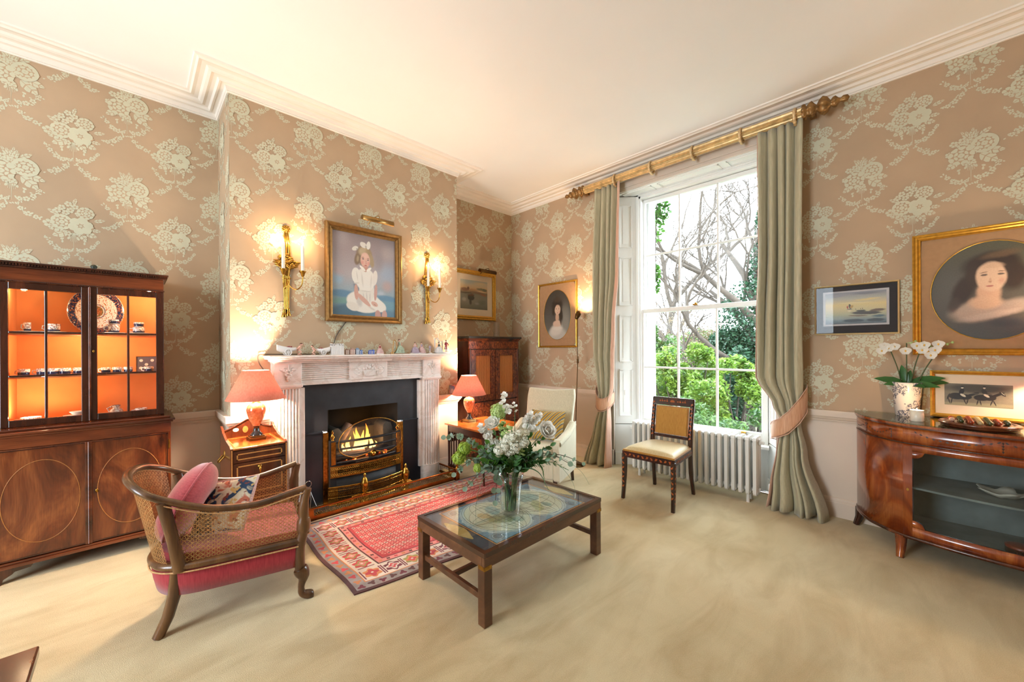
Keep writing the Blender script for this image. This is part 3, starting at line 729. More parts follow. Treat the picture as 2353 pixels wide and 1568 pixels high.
for k, (dy, h, w_) in enumerate(((-.15, .10, .022), (-.10, .16, .028), (-.055, .12, .022), (-.01, .23, .034), (.045, .19, .03), (.075, .25, .026), (.11, .15, .024), (.02, .13, .03), (.15, .08, .018), (-.04, .20, .02))):
    rg = []; sx = random.Random(k).uniform(-.5, .5)
    for i in range(9):
        q = i/8; r = w_*(sin(pi*min(1, q*.85+.12))**.8)*(1-q*.55) if i < 8 else .0008
        rg.append([(.02*sin(k)+.012*sin(q*7+k)+r*.6*cos(2*pi*j/8), dy+.018*sin(q*6+k*2)*q+sx*.03*q+r*sin(2*pi*j/8), h*q) for j in range(8)])
    MB().loft(rg).build('flame', m_flame, fire)
point_light('fire_glow', (.05, 0, .1), 1.0, (1, .5, .2), .08, fire)
# spark guard: heart-shaped mesh hung on the bars
sg = thing('spark_guard', 'oval wire mesh spark guard with brass knob hung on the grate', 'spark guard', (.66, YC+.0, .33))
def sgp(t):
    a = 2*pi*t; y = .30*cos(a); z = .175+.205*sin(a)
    if z < .12: z = .12 + (z-.12)*.6 + .055*max(0, 1-abs(y)/.16)
    return (.012+.02*(1-(y/.3)**2), y, z+.01)
rim = [sgp(i/60) for i in range(61)]
MB().tube(rim, .0042, 6).build('rim', m_brassd, sg)
b = MB(); ys = {}
import bisect
def zr(y):
    zs = [];
    for p, q in zip(rim, rim[1:]):
        if (p[1]-y)*(q[1]-y) <= 0 and p[1] != q[1]: zs.append(p[2]+(q[2]-p[2])*(y-p[1])/(q[1]-p[1]))
    return (min(zs), max(zs)) if len(zs) > 1 else None
N = 62
for k in range(-N, N):
    for sgn in (1, -1):
        c0 = k*.0105; seg = []
        for i in range(61):
            y = -.298+.596*i/60; z = .18+sgn*(y-c0)
            lim = zr(y)
            if lim and lim[0] <= z <= lim[1]: seg.append((.012+.02*(1-(y/.3)**2), y, z))
        if len(seg) > 1: b.tube([seg[0], seg[len(seg)//2], seg[-1]], .0008, 3, smooth=False, caps=False)
o = b.build('wire_mesh', m_iron, sg); o['kind'] = 'stuff'
MB().lathe([(.030, 0), (.031, .008), (.022, .012), (.024, .018), (.014, .026), (.003, .03)], 18, (.035, .0, .07), axis='x').build('knob', m_brass, sg)
MB().tube([(.03, 0, .07), (.03, -.0, .04), (.0, -.02, .03), (-.03, -.02, .06)], .004).tube([(.03, 0, .06), (.02, -.05, .02), (.012, -.15, .012)], .003).tube([(.03, 0, .06), (.02, .05, .02), (.012, .14, .04)], .003).build('hook', m_iron, sg)
# ================================================================ fender
m_fend = plain('copper_brass', '#a8622c', .25, 1, var=.2, scale=18)
FX = .865; fe = thing('fender', 'pierced copper and brass fender round the hearth', 'fender', (FX, YC, 0))
def fnb(): b = MB(); b.T = M.Translation((-FX, -YC, 0)); return b
FA, FB = -3.065, -1.63
b = fnb(); b.box(FX-.006, FA, .012, FX, FB, .045).box(FX-.006, FA, .045, FX, FA+.06, .105).box(FX-.006, FB-.06, .045, FX, FB, .105); b.build('front_plate', m_fend, fe)
b = fnb(); fret(b, lambda t: (FX-.003, FA+.06+(FB-FA-.12)*t), 74, .044, .100, .004, .002, 2); o = b.build('pierced_band', m_brassd, fe)
b = fnb(); b.box(FX-.012, FA-.005, .098, FX+.010, FB+.005, .112); b.build('top_rail', m_fend, fe, bev=.004)
for y in (FA+.005, FB-.005):
    b = fnb(); b.box(.55, y-.004, .012, FX, y+.004, .034); fret(b, lambda t: (.56+.29*t, y), 16, .034, .100, .006, .002, 2); b.build('side_panel', m_brassd, fe)
    b = fnb(); b.box(.55, y-.010, .098, FX, y+.010, .112); b.build('side_rail', m_fend, fe, bev=.004)
    b = fnb(); b.box(FX-.018, y-.022, 0, FX+.018, y+.022, .112).box(FX-.022, y-.026, .112, FX+.022, y+.026, .122); po = b.build('corner_post', m_fend, fe, bev=.003)
    b = fnb(); b.lathe([(.022, .122), (.013, .130), (.011, .150), (.016, .160), (.012, .172), (.004, .176)], 12, (FX, y, 0)); b.build('finial', m_brass, po)
b = fnb(); b.box(.60, FA+.03, .0, FX-.02, FB-.03, .006); tag(b.build('hearth_slab', m_slate, loc=(FX, YC, 0)), 'dark hearth slab inside the fender', 'hearth')
# fire-dog rests with urns, tools lying on them, tongs in the corner
urn = [(.036, 0), (.036, .016), (.026, .020), (.026, .05), (.030, .055), (.016, .066), (.011, .085), (.018, .10), (.030, .13), (.034, .165), (.034, .18), (.027, .19), (.026, .20), (.017, .215), (.010, .222), (.013, .235), (.010, .25), (.003, .256)]
d1 = thing('fire_dog', 'brass urn tool rest standing on the hearth in front of the spark guard', 'tool rest', (.775, YC-.115, .006), group='brass urn tool rests')
MB().lathe(urn, 20).build('urn', m_brass, d1); MB().box(-.036, -.036, 0, .036, .036, .018).build('foot', m_brass, d1, bev=.004)
MB().tube([(0, 0, .045), (.0, .03, .05), (.0, .05, .06)], .006).build('hook', m_brass, d1)
dup(d1, (.775, YC+.28, .006), label='brass urn tool rest standing on the hearth near the right pilaster')
def tool(name, lab, y0, y1, x, z, ornate):
    r = thing(name, lab, 'fire tool', (x, (y0+y1)/2, z)); h = (y1-y0)/2
    MB().tube([(0, -h+.16, 0), (0, h, .0)], .005).build('shaft', m_brassd, r)
    pr = [(.003, 0), (.009, .006), (.006, .016), (.011, .03), (.007, .05), (.010, .07), (.010, .10), (.006, .115), (.012, .13), (.007, .15), (.005, .17)]
    MB().lathe(pr, 10, (0, -h, 0), axis='y').build('handle', m_brass, r); return r
tool('poker', 'brass handled poker lying across the tool rests', YC-.37, YC+.34, .80, .058, 1)
t2 = tool('fire_shovel', 'brass fire shovel lying across the tool rests', YC-.22, YC+.36, .755, .074, 1)
MB().grid(8, 6, lambda u, v: (-.035+.07*u, .20+.09*v, .012*(2*u-1)**2)).build('pan', m_brassd, t2, solid=.002)
tg = thing('coal_tongs', 'steel scissor tongs leaning in the left corner of the fender', 'tongs', (.76, -2.985, .006), rz=.2)
b = MB(); b.tube([(0, -.02, .03), (-.03, .006, .14), (-.06, .012, .20)], .0035); b.tube([(.02, .04, .03), (-.02, .016, .14), (-.05, .0, .22)], .0035); b.build('blade', m_chrome, tg)
torus(.026, .003, 20, 6, axis='x').build('finger_ring', m_chrome, tg, loc=(-.058, -.0, .245)); torus(.024, .003, 20, 6, axis='x').build('finger_ring', m_chrome, tg, loc=(-.065, -.035, .225))
MB().ell((.02, .045, .025), .02, .03, .018).build('spoon', m_iron, tg)
# ================================================================ pictures
RA, RB = (pi/2, 0, pi/2), (pi/2, 0, 0)
m_pglass = glassy('picture_glass', (1, 1, 1), .55)
m_goldf = plain('gold_frame', '#957040', .42, .75, var=.18, scale=40)
m_goldy = plain('bright_gold_frame', '#cc9c40', .34, .75, var=.15, scale=40)
def ringmesh(b, w, h, rx, ry, z, n=64, cx=0, cy=0, mi=0):
    out, inn = [], []
    for k in range(n):
        a = 2*pi*k/n; c, s_ = cos(a), sin(a); t = min((w/2)/abs(c) if abs(c) > 1e-6 else 9, (h/2)/abs(s_) if abs(s_) > 1e-6 else 9)
        out.append((t*c, t*s_, z)); inn.append((cx+rx*c, cy+ry*s_, z))
    for k in (0,): b.add(out+inn, [(i, (i+1) % n, n+(i+1) % n, n+i) for i in range(n)], smooth=False, mi=mi)
def picture(name, label, cat, loc, rot, w, h, prof, fmat, build):
    r = thing(name, label, cat, loc, rot=rot)
    MB().sweep([(-w/2, -h/2), (w/2, -h/2), (w/2, h/2), (-w/2, h/2)], prof, closed_path=True).build('frame', fmat, r)
    build(r); return r
def rect(name, w, h, z, mat, r, cx=0, cy=0):
    b = MB(); b.grid(1, 1, lambda u, v: ((u-.5)*w, (v-.5)*h, 0), smooth=False); return b.build(name, mat, r, loc=(cx, cy, z))
# ---- portrait of a girl
SKIN = '#c79a88'
girl = painting('girl_portrait_paint', [(0, '#5f7686'), (.16, '#6d8794'), (.24, '#7d9296'), (.30, '#8fa0a8'), (.5, '#a79fa0'), (.8, '#97898a'), (1, '#877a7a')], [
    (-.38, .40, .2, .16, 0, .9, '#a5999a', .6), (.35, .05, .25, .2, 20, .9, '#9aa9bb', .7), (.38, .3, .2, .15, 0, .9, '#b3a5a0', .6), (.36, -.10, .13, .10, 0, .8, '#b49a92', .8), (-.42, -.06, .12, .10, 0, .8, '#8fb0c4', .7), (-.40, .0, .1, .07, 0, .8, '#b09a98', .5), (.22, .2, .12, .2, 0, .9, '#8e8688', .6), (.25, -.20, .1, .06, 0, .8, '#b0b7c0', .8),
    (-.36, -.23, .26, .055, 0, .5, '#5c7f98', .9), (.36, -.25, .24, .05, -4, .5, '#5f86a0', .9), (-.30, -.31, .32, .05, 4, .6, '#6f9388', .8), (.38, -.34, .22, .09, 0, .7, '#6d96a4', .8), (-.28, -.42, .42, .10, 8, .5, '#4e6878', .95), (.3, -.46, .3, .09, 0, .6, '#5b7c90', .7),
    (-.13, -.14, .07, .22, 12, .5, '#6f7580', .75),
    (-.02, -.31, .29, .135, -4, .12, '#d8d2c8', 1), (.16, -.33, .20, .085, -14, .15, '#dcd6cc', 1), (-.20, -.37, .11, .055, -12, .2, '#d2cbc0', 1), (.02, -.17, .13, .16, 0, .15, '#d6d0c6', 1), (-.1, -.30, .06, .10, 20, .6, '#b3aca6', .7), (.02, -.25, .012, .09, 6, .8, '#b8b0a8', .8), (.07, -.25, .012, .09, -4, .8, '#bab2aa', .8), (-.03, -.25, .012, .08, 10, .8, '#b8b0a8', .8), (.10, -.38, .10, .02, -20, .8, '#bcb4aa', .7),
    (.20, -.46, .055, .075, 6, .25, '#b98f86', 1), (.31, -.455, .05, .07, -4, .25, '#bd968c', 1), (.255, -.46, .010, .06, 0, .8, '#8a665f', .8),
    (.0, -.045, .165, .145, 0, .12, '#ddd8cf', 1), (-.05, -.05, .02, .12, 8, .8, '#c3bdb3', .7), (.09, -.06, .02, .12, -6, .8, '#c6c0b6', .7),
    (-.145, -.20, .035, .10, 4, .2, '#c4998a', 1), (-.03, -.285, .145, .032, -33, .2, '#c79d8e', 1), (.165, -.185, .028, .11, -6, .2, '#c0958a', 1), (.145, -.325, .065, .032, -18, .25, '#cba292', 1), (.15, -.335, .03, .008, -25, .6, '#9a6e64', .7),
    (-.145, -.01, .072, .10, 8, .12, '#dcd7ce', 1), (-.13, -.01, .012, .08, 10, .8, '#b9b2a8', .7), (.155, -.01, .042, .095, -8, .12, '#d8d2c9', 1), (-.14, -.095, .06, .012, 4, .5, '#c9c2b8', .9), (0, -.18, .125, .010, 0, .6, '#c2bbb1', .7),
    (.0, .09, .045, .05, 0, .2, '#b98c7c', 1), (-.045, .085, .06, .018, -30, .2, '#e4dfd6', 1), (.055, .08, .05, .018, 30, .2, '#e4dfd6', 1),
    (-.02, .235, .145, .135, 0, .25, '#86735f', 1), (-.125, .185, .055, .085, -18, .35, '#7d6a57', 1), (.098, .19, .045, .10, 14, .35, '#a28e70', 1), (-.03, .285, .10, .07, 12, .5, '#b7a384', .9), (.05, .28, .07, .06, -20, .6, '#a08a68', .8), (-.12, .19, .025, .05, -10, .6, '#a8967a', .8),
    (-.002, .185, .082, .098, 2, .18, '#d0a898', 1), (-.002, .235, .07, .045, 0, .7, '#d9b5a4', .9), (-.05, .155, .03, .03, 0, .8, '#cf8f84', .8), (.05, .15, .028, .03, 0, .8, '#cf8f84', .8), (.004, .11, .05, .022, 0, .6, '#bf9282', .8),
    (-.037, .197, .019, .0085, 0, .4, '#5b545a', .95), (.042, .190, .017, .0085, 0, .4, '#5b545a', .95), (-.04, .215, .026, .006, 6, .5, '#8d6f5c', .9), (.043, .208, .022, .006, -6, .5, '#8d6f5c', .9), (.01, .165, .010, .022, 0, .7, '#b58274', .7), (.012, .146, .014, .006, 0, .6, '#a9776a', .8), (.006, .125, .024, .0075, 0, .4, '#b3645e', 1), (.006, .115, .014, .005, 0, .5, '#c7857c', .8),
    (-.16, .305, .055, .028, 18, .2, '#cfc9bf', 1), (-.13, .300, .02, .012, 0, .5, '#8f8880', .8), (-.03, .36, .06, .036, -14, .2, '#d6d0c6', 1), (.05, .365, .035, .055, -16, .2, '#dad5cc', 1), (.01, .345, .02, .02, 0, .5, '#a39c92', .8)],
    noise=.008, nscale=22, grain=.10, canvas=(.605, .80))
pf = [(0, 0), (0, .035), (.012, .042), (.022, .036), (.034, .026), (.046, .034), (.052, .020), (.064, .014), (.064, 0)]
def gb1(r):
    rect('canvas', .612, .765, .010, girl, r)
pg = picture('girl_portrait', 'oil portrait of a girl in a white dress, gilt frame above the mantel', 'painting', (D+.002, -2.437, 2.042), RA, .73, .885, pf, m_goldf, gb1)
def picture_light(label, loc, rot, w, mat, on=0):
    r = thing('picture_light', label, 'picture light', loc, rot=rot)
    n = 14; rg = []
    for x in (-w/2, w/2): rg.append([(x, .030*sin(pi*(-.25+1.25*k/n)), .030*cos(pi*(-.25+1.25*k/n))) for k in range(n+1)])
    MB().loft(rg, closed=False, caps=False).build('shade', mat, r, solid=.003)
    for x in (-w/2, w/2): MB().prism([(.030*sin(pi*(-.25+1.25*k/n)), .030*cos(pi*(-.25+1.25*k/n))) for k in range(n+1)], x-.001, x+.001, plane='yz').build('end_cap', mat, r)
    MB().tube(spline([(0, .0, .03), (.0, .045, .02), (-.03, .03, -.03), (-.06, -.02, -.08)], 5), .0045, 6).build('arm', mat, r)
    return r
m_bronze = plain('antique_brass', '#9c7a48', .35, .9, var=.12, scale=30)
m_bronzed = plain('dark_bronze', '#5e4424', .4, .9, var=.2, scale=30)
picture_light('brass picture light over the portrait of the girl', (D+.125, -2.365, 2.545), RA, .30, m_bronze)
o = MB().tube(spline([(D+.012, -2.62, 1.60), (D+.008, -2.70, 1.48), (D+.012, -2.745, 1.36), (D+.02, -2.80, 1.314), (D+.03, -3.1, 1.310), (D+.03, -3.27, 1.312), (D+.03, -3.31, 1.30), (D+.02, -3.30, 1.24), (D+.015, -3.25, 1.15), (D+.015, -3.232, 1.05), (D+.015, -3.23, .85)], 6), .0042, 6).build('picture_light_cable', plain('cable', '#4a3c30', .5))
tag(o, 'dark cable running from the girl portrait along the mantel and down its left side', 'cable')
# ---- harbour watercolour in the alcove
harb = painting('harbour_paint', [(0, '#5d5e52'), (.25, '#7b7d72'), (.5, '#77776a'), (.56, '#6f6350'), (.64, '#9a7f60'), (.72, '#c9a87c'), (.85, '#c4b596'), (1, '#a9b0a6')], [
    (-.2, .42, .3, .12, 10, .9, '#9fb0b4', .6), (.25, .42, .3, .08, 0, .9, '#d6bd90', .7), (-.35, .17, .16, .08, 0, .5, '#7d5a44', .9), (-.22, .21, .05, .07, 0, .4, '#6e4f40', .9), (-.05, .18, .18, .045, 0, .5, '#b48a5e', .8), (.25, .22, .22, .05, 0, .5, '#6a6a50', .95), (.40, .20, .12, .06, 0, .5, '#5a5f4a', .9), (.3, .13, .25, .02, -3, .5, '#d8b98a', .9), (.15, .08, .35, .04, -6, .6, '#7a5a44', .9), (-.3, .05, .25, .03, 2, .5, '#4f4a3e', .9), (.36, .02, .16, .05, -8, .6, '#8a5c44', .8),
    (-.12, -.10, .14, .12, 0, .3, '#2e3330', .95), (-.12, -.02, .15, .035, 3, .3, '#5a4030', 1), (-.12, .05, .012, .07, 12, .5, '#4a3a2c', .9), (-.06, .03, .05, .02, 20, .5, '#7d5038', .9), (-.14, -.26, .06, .14, 0, .6, '#33382f', .85), (-.37, -.18, .12, .1, 0, .8, '#a9a79a', .7), (.3, -.25, .25, .15, 0, .9, '#5c6156', .7), (.1, -.3, .12, .06, 0, .8, '#9a9c92', .5)], noise=.03, nscale=14, grain=.25, canvas=(.462, .385))
m_mountc = plain('cream_mount', '#d9c8ae', .8, var=.02); m_mountt = plain('tan_mount', '#a9825c', .8, var=.06, scale=30); m_mountd = plain('dark_mount', '#2c2a2e', .8, var=.1)
pf2 = [(0, 0), (0, .02), (.010, .028), (.022, .024), (.034, .030), (.046, .020), (.056, .016), (.060, 0)]
def gb2(r):
    rect('mount', .65, .56, .006, m_mountc, r); rect('picture_sheet', .462, .385, .0075, harb, r, 0, .005); rect('glass', .65, .56, .012, m_pglass, r)
picture('harbour_picture', 'watercolour of a boat in a harbour, gilt frame above the tall secretaire', 'painting', (.002, -.712, 2.068), RA, .755, .665, pf2, m_goldy, gb2)
picture_light('dark bronze picture light on the harbour watercolour', (.115, -.565, 2.385), RA, .28, m_bronzed)
# ---- oval portraits
def oval_paint(name, w, h, warm):
    if warm == 0:
        return painting(name, [(0, '#8d8a80'), (.4, '#55504a'), (1, '#3a352e')], [
            (.3, -.15, .35, .5, 10, .9, '#8f8e84', .7), (-.35, -.2, .25, .4, 0, .9, '#5d5a52', .7), (.0, -.46, .46, .26, 0, .4, '#b4b1a6', 1), (-.04, -.30, .30, .15, 10, .5, '#c9c4b8', 1), (.0, .19, .24, .19, 0, .4, '#2e2520', 1), (.13, .02, .09, .20, 14, .5, '#33291f', 1), (-.13, .08, .07, .12, -10, .5, '#33291f', 1), (.02, .30, .2, .08, 0, .7, '#463a30', .8), (.0, -.05, .075, .10, 0, .3, '#bf9e84', 1), (.0, -.18, .19, .085, 0, .35, '#ccb09a', 1), (.0, -.27, .24, .05, 0, .6, '#d2ccc0', .9), (.015, .10, .115, .105, 4, .2, '#cfb29a', 1), (.02, .18, .09, .03, 0, .7, '#bb9a80', .8),
            (-.03, .115, .024, .009, 0, .5, '#40322a', .9), (.06, .115, .024, .009, 0, .5, '#40322a', .9), (-.03, .138, .03, .006, 4, .6, '#5a463a', .8), (.06, .138, .03, .006, -4, .6, '#5a463a', .8), (.015, .042, .032, .009, 0, .5, '#a2584e', .9), (.02, .08, .012, .03, 0, .7, '#ad8c74', .7), (.07, .07, .03, .03, 0, .9, '#c48c78', .6), (.12, -.12, .04, .13, 16, .6, '#3a2e24', .9)], noise=.02, nscale=10, grain=.12, canvas=(w, h))
    return painting(name, [(0, '#4c4a40'), (.35, '#554e44'), (.7, '#4a473c'), (1, '#55523f')], [
            (-.32, .05, .2, .35, 0, .9, '#57544c', .8), (.3, .25, .25, .25, 0, .9, '#6f664c', .7), (.02, -.42, .45, .20, 0, .5, '#4a4a48', 1), (-.1, -.20, .30, .14, 8, .5, '#b39c88', 1), (.15, -.17, .25, .09, 16, .6, '#a89484', .9), (0, -.25, .35, .05, 10, .7, '#c0ac9a', .8), (-.02, -.02, .12, .16, 0, .4, '#c8a184', 1), (-.05, -.12, .17, .09, 0, .5, '#cba688', 1), (-.22, .02, .11, .22, -24, .5, '#33241a', 1), (-.30, -.13, .07, .12, -20, .7, '#43342a', .9), (.0, .27, .28, .15, 6, .4, '#33241a', 1), (.17, .14, .13, .19, -10, .5, '#38281c', 1), (.08, .36, .22, .05, 8, .7, '#6b5238', .8), (-.14, .16, .08, .17, 0, .5, '#36271b', 1),
            (.0, .14, .135, .165, 4, .22, '#cfae92', 1), (.02, .25, .11, .04, 0, .6, '#c4a184', .8), (-.055, .16, .036, .013, 2, .5, '#5a4a40', .9), (.075, .16, .036, .013, 2, .5, '#5a4a40', .9), (-.058, .185, .04, .007, 6, .6, '#6d5644', .8), (.078, .187, .04, .007, -2, .6, '#6d5644', .8), (-.005, .10, .018, .04, 0, .7, '#b88f74', .7), (-.01, .085, .02, .008, 0, .6, '#a0765e', .8), (-.01, .045, .04, .011, 0, .5, '#a6645a', .95), (.08, .09, .04, .05, 0, .9, '#c08a74', .6), (.12, -.33, .2, .06, 0, .8, '#3c3f42', .9)], noise=.02, nscale=12, grain=.14, canvas=(w, h))
pf3 = [(0, 0), (0, .016), (.006, .020), (.014, .016), (.020, .018), (.024, .010), (.028, 0)]
def oval(name, label, loc, w, h, rx, ry, prof, fmat, pm, frw):
    def f(r):
        b = MB(); ringmesh(b, w-2*frw, h-2*frw, rx, ry, .009); b.build('mount', m_mountt, r)
        b = MB(); n = 48; b.add([(rx*1.02*cos(2*pi*k/n), ry*1.02*sin(2*pi*k/n), 0) for k in range(n)], [tuple(range(n))], smooth=False); b.build('portrait_sheet', pm, r, loc=(0, 0, .0065))
        MB().tube([(rx*cos(2*pi*k/n), ry*sin(2*pi*k/n), .0095) for k in range(n+1)], .003, 5).build('gilt_slip', m_goldy, r)
        rect('glass', w-2*frw, h-2*frw, .013, m_pglass, r)
    return picture(name, label, 'painting', loc, RB, w, h, prof, fmat, f)
oval('oval_portrait', 'oval pastel portrait of a lady in grey, gilt frame left of the reading lamp', (.866, -.002, 1.788), .655, .86, .228, .328, pf3, m_goldy, oval_paint('grey_lady', .456, .656, 0), .026)
pf4 = [(0, 0), (0, .022), (.008, .028), (.016, .022), (.024, .026), (.034, .018), (.040, .022), (.046, 0)]
oval('oval_portrait', 'large oval pastel portrait of a dark-haired lady above the bow-fronted cabinet', (4.487, -.002, 1.712), .715, .845, .268, .322, pf4, m_goldy, oval_paint('dark_haired_lady', .536, .644, 1), .044)
sea = painting('seascape_paint', [(0, '#3e4a52'), (.12, '#6f7f84'), (.3, '#a9a888'), (.5, '#c9b987'), (.62, '#d2be84'), (.8, '#a9a698'), (1, '#7d7f88')], [
    (-.3, .40, .25, .06, 8, .7, '#8a8c94', .8), (.2, .44, .3, .05, 0, .7, '#6f7078', .8), (.2, .25, .3, .05, 6, .8, '#d8c07c', .8), (.0, .16, .4, .03, -3, .8, '#dccb94', .8),
    (.18, -.17, .28, .06, -3, .3, '#3a3230', .95), (.36, -.10, .15, .05, 4, .4, '#5a4234', .9), (.10, -.10, .10, .035, 0, .4, '#2e2a2a', .9), (.05, -.25, .2, .03, -4, .5, '#6b4a38', .8), (-.02, -.40, .22, .06, 0, .4, '#22303a', .9), (.33, -.40, .18, .06, 0, .4, '#2a3238', .9), (.38, -.28, .14, .05, 0, .6, '#3d5866', .9), (-.3, -.3, .2, .1, 0, .8, '#94a09a', .6), (-.4, -.44, .12, .05, 0, .6, '#5f7076', .8),
    (-.12, .03, .014, .06, 0, .3, '#a33a30', 1), (-.08, .05, .022, .09, 8, .3, '#4a4638', 1), (-.05, .04, .03, .06, -14, .4, '#b08a44', .95), (-.085, -.035, .06, .014, 0, .4, '#3a4a5a', 1), (-.09, -.09, .04, .04, 0, .7, '#d8d0b4', .6), (.02, -.045, .006, .02, 0, .4, '#20201e', 1), (.10, -.035, .006, .02, 0, .4, '#20201e', 1), (.125, -.035, .006, .02, 0, .4, '#20201e', 1)], noise=.03, nscale=14, grain=.2, canvas=(.355, .245))
pf5 = [(0, 0), (0, .018), (.004, .020), (.010, .016), (.014, 0)]
def gb5(r):
    rect('mount', .47, .365, .005, m_mountd, r); rect('white_slip', .385, .272, .0062, plain('white_slip', '#b9b6b8', .8), r, 0, .01); rect('picture_sheet', .355, .245, .0072, sea, r, 0, .01); rect('glass', .47, .365, .010, m_pglass, r)
picture('seascape', 'small seascape with a red-sailed boat in a thin pale frame', 'painting', (3.818, -.002, 1.640), RB, .495, .392, pf5, plain('pale_gold_frame', '#d0b98c', .3, .6), gb5)
# ================================================================ wall sconces
m_wax = plain('candle_wax', '#efe6d4', .4, var=.02)
m_cflame = emit('candle_flame', '#ffd9a0', 9)
def sconce(label, yc, seed):
    r = thing('wall_sconce', label, 'wall sconce', (D+.002, yc, 2.0), rot=RA, group='gilt two-light wall sconces'); rr = random.Random(4)
    b = MB()
    for k in range(7): a = 2*pi*k/7; b.ell((.020*cos(a), .345+.020*sin(a), .012), .014, .014, .008, 8, 5)
    for k in range(5): a = 2*pi*k/5+.5; b.ell((.009*cos(a), .345+.009*sin(a), .019), .009, .009, .006, 8, 5)
    b.ell((0, .345, .024), .007); b.build('rose', m_brass, r)
    b = MB()
    for dx, w_ in ((-.012, .010), (.012, .010), (.0, .008)): b.tube([(dx*.6, .335, .010), (dx*1.4, .22, .014), (dx*2.2, .10, .012)], [w_*.8, w_, w_*1.1], 8)
    b.build('ribbon', m_brass, r)
    b = MB()                                                          # gathered flowers and leaves
    for k in range(60):
        a = rr.uniform(0, 2*pi); q = rr.random()**.6; b.ell((.062*q*cos(a), .075+.06*q*sin(a), .014+.014*rr.random()), .013+.006*rr.random(), .012, .012, 7, 5)
    for k in range(22):
        a = pi*.95+pi*1.1*(k % 11)/10+(.1 if k > 10 else 0); L = (.075 if k < 11 else .05)+.03*rr.random()
        p0 = V((.03*cos(a), .055+.03*sin(a), .014)); p1 = V((L*1.15*cos(a), .07+L*.62*sin(a), .014+.012*rr.random()))
        b.tube([p0, (p0+p1)/2+V((0, 0, .008)), p1], [.008, .016, .001], 6, flat=.35)
    b.tube([(0, .05, .010), (0, -.02, .014), (.0, -.07, .012)], [.040, .026, .015], 10, flat=.45)
    b.build('flower_sheaf', m_brassd, r)
    b = MB()
    for dx in (-.018, -.006, .008, .018): b.tube([(dx, -.04, .016), (dx*.9, -.12, .014), (dx*.8, -.26, .012), (dx*.7, -.32, .012)], [.008, .0085, .007, .006], 8)
    b.tube([(-.032, -.060, .016), (0, -.066, .024), (.032, -.060, .016)], .005, 6); b.build('stem_bundle', m_brass, r)
    for dx in (-.018, .014):
        b = MB(); b.T = M.Translation((dx, -.385+(.012 if dx > 0 else 0), .012)); b.lathe([(.019, 0), (.020, .008), (.014, .03), (.010, .05), (.013, .058), (.008, .066)], 12, axis='y'); b.build('tassel', m_brass, r)
    for dx, zf in ((-.044, .10), (.100, .095)):
        b = MB(); sx = 1 if dx > 0 else -1
        b.tube(spline([(.0, -.075, .02), (dx*.22, -.135, .045), (dx*.6, -.155, .07), (dx*.93, -.12, zf-.01), (dx, -.06, zf), (dx, -.045, zf)], 6), .0045, 8); arm = b.build('arm', m_brass, r)
        b = MB(); b.T = M.Translation((dx, 0, zf)); b.lathe([(.006, -.050), (.013, -.040), (.017, -.022), (.026, -.008), (.028, -.002), (.014, -.002)], 14, axis='y'); b.build('candle_cup', m_brass, arm)
        b = MB(); b.T = M.Translation((dx, 0, zf)); b.lathe([(.0125, -.004), (.0125, .205), (.010, .209), (.002, .210)], 14, axis='y'); b.build('candle', m_wax, arm)
        b = MB(); b.T = M.Translation((dx, 0, zf)); b.lathe([(.001, .210), (.0055, .220), (.0065, .228), (.004, .240), (.0008, .252)], 10, axis='y'); b.build('flame', m_cflame, arm)
        point_light('candle_light', (dx, .262, zf+.0), .55, (1, .62, .3), .006, r)
    return r
sconce('gilt two-light sconce with candles left of the girl portrait', -3.105, 1)
sconce('gilt two-light sconce with candles right of the girl portrait', -1.765, 2)

# ================================================================ table lamps
def shade_mat():
    t = NT('coral_lamp_shade'); t.t.nodes.remove(t.b); co = t.obj(); n = t.noise(t.mapping(co, scale=(1, 1, .2)), 120, 2)
    c = t.ramp(n.outputs[0], [(.3, '#e88a70'), (.7, '#ee9a80')])
    d = t.n('ShaderNodeBsdfDiffuse', {'Color': c}); tr = t.n('ShaderNodeBsdfTranslucent', {'Color': c}); mx = t.n('ShaderNodeMixShader', {0: .11, 1: d.outputs[0], 2: tr.outputs[0]})
    t.t.links.new(mx.outputs[0], t.out.inputs[0]); return t.mat
m_shade = shade_mat()
t = NT('marbled_urn'); co = t.obj(); n = t.noise(co, 22, 5, .6, 1.2); t.set(col=t.ramp(n.outputs[0], [(.3, '#8d4a2a'), (.5, '#bf6e44'), (.72, '#d59a70')]), rough=.12, coat=.6); m_urn = t.mat
m_lbrass = plain('lamp_brass', '#8c7040', .25, .9, var=.2)
m_black = plain('black_lacquer', '#1c1512', .2, coat=.5)
m_bulb = emit('lamp_bulb', '#ffe2b0', 14)
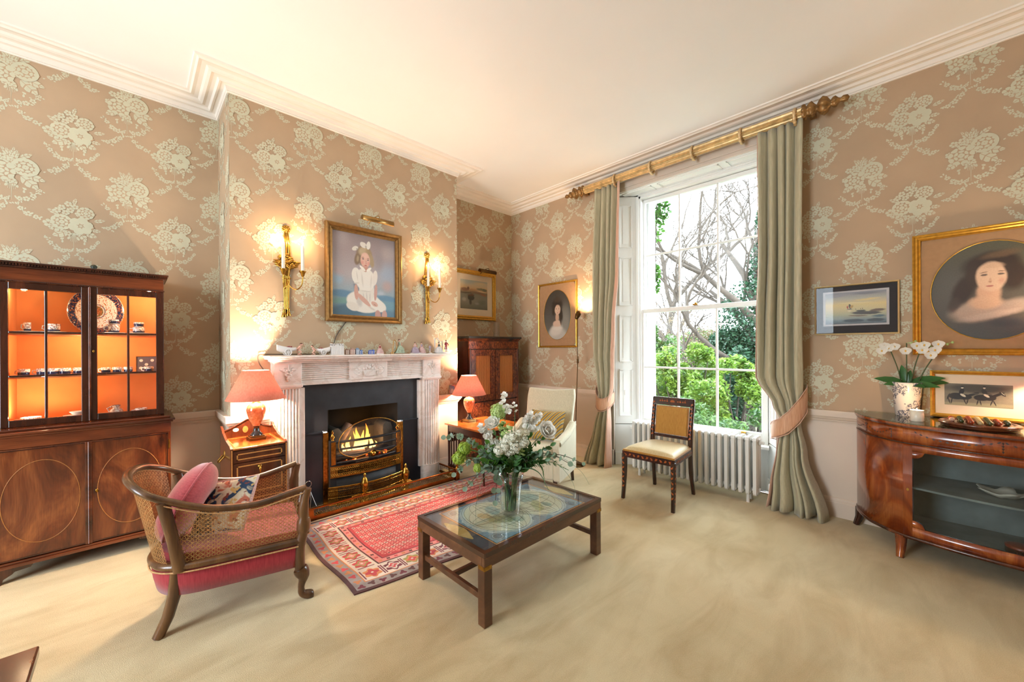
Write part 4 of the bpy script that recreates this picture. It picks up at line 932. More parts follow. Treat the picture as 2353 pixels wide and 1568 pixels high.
def lamp(label, loc, power=5.0):
    r = thing('table_lamp', label, 'table lamp', loc, rz=.0, group='table lamps with coral shades')
    MB().box(-.055, -.055, 0, .055, .055, .018).box(-.045, -.045, .018, .045, .045, .026).build('plinth', m_lbrass, r, bev=.003)
    MB().lathe([(.040, .026), (.038, .036), (.024, .050), (.018, .075), (.020, .088), (.024, .094)], 24).build('foot', m_black, r)
    MB().lathe([(.022, .094), (.026, .105), (.046, .140), (.060, .185), (.064, .215), (.058, .240), (.042, .258), (.028, .264)], 28).build('urn', m_urn, r)
    MB().lathe([(.030, .264), (.018, .272), (.015, .284), (.022, .290), (.022, .296), (.012, .298), (.010, .36)], 20).build('neck', m_lbrass, r)
    sh = MB().lathe([(.188, .292), (.084, .505)], 48, caps=False).build('shade', m_shade, r, solid=.002)
    for z, q in ((.294, .187), (.503, .085)):
        MB().tube([(q*cos(2*pi*k/48), q*sin(2*pi*k/48), z) for k in range(49)], .0022, 6).build('shade_trim', m_shade, sh)
    MB().ell((0, 0, .362), .011, .011, .014, 12, 8).build('bulb', m_bulb, r)
    point_light('lamp_light', (0, 0, .424), power, (1, .79, .56), .046, r)
    return r
lamp('coral shaded urn lamp on the inlaid chest left of the fireplace', (.735, -3.36, .692), 13)
lamp('coral shaded urn lamp on the small table right of the fireplace', (.70, -1.345, .548), 12)

# ================================================================ mantelpiece ornaments
m_bisque = plain('bisque_china', '#dcd8d6', .5, var=.04); m_pinkc = plain('pink_china', '#c9a8a4', .5, var=.15, scale=80); m_greenc = plain('green_china', '#9fae98', .5, var=.2, scale=90); m_skin = plain('painted_skin', '#d9a894', .5); m_hair = plain('painted_hair', '#6b4630', .5); m_redc = plain('red_china', '#8e3038', .5); m_lav = plain('lilac_china', '#a898a8', .5, var=.2, scale=90)
m_greend = plain('dark_green_china', '#2c4a3c', .5); m_goldc = plain('gilt_china', '#a9804a', .4, .4)
MZ = 1.3025
def orn(name, label, y, x=.63, rz=0): return thing(name, label, 'figurine', (x, y, MZ), rz=rz)
def cart(label, y, s, sc_):
    r = orn('cherub_cart', label, y); r.scale = (sc_, sc_, sc_); b = MB(); rg = []
    for i in range(9):
        t = i/8; yy = s*(.075-.15*t); w_ = .028*sin(pi*(.18+.72*t)); zb = .022+.02*(1-sin(pi*min(1, t*1.1))); zt = .058+.035*(1-t)**2+.012*t
        rg.append([(-w_*.2, yy, zb), (w_, yy, zb+.012), (w_*1.15, yy, zt), (-w_*1.15, yy, zt), (-w_, yy, zb+.012)])
    b.loft(rg); b.build('shell_cart', m_bisque, r)
    for x in (-.032, .032):
        w_ = torus(.026, .0035, 20, 6, axis='x').build('wheel', m_bisque, r, loc=(x, -s*.005, .0275))
        bb = MB()
        for k in range(8): bb.tube([(0, 0, 0), (0, .026*cos(k*pi/4), .026*sin(k*pi/4))], .002, 5)
        bb.build('spokes', m_bisque, w_)
    bb = MB(); q = random.Random(3)
    for k in range(12): bb.ell((q.uniform(-.012, .012), s*(-.02+q.uniform(-.02, .02)), .066+q.uniform(0, .01)), .007, None, None, 6, 4)
    bb.build('flowers', m_redc, r)
    f = -s*.105; bb = MB()
    bb.tube([(0, f+s*.012, .050), (0, f, .072), (0, f-s*.004, .082)], [.011, .013, .010], 8); bb.ell((0, f-s*.012, .096), .012)
    for x, d in ((-.006, .018), (.006, -.014)): bb.tube([(x, f+s*.012, .05), (x, f+d*s+s*.004, .028), (x, f-d*s*.8+s*.01, .003), (x, f-d*s*.8-s*.004, .003)], [.009, .007, .005, .004], 7)
    for x in (-.014, .014): bb.tube([(x, f, .078), (x, f+s*.018, .062), (x, f+s*.032, .055)], [.005, .004, .003], 6)
    bb.build('cherub', m_skin, r); MB().ell((0, f-s*.010, .101), .0125, .0125, .010).build('hair', m_hair, r)
    MB().tube([(0, f+s*.03, .052), (0, s*-.01, .045)], .003).build('shaft', m_bisque, r)
    return r
cart('white china shell cart pushed by a cherub at the left end of the mantel', -3.13, -1, .92)
cart('white china shell cart with cherub facing left, second ornament on the mantel', -2.852, 1, .76)
r = orn('castle_model', 'white ceramic castle tower block on the mantel, beside the cherub cart', -2.735)
b = MB()
for y0, y1, h in ((-.055, -.012, .088), (-.012, .014, .082), (.014, .050, .086)): b.box(-.02, y0, 0, .02, y1, h)
for y in (-.05, -.03, .0, .02, .04): b.box(-.02, y-.005, .082, .02, y+.005, .097)
for k in range(10): b.box(.02, -.054+k*.011, .002, .0215, -.050+k*.011, .082)
b.build('tower', m_bisque, r); MB().box(-.022, -.056, 0, .021, .052, .004).build('base', m_white, r)
m_win = plain('house_window', '#e8e4da', .5)
def house(label, y, w_, h, c, roof):
    r = thing('canal_house', label, 'ornament', (.62, y, MZ), group='miniature canal houses on the mantel')
    mt = plain('house_wall', c, .45, var=.1)
    g = [(-w_/2, 0), (w_/2, 0), (w_/2, h*.8), (w_*.28, h*.84), (w_*.2, h), (-w_*.2, h), (-w_*.28, h*.84), (-w_/2, h*.8)] if roof else [(-w_/2, 0), (w_/2, 0), (w_/2, h*.78), (0, h), (-w_/2, h*.78)]
    MB().prism(g, -.014, .014, plane='yz').build('front', mt, r)
    for i in range(3):
        for j in range(2 if w_ < .03 else 3): MB().box(.014, -w_*.36+j*w_*.72/(1 if w_ < .03 else 2)-.003, h*(.12+.22*i), .0152, -w_*.36+j*w_*.72/(1 if w_ < .03 else 2)+.003, h*(.24+.22*i)).build('window', m_win, r)
house('miniature red-brown canal house on the mantel, leftmost of its row', -2.648, .030, .052, '#9a7a6c', 0); house('miniature cream and red gabled canal house on the mantel', -2.602, .044, .056, '#b08c80', 1)
house('miniature pale blue canal house with dark roof on the mantel', -2.556, .030, .060, '#7e97b4', 0); house('miniature blue canal house at the right of the row of four', -2.522, .026, .042, '#5a78b0', 0)
house('deep blue miniature canal house standing apart, left one of the pair', -2.436, .024, .040, '#4a64b0', 0); house('deep blue miniature canal house standing apart, right one of the pair', -2.408, .024, .042, '#4562b8', 0)
def lady(r, y, h, skirt, top, hat=False, x=0, arms=True, seed=1):
    q = random.Random(seed); b = MB(); n = 20; rg = []
    for i in range(10):
        t = i/9; rad = h*(.30*(1-t)**.55+.07); 
        rg.append([(x+rad*(1+.10*sin(9*2*pi*j/n+i*2))*cos(2*pi*j/n), y+rad*(1+.10*sin(9*2*pi*j/n+i*2))*sin(2*pi*j/n), .006+t*h*.52) for j in range(n)])
    b.loft(rg)
    for k in range(70): t = q.random(); a = q.uniform(0, 6.3); rad = h*(.31*(1-t)**.55+.075); b.ell((x+rad*cos(a), y+rad*sin(a), .008+t*h*.48), h*.028, None, None, 5, 3)
    b.build('skirt', skirt, r)
    MB().tube([(x, y, h*.52), (x, y, h*.62), (x, y, h*.72), (x, y, h*.77)], [h*.07, h*.085, h*.095, h*.035], 10).build('bodice', top, r)
    b = MB(); b.ell((x, y, h*.86), h*.065, h*.065, h*.08); b.tube([(x, y, h*.75), (x, y, h*.82)], h*.03, 8)
    for s in (-1, 1): b.tube([(x, y+s*h*.09, h*.72), (x+h*.05, y+s*h*.17, h*.60), (x+h*.12, y+s*h*.08, h*.55)], [h*.032, h*.026, h*.02], 7)
    b.build('head_and_arms', m_skin, r); MB().ell((x-h*.012, y, h*.90), h*.072, h*.075, h*.065).build('hair', m_hair, r)
r = orn('china_lady', 'small china lady in a ruffled pink skirt on the mantel', -2.345); lady(r, 0, .098, m_pinkc, m_redc); MB().lathe([(.034, 0), (.034, .006)], 16).build('base', m_white, r)
r = orn('china_harpist', 'china lady in a green lace gown beside a gilt harp', -2.165); lady(r, .018, .15, m_greenc, m_greenc, seed=2)
MB().tube(spline([(.02, -.07, .004), (.02, -.058, .06), (.02, -.05, .125), (.02, -.035, .13), (.02, -.02, .10), (.02, -.02, .05), (.02, -.06, .008)], 4), .005, 6).build('harp', m_goldc, r); MB().lathe([(.016, 0), (.014, .02)], 10, (.02, -.065, 0)).build('harp_base', m_goldc, r)
r = orn('china_couple', 'china group of two ladies in lilac lace skirts on an oval base', -1.945); lady(r, -.028, .122, m_lav, m_pinkc, seed=3); lady(r, .045, .122, m_pinkc, m_lav, seed=4); MB().lathe([(.058, 0), (.055, .008)], 20, sy=1.5, sx=.7).build('base', m_bisque, r)
def gent(r, y, h, coat, legs, x=0):
    b = MB(); b.tube([(x, y, h*.45), (x, y, h*.62), (x, y, h*.78), (x, y, h*.82)], [h*.075, h*.085, h*.09, h*.03], 10)
    for s in (-1, 1): b.tube([(x, y+s*h*.09, h*.76), (x+h*.06, y+s*h*.16, h*.62), (x+h*.12, y+s*h*.10, h*.55)], [h*.034, h*.028, h*.02], 7)
    b.tube([(x-h*.03, y, h*.5), (x-h*.04, y, h*.28)], [h*.09, h*.11], 8); b.build('coat', coat, r)
    b = MB()
    for s in (-1, 1): b.tube([(x, y+s*h*.04, h*.46), (x+h*.02, y+s*h*.05, h*.25), (x, y+s*h*.05, h*.04), (x+h*.05, y+s*h*.05, h*.03)], [h*.045, h*.034, h*.026, h*.02], 7)
    b.build('legs', legs, r); b = MB(); b.ell((x, y, h*.89), h*.055, h*.055, h*.07); b.build('head', m_skin, r); MB().ell((x-h*.01, y, h*.93), h*.06, h*.06, h*.05).build('hair', m_hair, r)
r = orn('china_boy', 'small china boy in a dark coat on a round base', -1.80); gent(r, 0, .095, m_lav, m_bisque); MB().lathe([(.024, 0), (.022, .008)], 14).build('base', m_bisque, r)
r = orn('china_tableau', 'china group of seated lady in green and gentleman in red, mantel end', -1.665)
lady(r, -.025, .125, m_bisque, m_greend, seed=6); gent(r, .06, .145, m_redc, m_bisque, .01); MB().box(-.04, -.06, 0, .035, .095, .012).build('base', m_bisque, r, bev=.004)
MB().tube([(-.02, -.06, .01), (-.02, -.062, .15), (-.02, -.03, .16), (-.02, -.0, .12), (-.02, .03, .13), (-.02, .034, .01)], .006, 6).build('chair_back', m_bisque, r)
# ================================================================ furniture woods and cloths
m_mah = wood('mahogany', '#2a120a', '#5a2a16', '#8a4a26', 'z', 7)
m_mahx = wood('mahogany_cross', '#2c130b', '#5c2c18', '#854424', 'y', 7)
m_mahd = wood('dark_mahogany', '#1e0e0a', '#3c1d12', '#5a2e1c', 'z', 8)
m_flame = wood('flame_mahogany', '#34160b', '#6a3218', '#9c5a2e', 'z', 5, fig=1.8, stretch=.35)
m_burr = wood('burr_walnut', '#2a120a', '#68301a', '#9c5226', 'z', 16, fig=3, fine=30, stretch=.7)
m_satin = wood('satinwood', '#7a3a16', '#a8581f', '#c87c38', 'z', 6, fig=1.2, rough=.15, coat=.6)
m_teak = wood('teak', '#3e2416', '#5e3a24', '#7d5334', 'y', 10, rough=.35, coat=.15)
m_walnut = wood('walnut', '#34200f', '#5b3a20', '#80582f', 'z', 10, rough=.3, coat=.25)
m_inlay = plain('boxwood_inlay', '#b5763a', .3, var=.2, scale=90)
m_inlay2 = plain('satin_banding', '#c08848', .3, var=.25, scale=160)
m_red = fabric_mat('red_linen', '#93262e', '#a8343a', rough=.8); m_velvet = fabric_mat('coral_velvet', '#a83a42', '#c04f55', rough=.6, sheen=.8)
m_cane = plain('cane', '#b5864e', .5, var=.25, scale=60)
m_cream = fabric_mat('cream_upholstery', '#bcb498', '#ccc4a8'); m_goldcl = fabric_mat('gold_horsehair', '#b07c30', '#c08e3e', rough=.5); m_creamseat = fabric_mat('cream_silk', '#cdb988', '#dcc99c', rough=.4)
m_cglass = glassy('cabinet_glass', (1, 1, 1), .8)
# ================================================================ china cabinet (left)
cb = thing('china_cabinet', 'mahogany china cabinet with lit glazed doors and oval-inlaid cupboards', 'cabinet', (.25, -4.22, 0))
def kb(): b = MB(); b.T = M.Translation((-.25, 4.22, 0)); return b
CY0, CY1, BX, UX = -4.615, -3.825, .475, .36
b = kb(); b.box(.02, CY0, .105, BX-.022, CY1, .845); b.build('base', m_mah, cb)
b = kb(); b.box(.015, CY0-.012, .845, BX+.012, CY1+.012, .858).box(.015, CY0-.022, .858, BX+.022, CY1+.022, .872).box(.02, CY0+.0, .872, BX-.03, CY1, .885); b.build('waist_moulding', m_mahx, cb, bev=.004)
b = kb(); b.box(BX-.022, CY0, .775, BX, CY1, .845); b.build('frieze_board', m_mahx, cb, bev=.002)
b = kb(); b.box(.02, CY0-.012, .085, BX+.015, CY1+.012, .105).box(.02, CY0-.004, .105, BX+.006, CY1+.004, .118); b.build('plinth_moulding', m_mahx, cb, bev=.004)
for y, s in ((CY0, 1), (CY1, -1)):
    prof = [(y, 0), (y+s*.05, 0), (y+s*.058, .03), (y+s*.09, .05), (y+s*.10, .062), (y+s*.16, .07), (y+s*.17, .085), (y, .085)]
    b = kb(); b.prism(prof, BX-.012, BX+.010, plane='yz'); b.build('bracket_foot', m_mahd, cb, bev=.003); b = kb(); b.box(.03, y-.004*s, 0, .09, y+.05*s, .086); b.build('back_foot', m_mahd, cb)
for k, (y0, y1) in enumerate(((CY0+.012, -4.222), (-4.218, CY1-.012))):
    b = kb(); b.box(BX-.022, y0, .122, BX, y1, .772); d = b.build('cupboard_door', m_flame, cb, bev=.003)
    yc = (y0+y1)/2 + (.0 if k else 0); n = 64
    b = kb(); pts = [(BX+.0006, yc+.155*cos(2*pi*i/n), .447+.245*sin(2*pi*i/n)) for i in range(n+1)]; b.tube(pts, .0016, 4); b.build('oval_stringing', m_inlay, d)
    b = kb(); t = .005
    for a, c, e, f in ((y0+.004, .126, y1-.004, .132), (y0+.004, .762, y1-.004, .768), (y0+.004, .126, y0+.010, .768), (y1-.010, .126, y1-.004, .768)): b.box(BX-.001, a, c, BX+.004, e, f)
    b.build('bead', m_mahd, d)
    if k == 0:
        b = kb(); b.box(BX, -4.236, .122, BX+.010, -4.204, .772); b.tube([(BX+.011, -4.220, .125), (BX+.011, -4.220, .77)], .006, 6); b.build('meeting_bead', m_mahx, d, bev=.003)
    else:
        b = kb(); b.lathe([(.008, 0), (.008, .003), (.003, .0035)], 12, (BX, -4.185, .45), axis='x', sy=1.5); b.build('escutcheon', m_brass, d)
        b = kb(); b.box(BX-.002, CY1-.014, .66, BX+.004, CY1-.006, .72); b.build('hinge', m_brassd, d)
# upper stage: carcass
UY0, UY1 = -4.585, -3.855
m_lint = plain('orange_silk_lining', '#dc8a4a', .75, var=.08, scale=8)
b = kb(); b.box(.02, UY0, .885, UX-.025, UY0+.018, 1.80, mi=0).box(.02, UY1-.018, .885, UX-.025, UY1, 1.80, mi=0).box(.02, UY0, 1.785, UX-.025, UY1, 1.80, mi=0)
b.build('upper_carcass', m_mah, cb)
b = kb(); b.box(.021, UY0+.018, .886, .030, UY1-.018, 1.785).box(.03, UY0+.018, .886, UX-.03, UY0+.021, 1.785).box(.03, UY1-.021, .886, UX-.03, UY1-.018, 1.785).box(.03, UY0+.02, .885, UX-.03, UY1-.02, .889); b.build('lining', m_lint, cb)
SHZ = (1.178, 1.448)
for z in SHZ: b = kb(); b.box(.031, UY0+.022, z, UX-.05, UY1-.022, z+.012); b.build('shelf', plain('shelf_paint', '#d27c48', .6), cb)
b = kb(); b.box(.02, UY0, 1.775, UX, UY1, 1.855); b.build('frieze', m_mahx, cb, bev=.002)
b = kb(); b.box(.02, UY0-.004, 1.768, UX+.006, UY1+.004, 1.778); b.build('astragal', m_mahd, cb, bev=.002)
b = kb(); b.box(.02, UY0-.012, 1.855, UX+.012, UY1+.012, 1.866).box(.02, UY0-.026, 1.878, UX+.026, UY1+.026, 1.890); cor = b.build('cornice', m_mahd, cb, bev=.003)
b = kb(); n = 62
for i in range(n): y = UY0-.012+(UY1-UY0+.024)*(i+.5)/n; b.box(UX+.010, y-.0035, 1.866, UX+.020, y+.0035, 1.878)
for i in range(28): x = .03+(UX-.02)*(i+.5)/28; b.box(x-.0035, UY1+.010, 1.866, x+.0035, UY1+.020, 1.878)
b.box(.02, UY0-.010, 1.866, UX+.010, UY1+.010, 1.878)
o = b.build('dentil_band', m_mahd, cor); o['kind'] = 'stuff'
def glazed(y0, y1, z0, z1, gy, gz, x, label=None):
    b = kb(); t = .024
    b.box(x-t, y0, z0, x, gy[0], z1).box(x-t, gy[-1], z0, x, y1, z1).box(x-t, gy[0], z0, x, gy[-1], gz[0]).box(x-t, gy[0], gz[-1], x, gy[-1], z1)
    d = b.build('glazed_door', m_mahd, cb, bev=.003)
    for yy in gy[1:-1]: b = kb(); b.box(x-.016, yy-.0065, gz[0], x, yy+.0065, gz[-1]); b.build('glazing_bar', m_mahd, d, bev=.003)
    for zz in gz[1:-1]: b = kb(); b.box(x-.016, gy[0], zz-.0065, x-.001, gy[-1], zz+.0065); b.build('glazing_bar', m_mahd, d, bev=.003)
    for i in range(len(gy)-1):
        for j in range(len(gz)-1): b = kb(); b.box(x-.010, gy[i]+.007, gz[j]+.007, x-.008, gy[i+1]-.007, gz[j+1]-.007); b.build('pane', m_cglass, d)
    return d
GZ = (.930, 1.195, 1.463, 1.725)
d1 = glazed(UY0, -4.222, .888, 1.767, (-4.553, -4.406, -4.258), GZ, UX)
d2 = glazed(-4.218, UY1, .888, 1.767, (-4.186, -4.039, -3.897), GZ, UX)
b = kb(); b.tube([(UX+.002, -4.22, .89), (UX+.002, -4.22, 1.765)], .007, 6); b.build('meeting_bead', m_mahx, d1)
b = kb(); b.lathe([(.006, 0), (.006, .003), (.002, .0035)], 10, (UX, -4.203, 1.345), axis='x', sy=1.5); b.build('escutcheon', m_brassd, d2)
b = MB(); b.lathe([(.022, 0), (.020, .01), (.014, .022), (.018, .03), (.012, .04), (.004, .044)], 12); tag(b.build('dark_knob_ornament', plain('dark_green_bronze', '#2c3326', .5), loc=(.25, -4.205, 1.890)), 'small dark green ornament on top of the china cabinet', 'ornament')
for x, y, z, p in ((.29, -3.93, 1.755, 1.1), (.30, -4.23, 1.42, 1.3), (.30, -4.50, .93, 1.0), (.30, -4.42, 1.14, .35), (.29, -4.50, 1.72, .35)):
    point_light('cabinet_light', (x, y, z), p, (1, .72, .42), .012)
# china on the shelves
def china_mat(name, seed):
    t = NT(name); co = t.mapping(t.obj(), loc=(seed, seed*.7, 0)); v_ = t.n('ShaderNodeTexVoronoi', {'Vector': co, 'Scale': 85.0}); n = t.noise(co, 60, 3)
    z = t.n('ShaderNodeSeparateXYZ', {0: t.obj()}).outputs[2]
    c = t.ramp(n.outputs[0], [(.42, '#e6dfd6'), (.50, '#9c4a30'), (.56, '#e6dfd6')])
    c = t.mix(t.n('ShaderNodeMath', {0: v_.outputs[0], 1: .22}, operation='LESS_THAN').outputs[0], c, srgb('#242c50'))
    band = t.n('ShaderNodeMath', {0: t.n('ShaderNodeMath', {0: t.n('ShaderNodeMath', {0: z, 1: 90.0}, operation='MULTIPLY').outputs[0]}, operation='SINE').outputs[0], 1: .72}, operation='GREATER_THAN').outputs[0]
    c = t.mix(band, c, srgb('#222a4c')); t.set(col=c, rough=.15, coat=.4); return t.mat
m_china = china_mat('imari_china', 3); m_chw = plain('white_china', '#e4dccf', .2)
CUPL = 'patterned cup in the china cabinet, '
def cup(x, y, z, label, r=.027, h=.05, saucer=False, handle=1):
    o = thing('china_cup', label, 'cup', (x, y, z), rz=random.uniform(-.5, .5), group='patterned cups in the china cabinet'); zz = .012 if saucer else .001
    MB().lathe([(r*.86, zz), (r*.95, zz+.006), (r, zz+h), (r*.93, zz+h), (r*.88, zz+.008), (.001, zz+.008)], 20).build('bowl', m_china, o)
    if handle: MB().tube([(0, -r*.95, zz+h*.8), (0, -r*1.5, zz+h*.75), (0, -r*1.6, zz+h*.4), (0, -r*.95, zz+h*.2)], .0032, 6).build('handle', m_chw, o)
    if saucer: MB().lathe([(.024, .001), (.03, .003), (.058, .011), (.058, .013), (.03, .006)], 28).build('saucer', m_chw, o)
    return o
z1, z2, z0 = SHZ[0]+.0125, SHZ[1]+.0125, .8895
cup(.27, -4.49, z2, CUPL+'alone at the left of the top shelf', .016, .055, True)
cup(.27, -4.385, z2, CUPL+'left of the platter on the top shelf', .032, .05, True)
cup(.28, -4.11, z2, CUPL+'lower one of the stack right of the platter', .030, .055, True); cup(.28, -4.11, z2+.067, CUPL+'upper one of the stack right of the platter', .026, .035, False)
cup(.28, -3.985, z2, CUPL+'lower one of the top shelf far-right stack', .033, .04, True); cup(.28, -3.985, z2+.052, CUPL+'upper one of the top shelf far-right stack', .027, .035, False, 0)
for i, y in enumerate((-4.505, -4.43, -4.385, -4.335, -4.275)): cup(.27, y, z1, CUPL+('first', 'second', 'third', 'fourth', 'fifth')[i]+' from the left, middle shelf', .026, .045)
for i, y in enumerate((-4.15, -4.095, -4.04)): cup(.28, y, z1, CUPL+'middle shelf, '+('first', 'second', 'third')[i]+' behind the right door', .024, .042)
cup(.29, -3.935, z1, CUPL+'in front of the framed coins', .025, .042)
cup(.29, -4.475, z0, CUPL+'low one at the left of the bottom shelf', .045, .045); cup(.27, -3.975, z0, CUPL+'at the right of the bottom shelf', .033, .045)
o = thing('china_jug', 'round patterned china jug on the bottom shelf of the cabinet', 'jug', (.27, -4.10, z0)); MB().lathe([(.018, .001), (.034, .02), (.037, .035), (.028, .052), (.018, .06), (.022, .08), (.020, .08), (.015, .06)], 20).build('body', m_china, o); MB().tube([(0, -.02, .075), (0, -.045, .06), (0, -.034, .035)], .004).build('handle', m_china, o)
for i, (y, n) in enumerate(((-4.29, 5), (-4.16, 4))):
    for k in range(n):
        o = MB().lathe([(.028, 0), (.034, .002), (.056, .008), (.056, .010), (.03, .004)], 24).build('saucer', m_chw, loc=(.26, y, z0+k*.006)); tag(o, ('lowest', 'second', 'third', 'fourth', 'topmost')[k] + ' white saucer of the ' + ('left' if i == 0 else 'right') + ' stack on the cabinet bottom shelf', 'saucer', 'stacked saucers, ' + ('left' if i == 0 else 'right'))
o = thing('china_bowl', 'small white bowl on the left saucer stack in the cabinet', 'bowl', (.26, -4.285, z0+.0345)); MB().lathe([(.018, 0), (.02, .003), (.036, .022), (.034, .022), (.016, .005)], 20).build('bowl', m_chw, o)
t = NT('platter_glaze'); co = t.obj(); l = t.n('ShaderNodeVectorMath', {0: t.mapping(co, scale=(7.2, 6.0, 1))}, operation='LENGTH').outputs[1]; n = t.noise(co, 130, 3)
c = t.ramp(l, [(0, '#a8502c'), (.22, '#5a5a34'), (.26, '#e6dfd4'), (.30, '#202848'), (.34, '#e2d8cc'), (.72, '#e2d8cc'), (.75, '#1e2648'), (.97, '#1e2648'), (.99, '#e8e0d4')])
ang = t.n('ShaderNodeTexVoronoi', {'Vector': co, 'Scale': 42.0})
c = t.mix(t.n('ShaderNodeMath', {0: n.outputs[0], 1: .56}, operation='GREATER_THAN').outputs[0], c, srgb('#b06a44')); c = t.mix(t.n('ShaderNodeMath', {0: ang.outputs[0], 1: .16}, operation='LESS_THAN').outputs[0], c, srgb('#e9e2d6')); t.set(col=c, rough=.15, coat=.4)
o = thing('china_platter', 'large patterned oval platter standing at the back of the top shelf', 'platter', (.10, -4.20, z2+.165), rot=(R(90), 0, R(90)))
o.rotation_euler = (R(80), 0, R(90)); MB().lathe([(.001, 0), (.10, .002), (.138, .016), (.140, .016), (.138, .019), (.10, .006), (.001, .005)], 48, sy=1.18).build('dish', t.mat, o)
o = thing('framed_coins', 'small framed card of coins on the middle shelf of the cabinet', 'frame', (.20, -3.945, z1), rot=(R(80), 0, R(90)))
MB().box(-.055, 0, -.006, .055, .115, 0).build('card', plain('grey_card', '#5e5a66', .6), o); b = MB()
for x, y in ((-.028, .085), (.032, .085), (0, .055), (-.03, .03), (.03, .03)): MB().lathe([(.010, 0), (.010, .002)], 14, (x, y, 0)).build('coin', m_chw, o)
MB().sweep([(-.058, -.0), (.058, -.0), (.058, .118), (-.058, .118)], [(0, -.006), (0, .004), (.004, .004), (.004, -.006)], closed_path=True).build('frame', m_inlay, o)
# ================================================================ inlaid chest under the left lamp
ch = thing('inlaid_chest', 'inlaid mahogany bedside chest with fretted gallery left of the fireplace', 'chest', (.78, -3.385, 0))
def cb2(): b = MB(); b.T = M.Translation((-.78, 3.385, 0)); return b
QX0, QX1, QY0, QY1 = .565, .985, -3.555, -3.218
b = cb2(); b.box(QX0, QY0+.014, .06, QX1-.012, QY1-.014, .678); b.build('carcass', m_mahd, ch)
b = cb2(); b.box(QX0, QY0+.014, .678, QX1+.004, QY1-.014, .690); b.build('top', m_satin, ch, bev=.003)
b = cb2()
for a, c, e, f in ((QX0+.05, QY0+.03, QX1-.015, QY0+.036), (QX0+.05, QY1-.036, QX1-.015, QY1-.03), (QX1-.021, QY0+.03, QX1-.015, QY1-.03), (QX0+.05, QY0+.03, QX0+.056, QY1-.03)): b.box(a, c, .690, e, f, .6907)
b.build('top_banding', m_inlay2, ch)
for y in (QY0, QY1-.014):
    b = cb2(); b.prism([(QX0, 0), (QX0+.03, 0), (QX0+.03, .05), (QX1-.03, .05), (QX1-.03, 0), (QX1, 0), (QX1, .688), (QX1-.03, .700), (QX0+.22, .715), (QX0+.10, .745), (QX0+.04, .775), (QX0, .785)], y, y+.014, plane='xz'); b.build('side', m_mahx, ch, bev=.003)
gal = []; n = 40
for i in range(n+1):
    t_ = i/n; y = QY0+.014+(QY1-QY0-.028)*t_; s_ = abs(t_-.5)*2; gal.append((y, .745+.075*max(0, (1-s_)**1.3)*1.0 - (.03 if s_ < .12 else 0)*(0)))
b = cb2(); b.prism([(QY0+.014, .69)]+[(a, c) for a, c in gal]+[(QY1-.014, .69)], QX0, QX0+.010, plane='yz'); g = b.build('gallery', m_mah, ch)
b = cb2(); b.tube([(QX0+.012, a, c) for a, c in gal], .005, 6); b.build('gallery_moulding', m_mahx, g)
b = cb2(); b.lathe([(.022, 0), (.022, .002)], 20, (QX0+.010, (QY0+QY1)/2-.015, .742), axis='x', sx=.8, sy=1.15); b.build('fan_inlay', m_inlay, g)
b = cb2(); b.lathe([(.016, 0), (.016, .0015)], 14, (QX0+.0095, (QY0+QY1)/2-.075, .745), axis='x', sx=1.2, sy=.9); b.build('cut_out', m_dado, g)
def dfront(z0_, z1_, nm):
    b = cb2(); b.box(QX1-.012, QY0+.016, z0_, QX1, QY1-.016, z1_); d = b.build(nm, m_mahd, ch, bev=.002)
    b = cb2(); w_ = .007; i_ = .018
    for a, c, e, f in ((QY0+.016+i_, z0_+i_, QY1-.016-i_, z0_+i_+w_), (QY0+.016+i_, z1_-i_-w_, QY1-.016-i_, z1_-i_), (QY0+.016+i_, z0_+i_, QY0+.016+i_+w_, z1_-i_), (QY1-.016-i_-w_, z0_+i_, QY1-.016-i_, z1_-i_)): b.box(QX1-.001, a, c, QX1+.0006, e, f)
    b.build('banding', m_inlay2, d); return d
dfront(.590, .668, 'frieze_panel'); d = dfront(.36, .585, 'drawer')
b = cb2(); b.lathe([(.014, 0), (.014, .004), (.008, .008), (.006, .014)], 14, (QX1, -3.388, .545), axis='x'); b.lathe([(.003, 0), (.008, -.012), (.006, -.028), (.002, -.045)], 10, (QX1+.012, -3.388, .545)); b.build('drop_handle', m_brass, d)
dfront(.08, .355, 'lower_door')
for y in (QY0, QY1-.014): b = cb2(); b.box(QX1-.0005, y+.004, .06, QX1+.0006, y+.010, .68); b.build('edge_banding', m_inlay2, ch)
b = cb2(); b.tube(spline([(.77, QY0-.004, .600), (.765, QY0-.03, .570), (.74, QY0-.035, .560), (.715, QY0-.03, .570), (.71, QY0-.004, .600)], 5), .005, 6); b.ell((.74, QY0, .61), .022, .006, .03); b.build('side_handle', m_brassd, ch)
# ================================================================ small slatted table under the right lamp
pt = thing('pembroke_table', 'small satinwood and mahogany table with slatted end right of the fireplace', 'table', (.92, -1.30, 0))
def pb(): b = MB(); b.T = M.Translation((-.92, 1.30, 0)); return b
TX0, TX1, TY0, TY1, TZ = .60, 1.24, -1.605, -1.02, .548
b = pb(); b.prism([(TX0, TY0), (TX1-.04, TY0), (TX1, TY0+.05), (TX1, TY1), (TX0, TY1)], TZ-.016, TZ); b.build('top', m_satin, pt, bev=.004)
b = pb(); b.box(TX0+.02, TY0+.03, .46, TX1-.03, TY0+.048, TZ-.016).box(TX0+.02, TY1-.05, .46, TX1-.03, TY1-.03, TZ-.016).box(TX1-.048, TY0+.03, .46, TX1-.03, TY1-.03, TZ-.016).box(TX0+.02, TY0+.03, .46, TX0+.038, TY1-.03, TZ-.016); b.build('apron', m_mahd, pt)
for x in (TX0+.03, TX1-.04):
    for y in (TY0+.04, TY1-.04): b = pb(); b.tube([(x, y, .535), (x, y, .3), (x+(.015 if x > 1 else 0), y, 0)], [.018, .016, .011], 4); b.build('leg', m_mahd, pt)
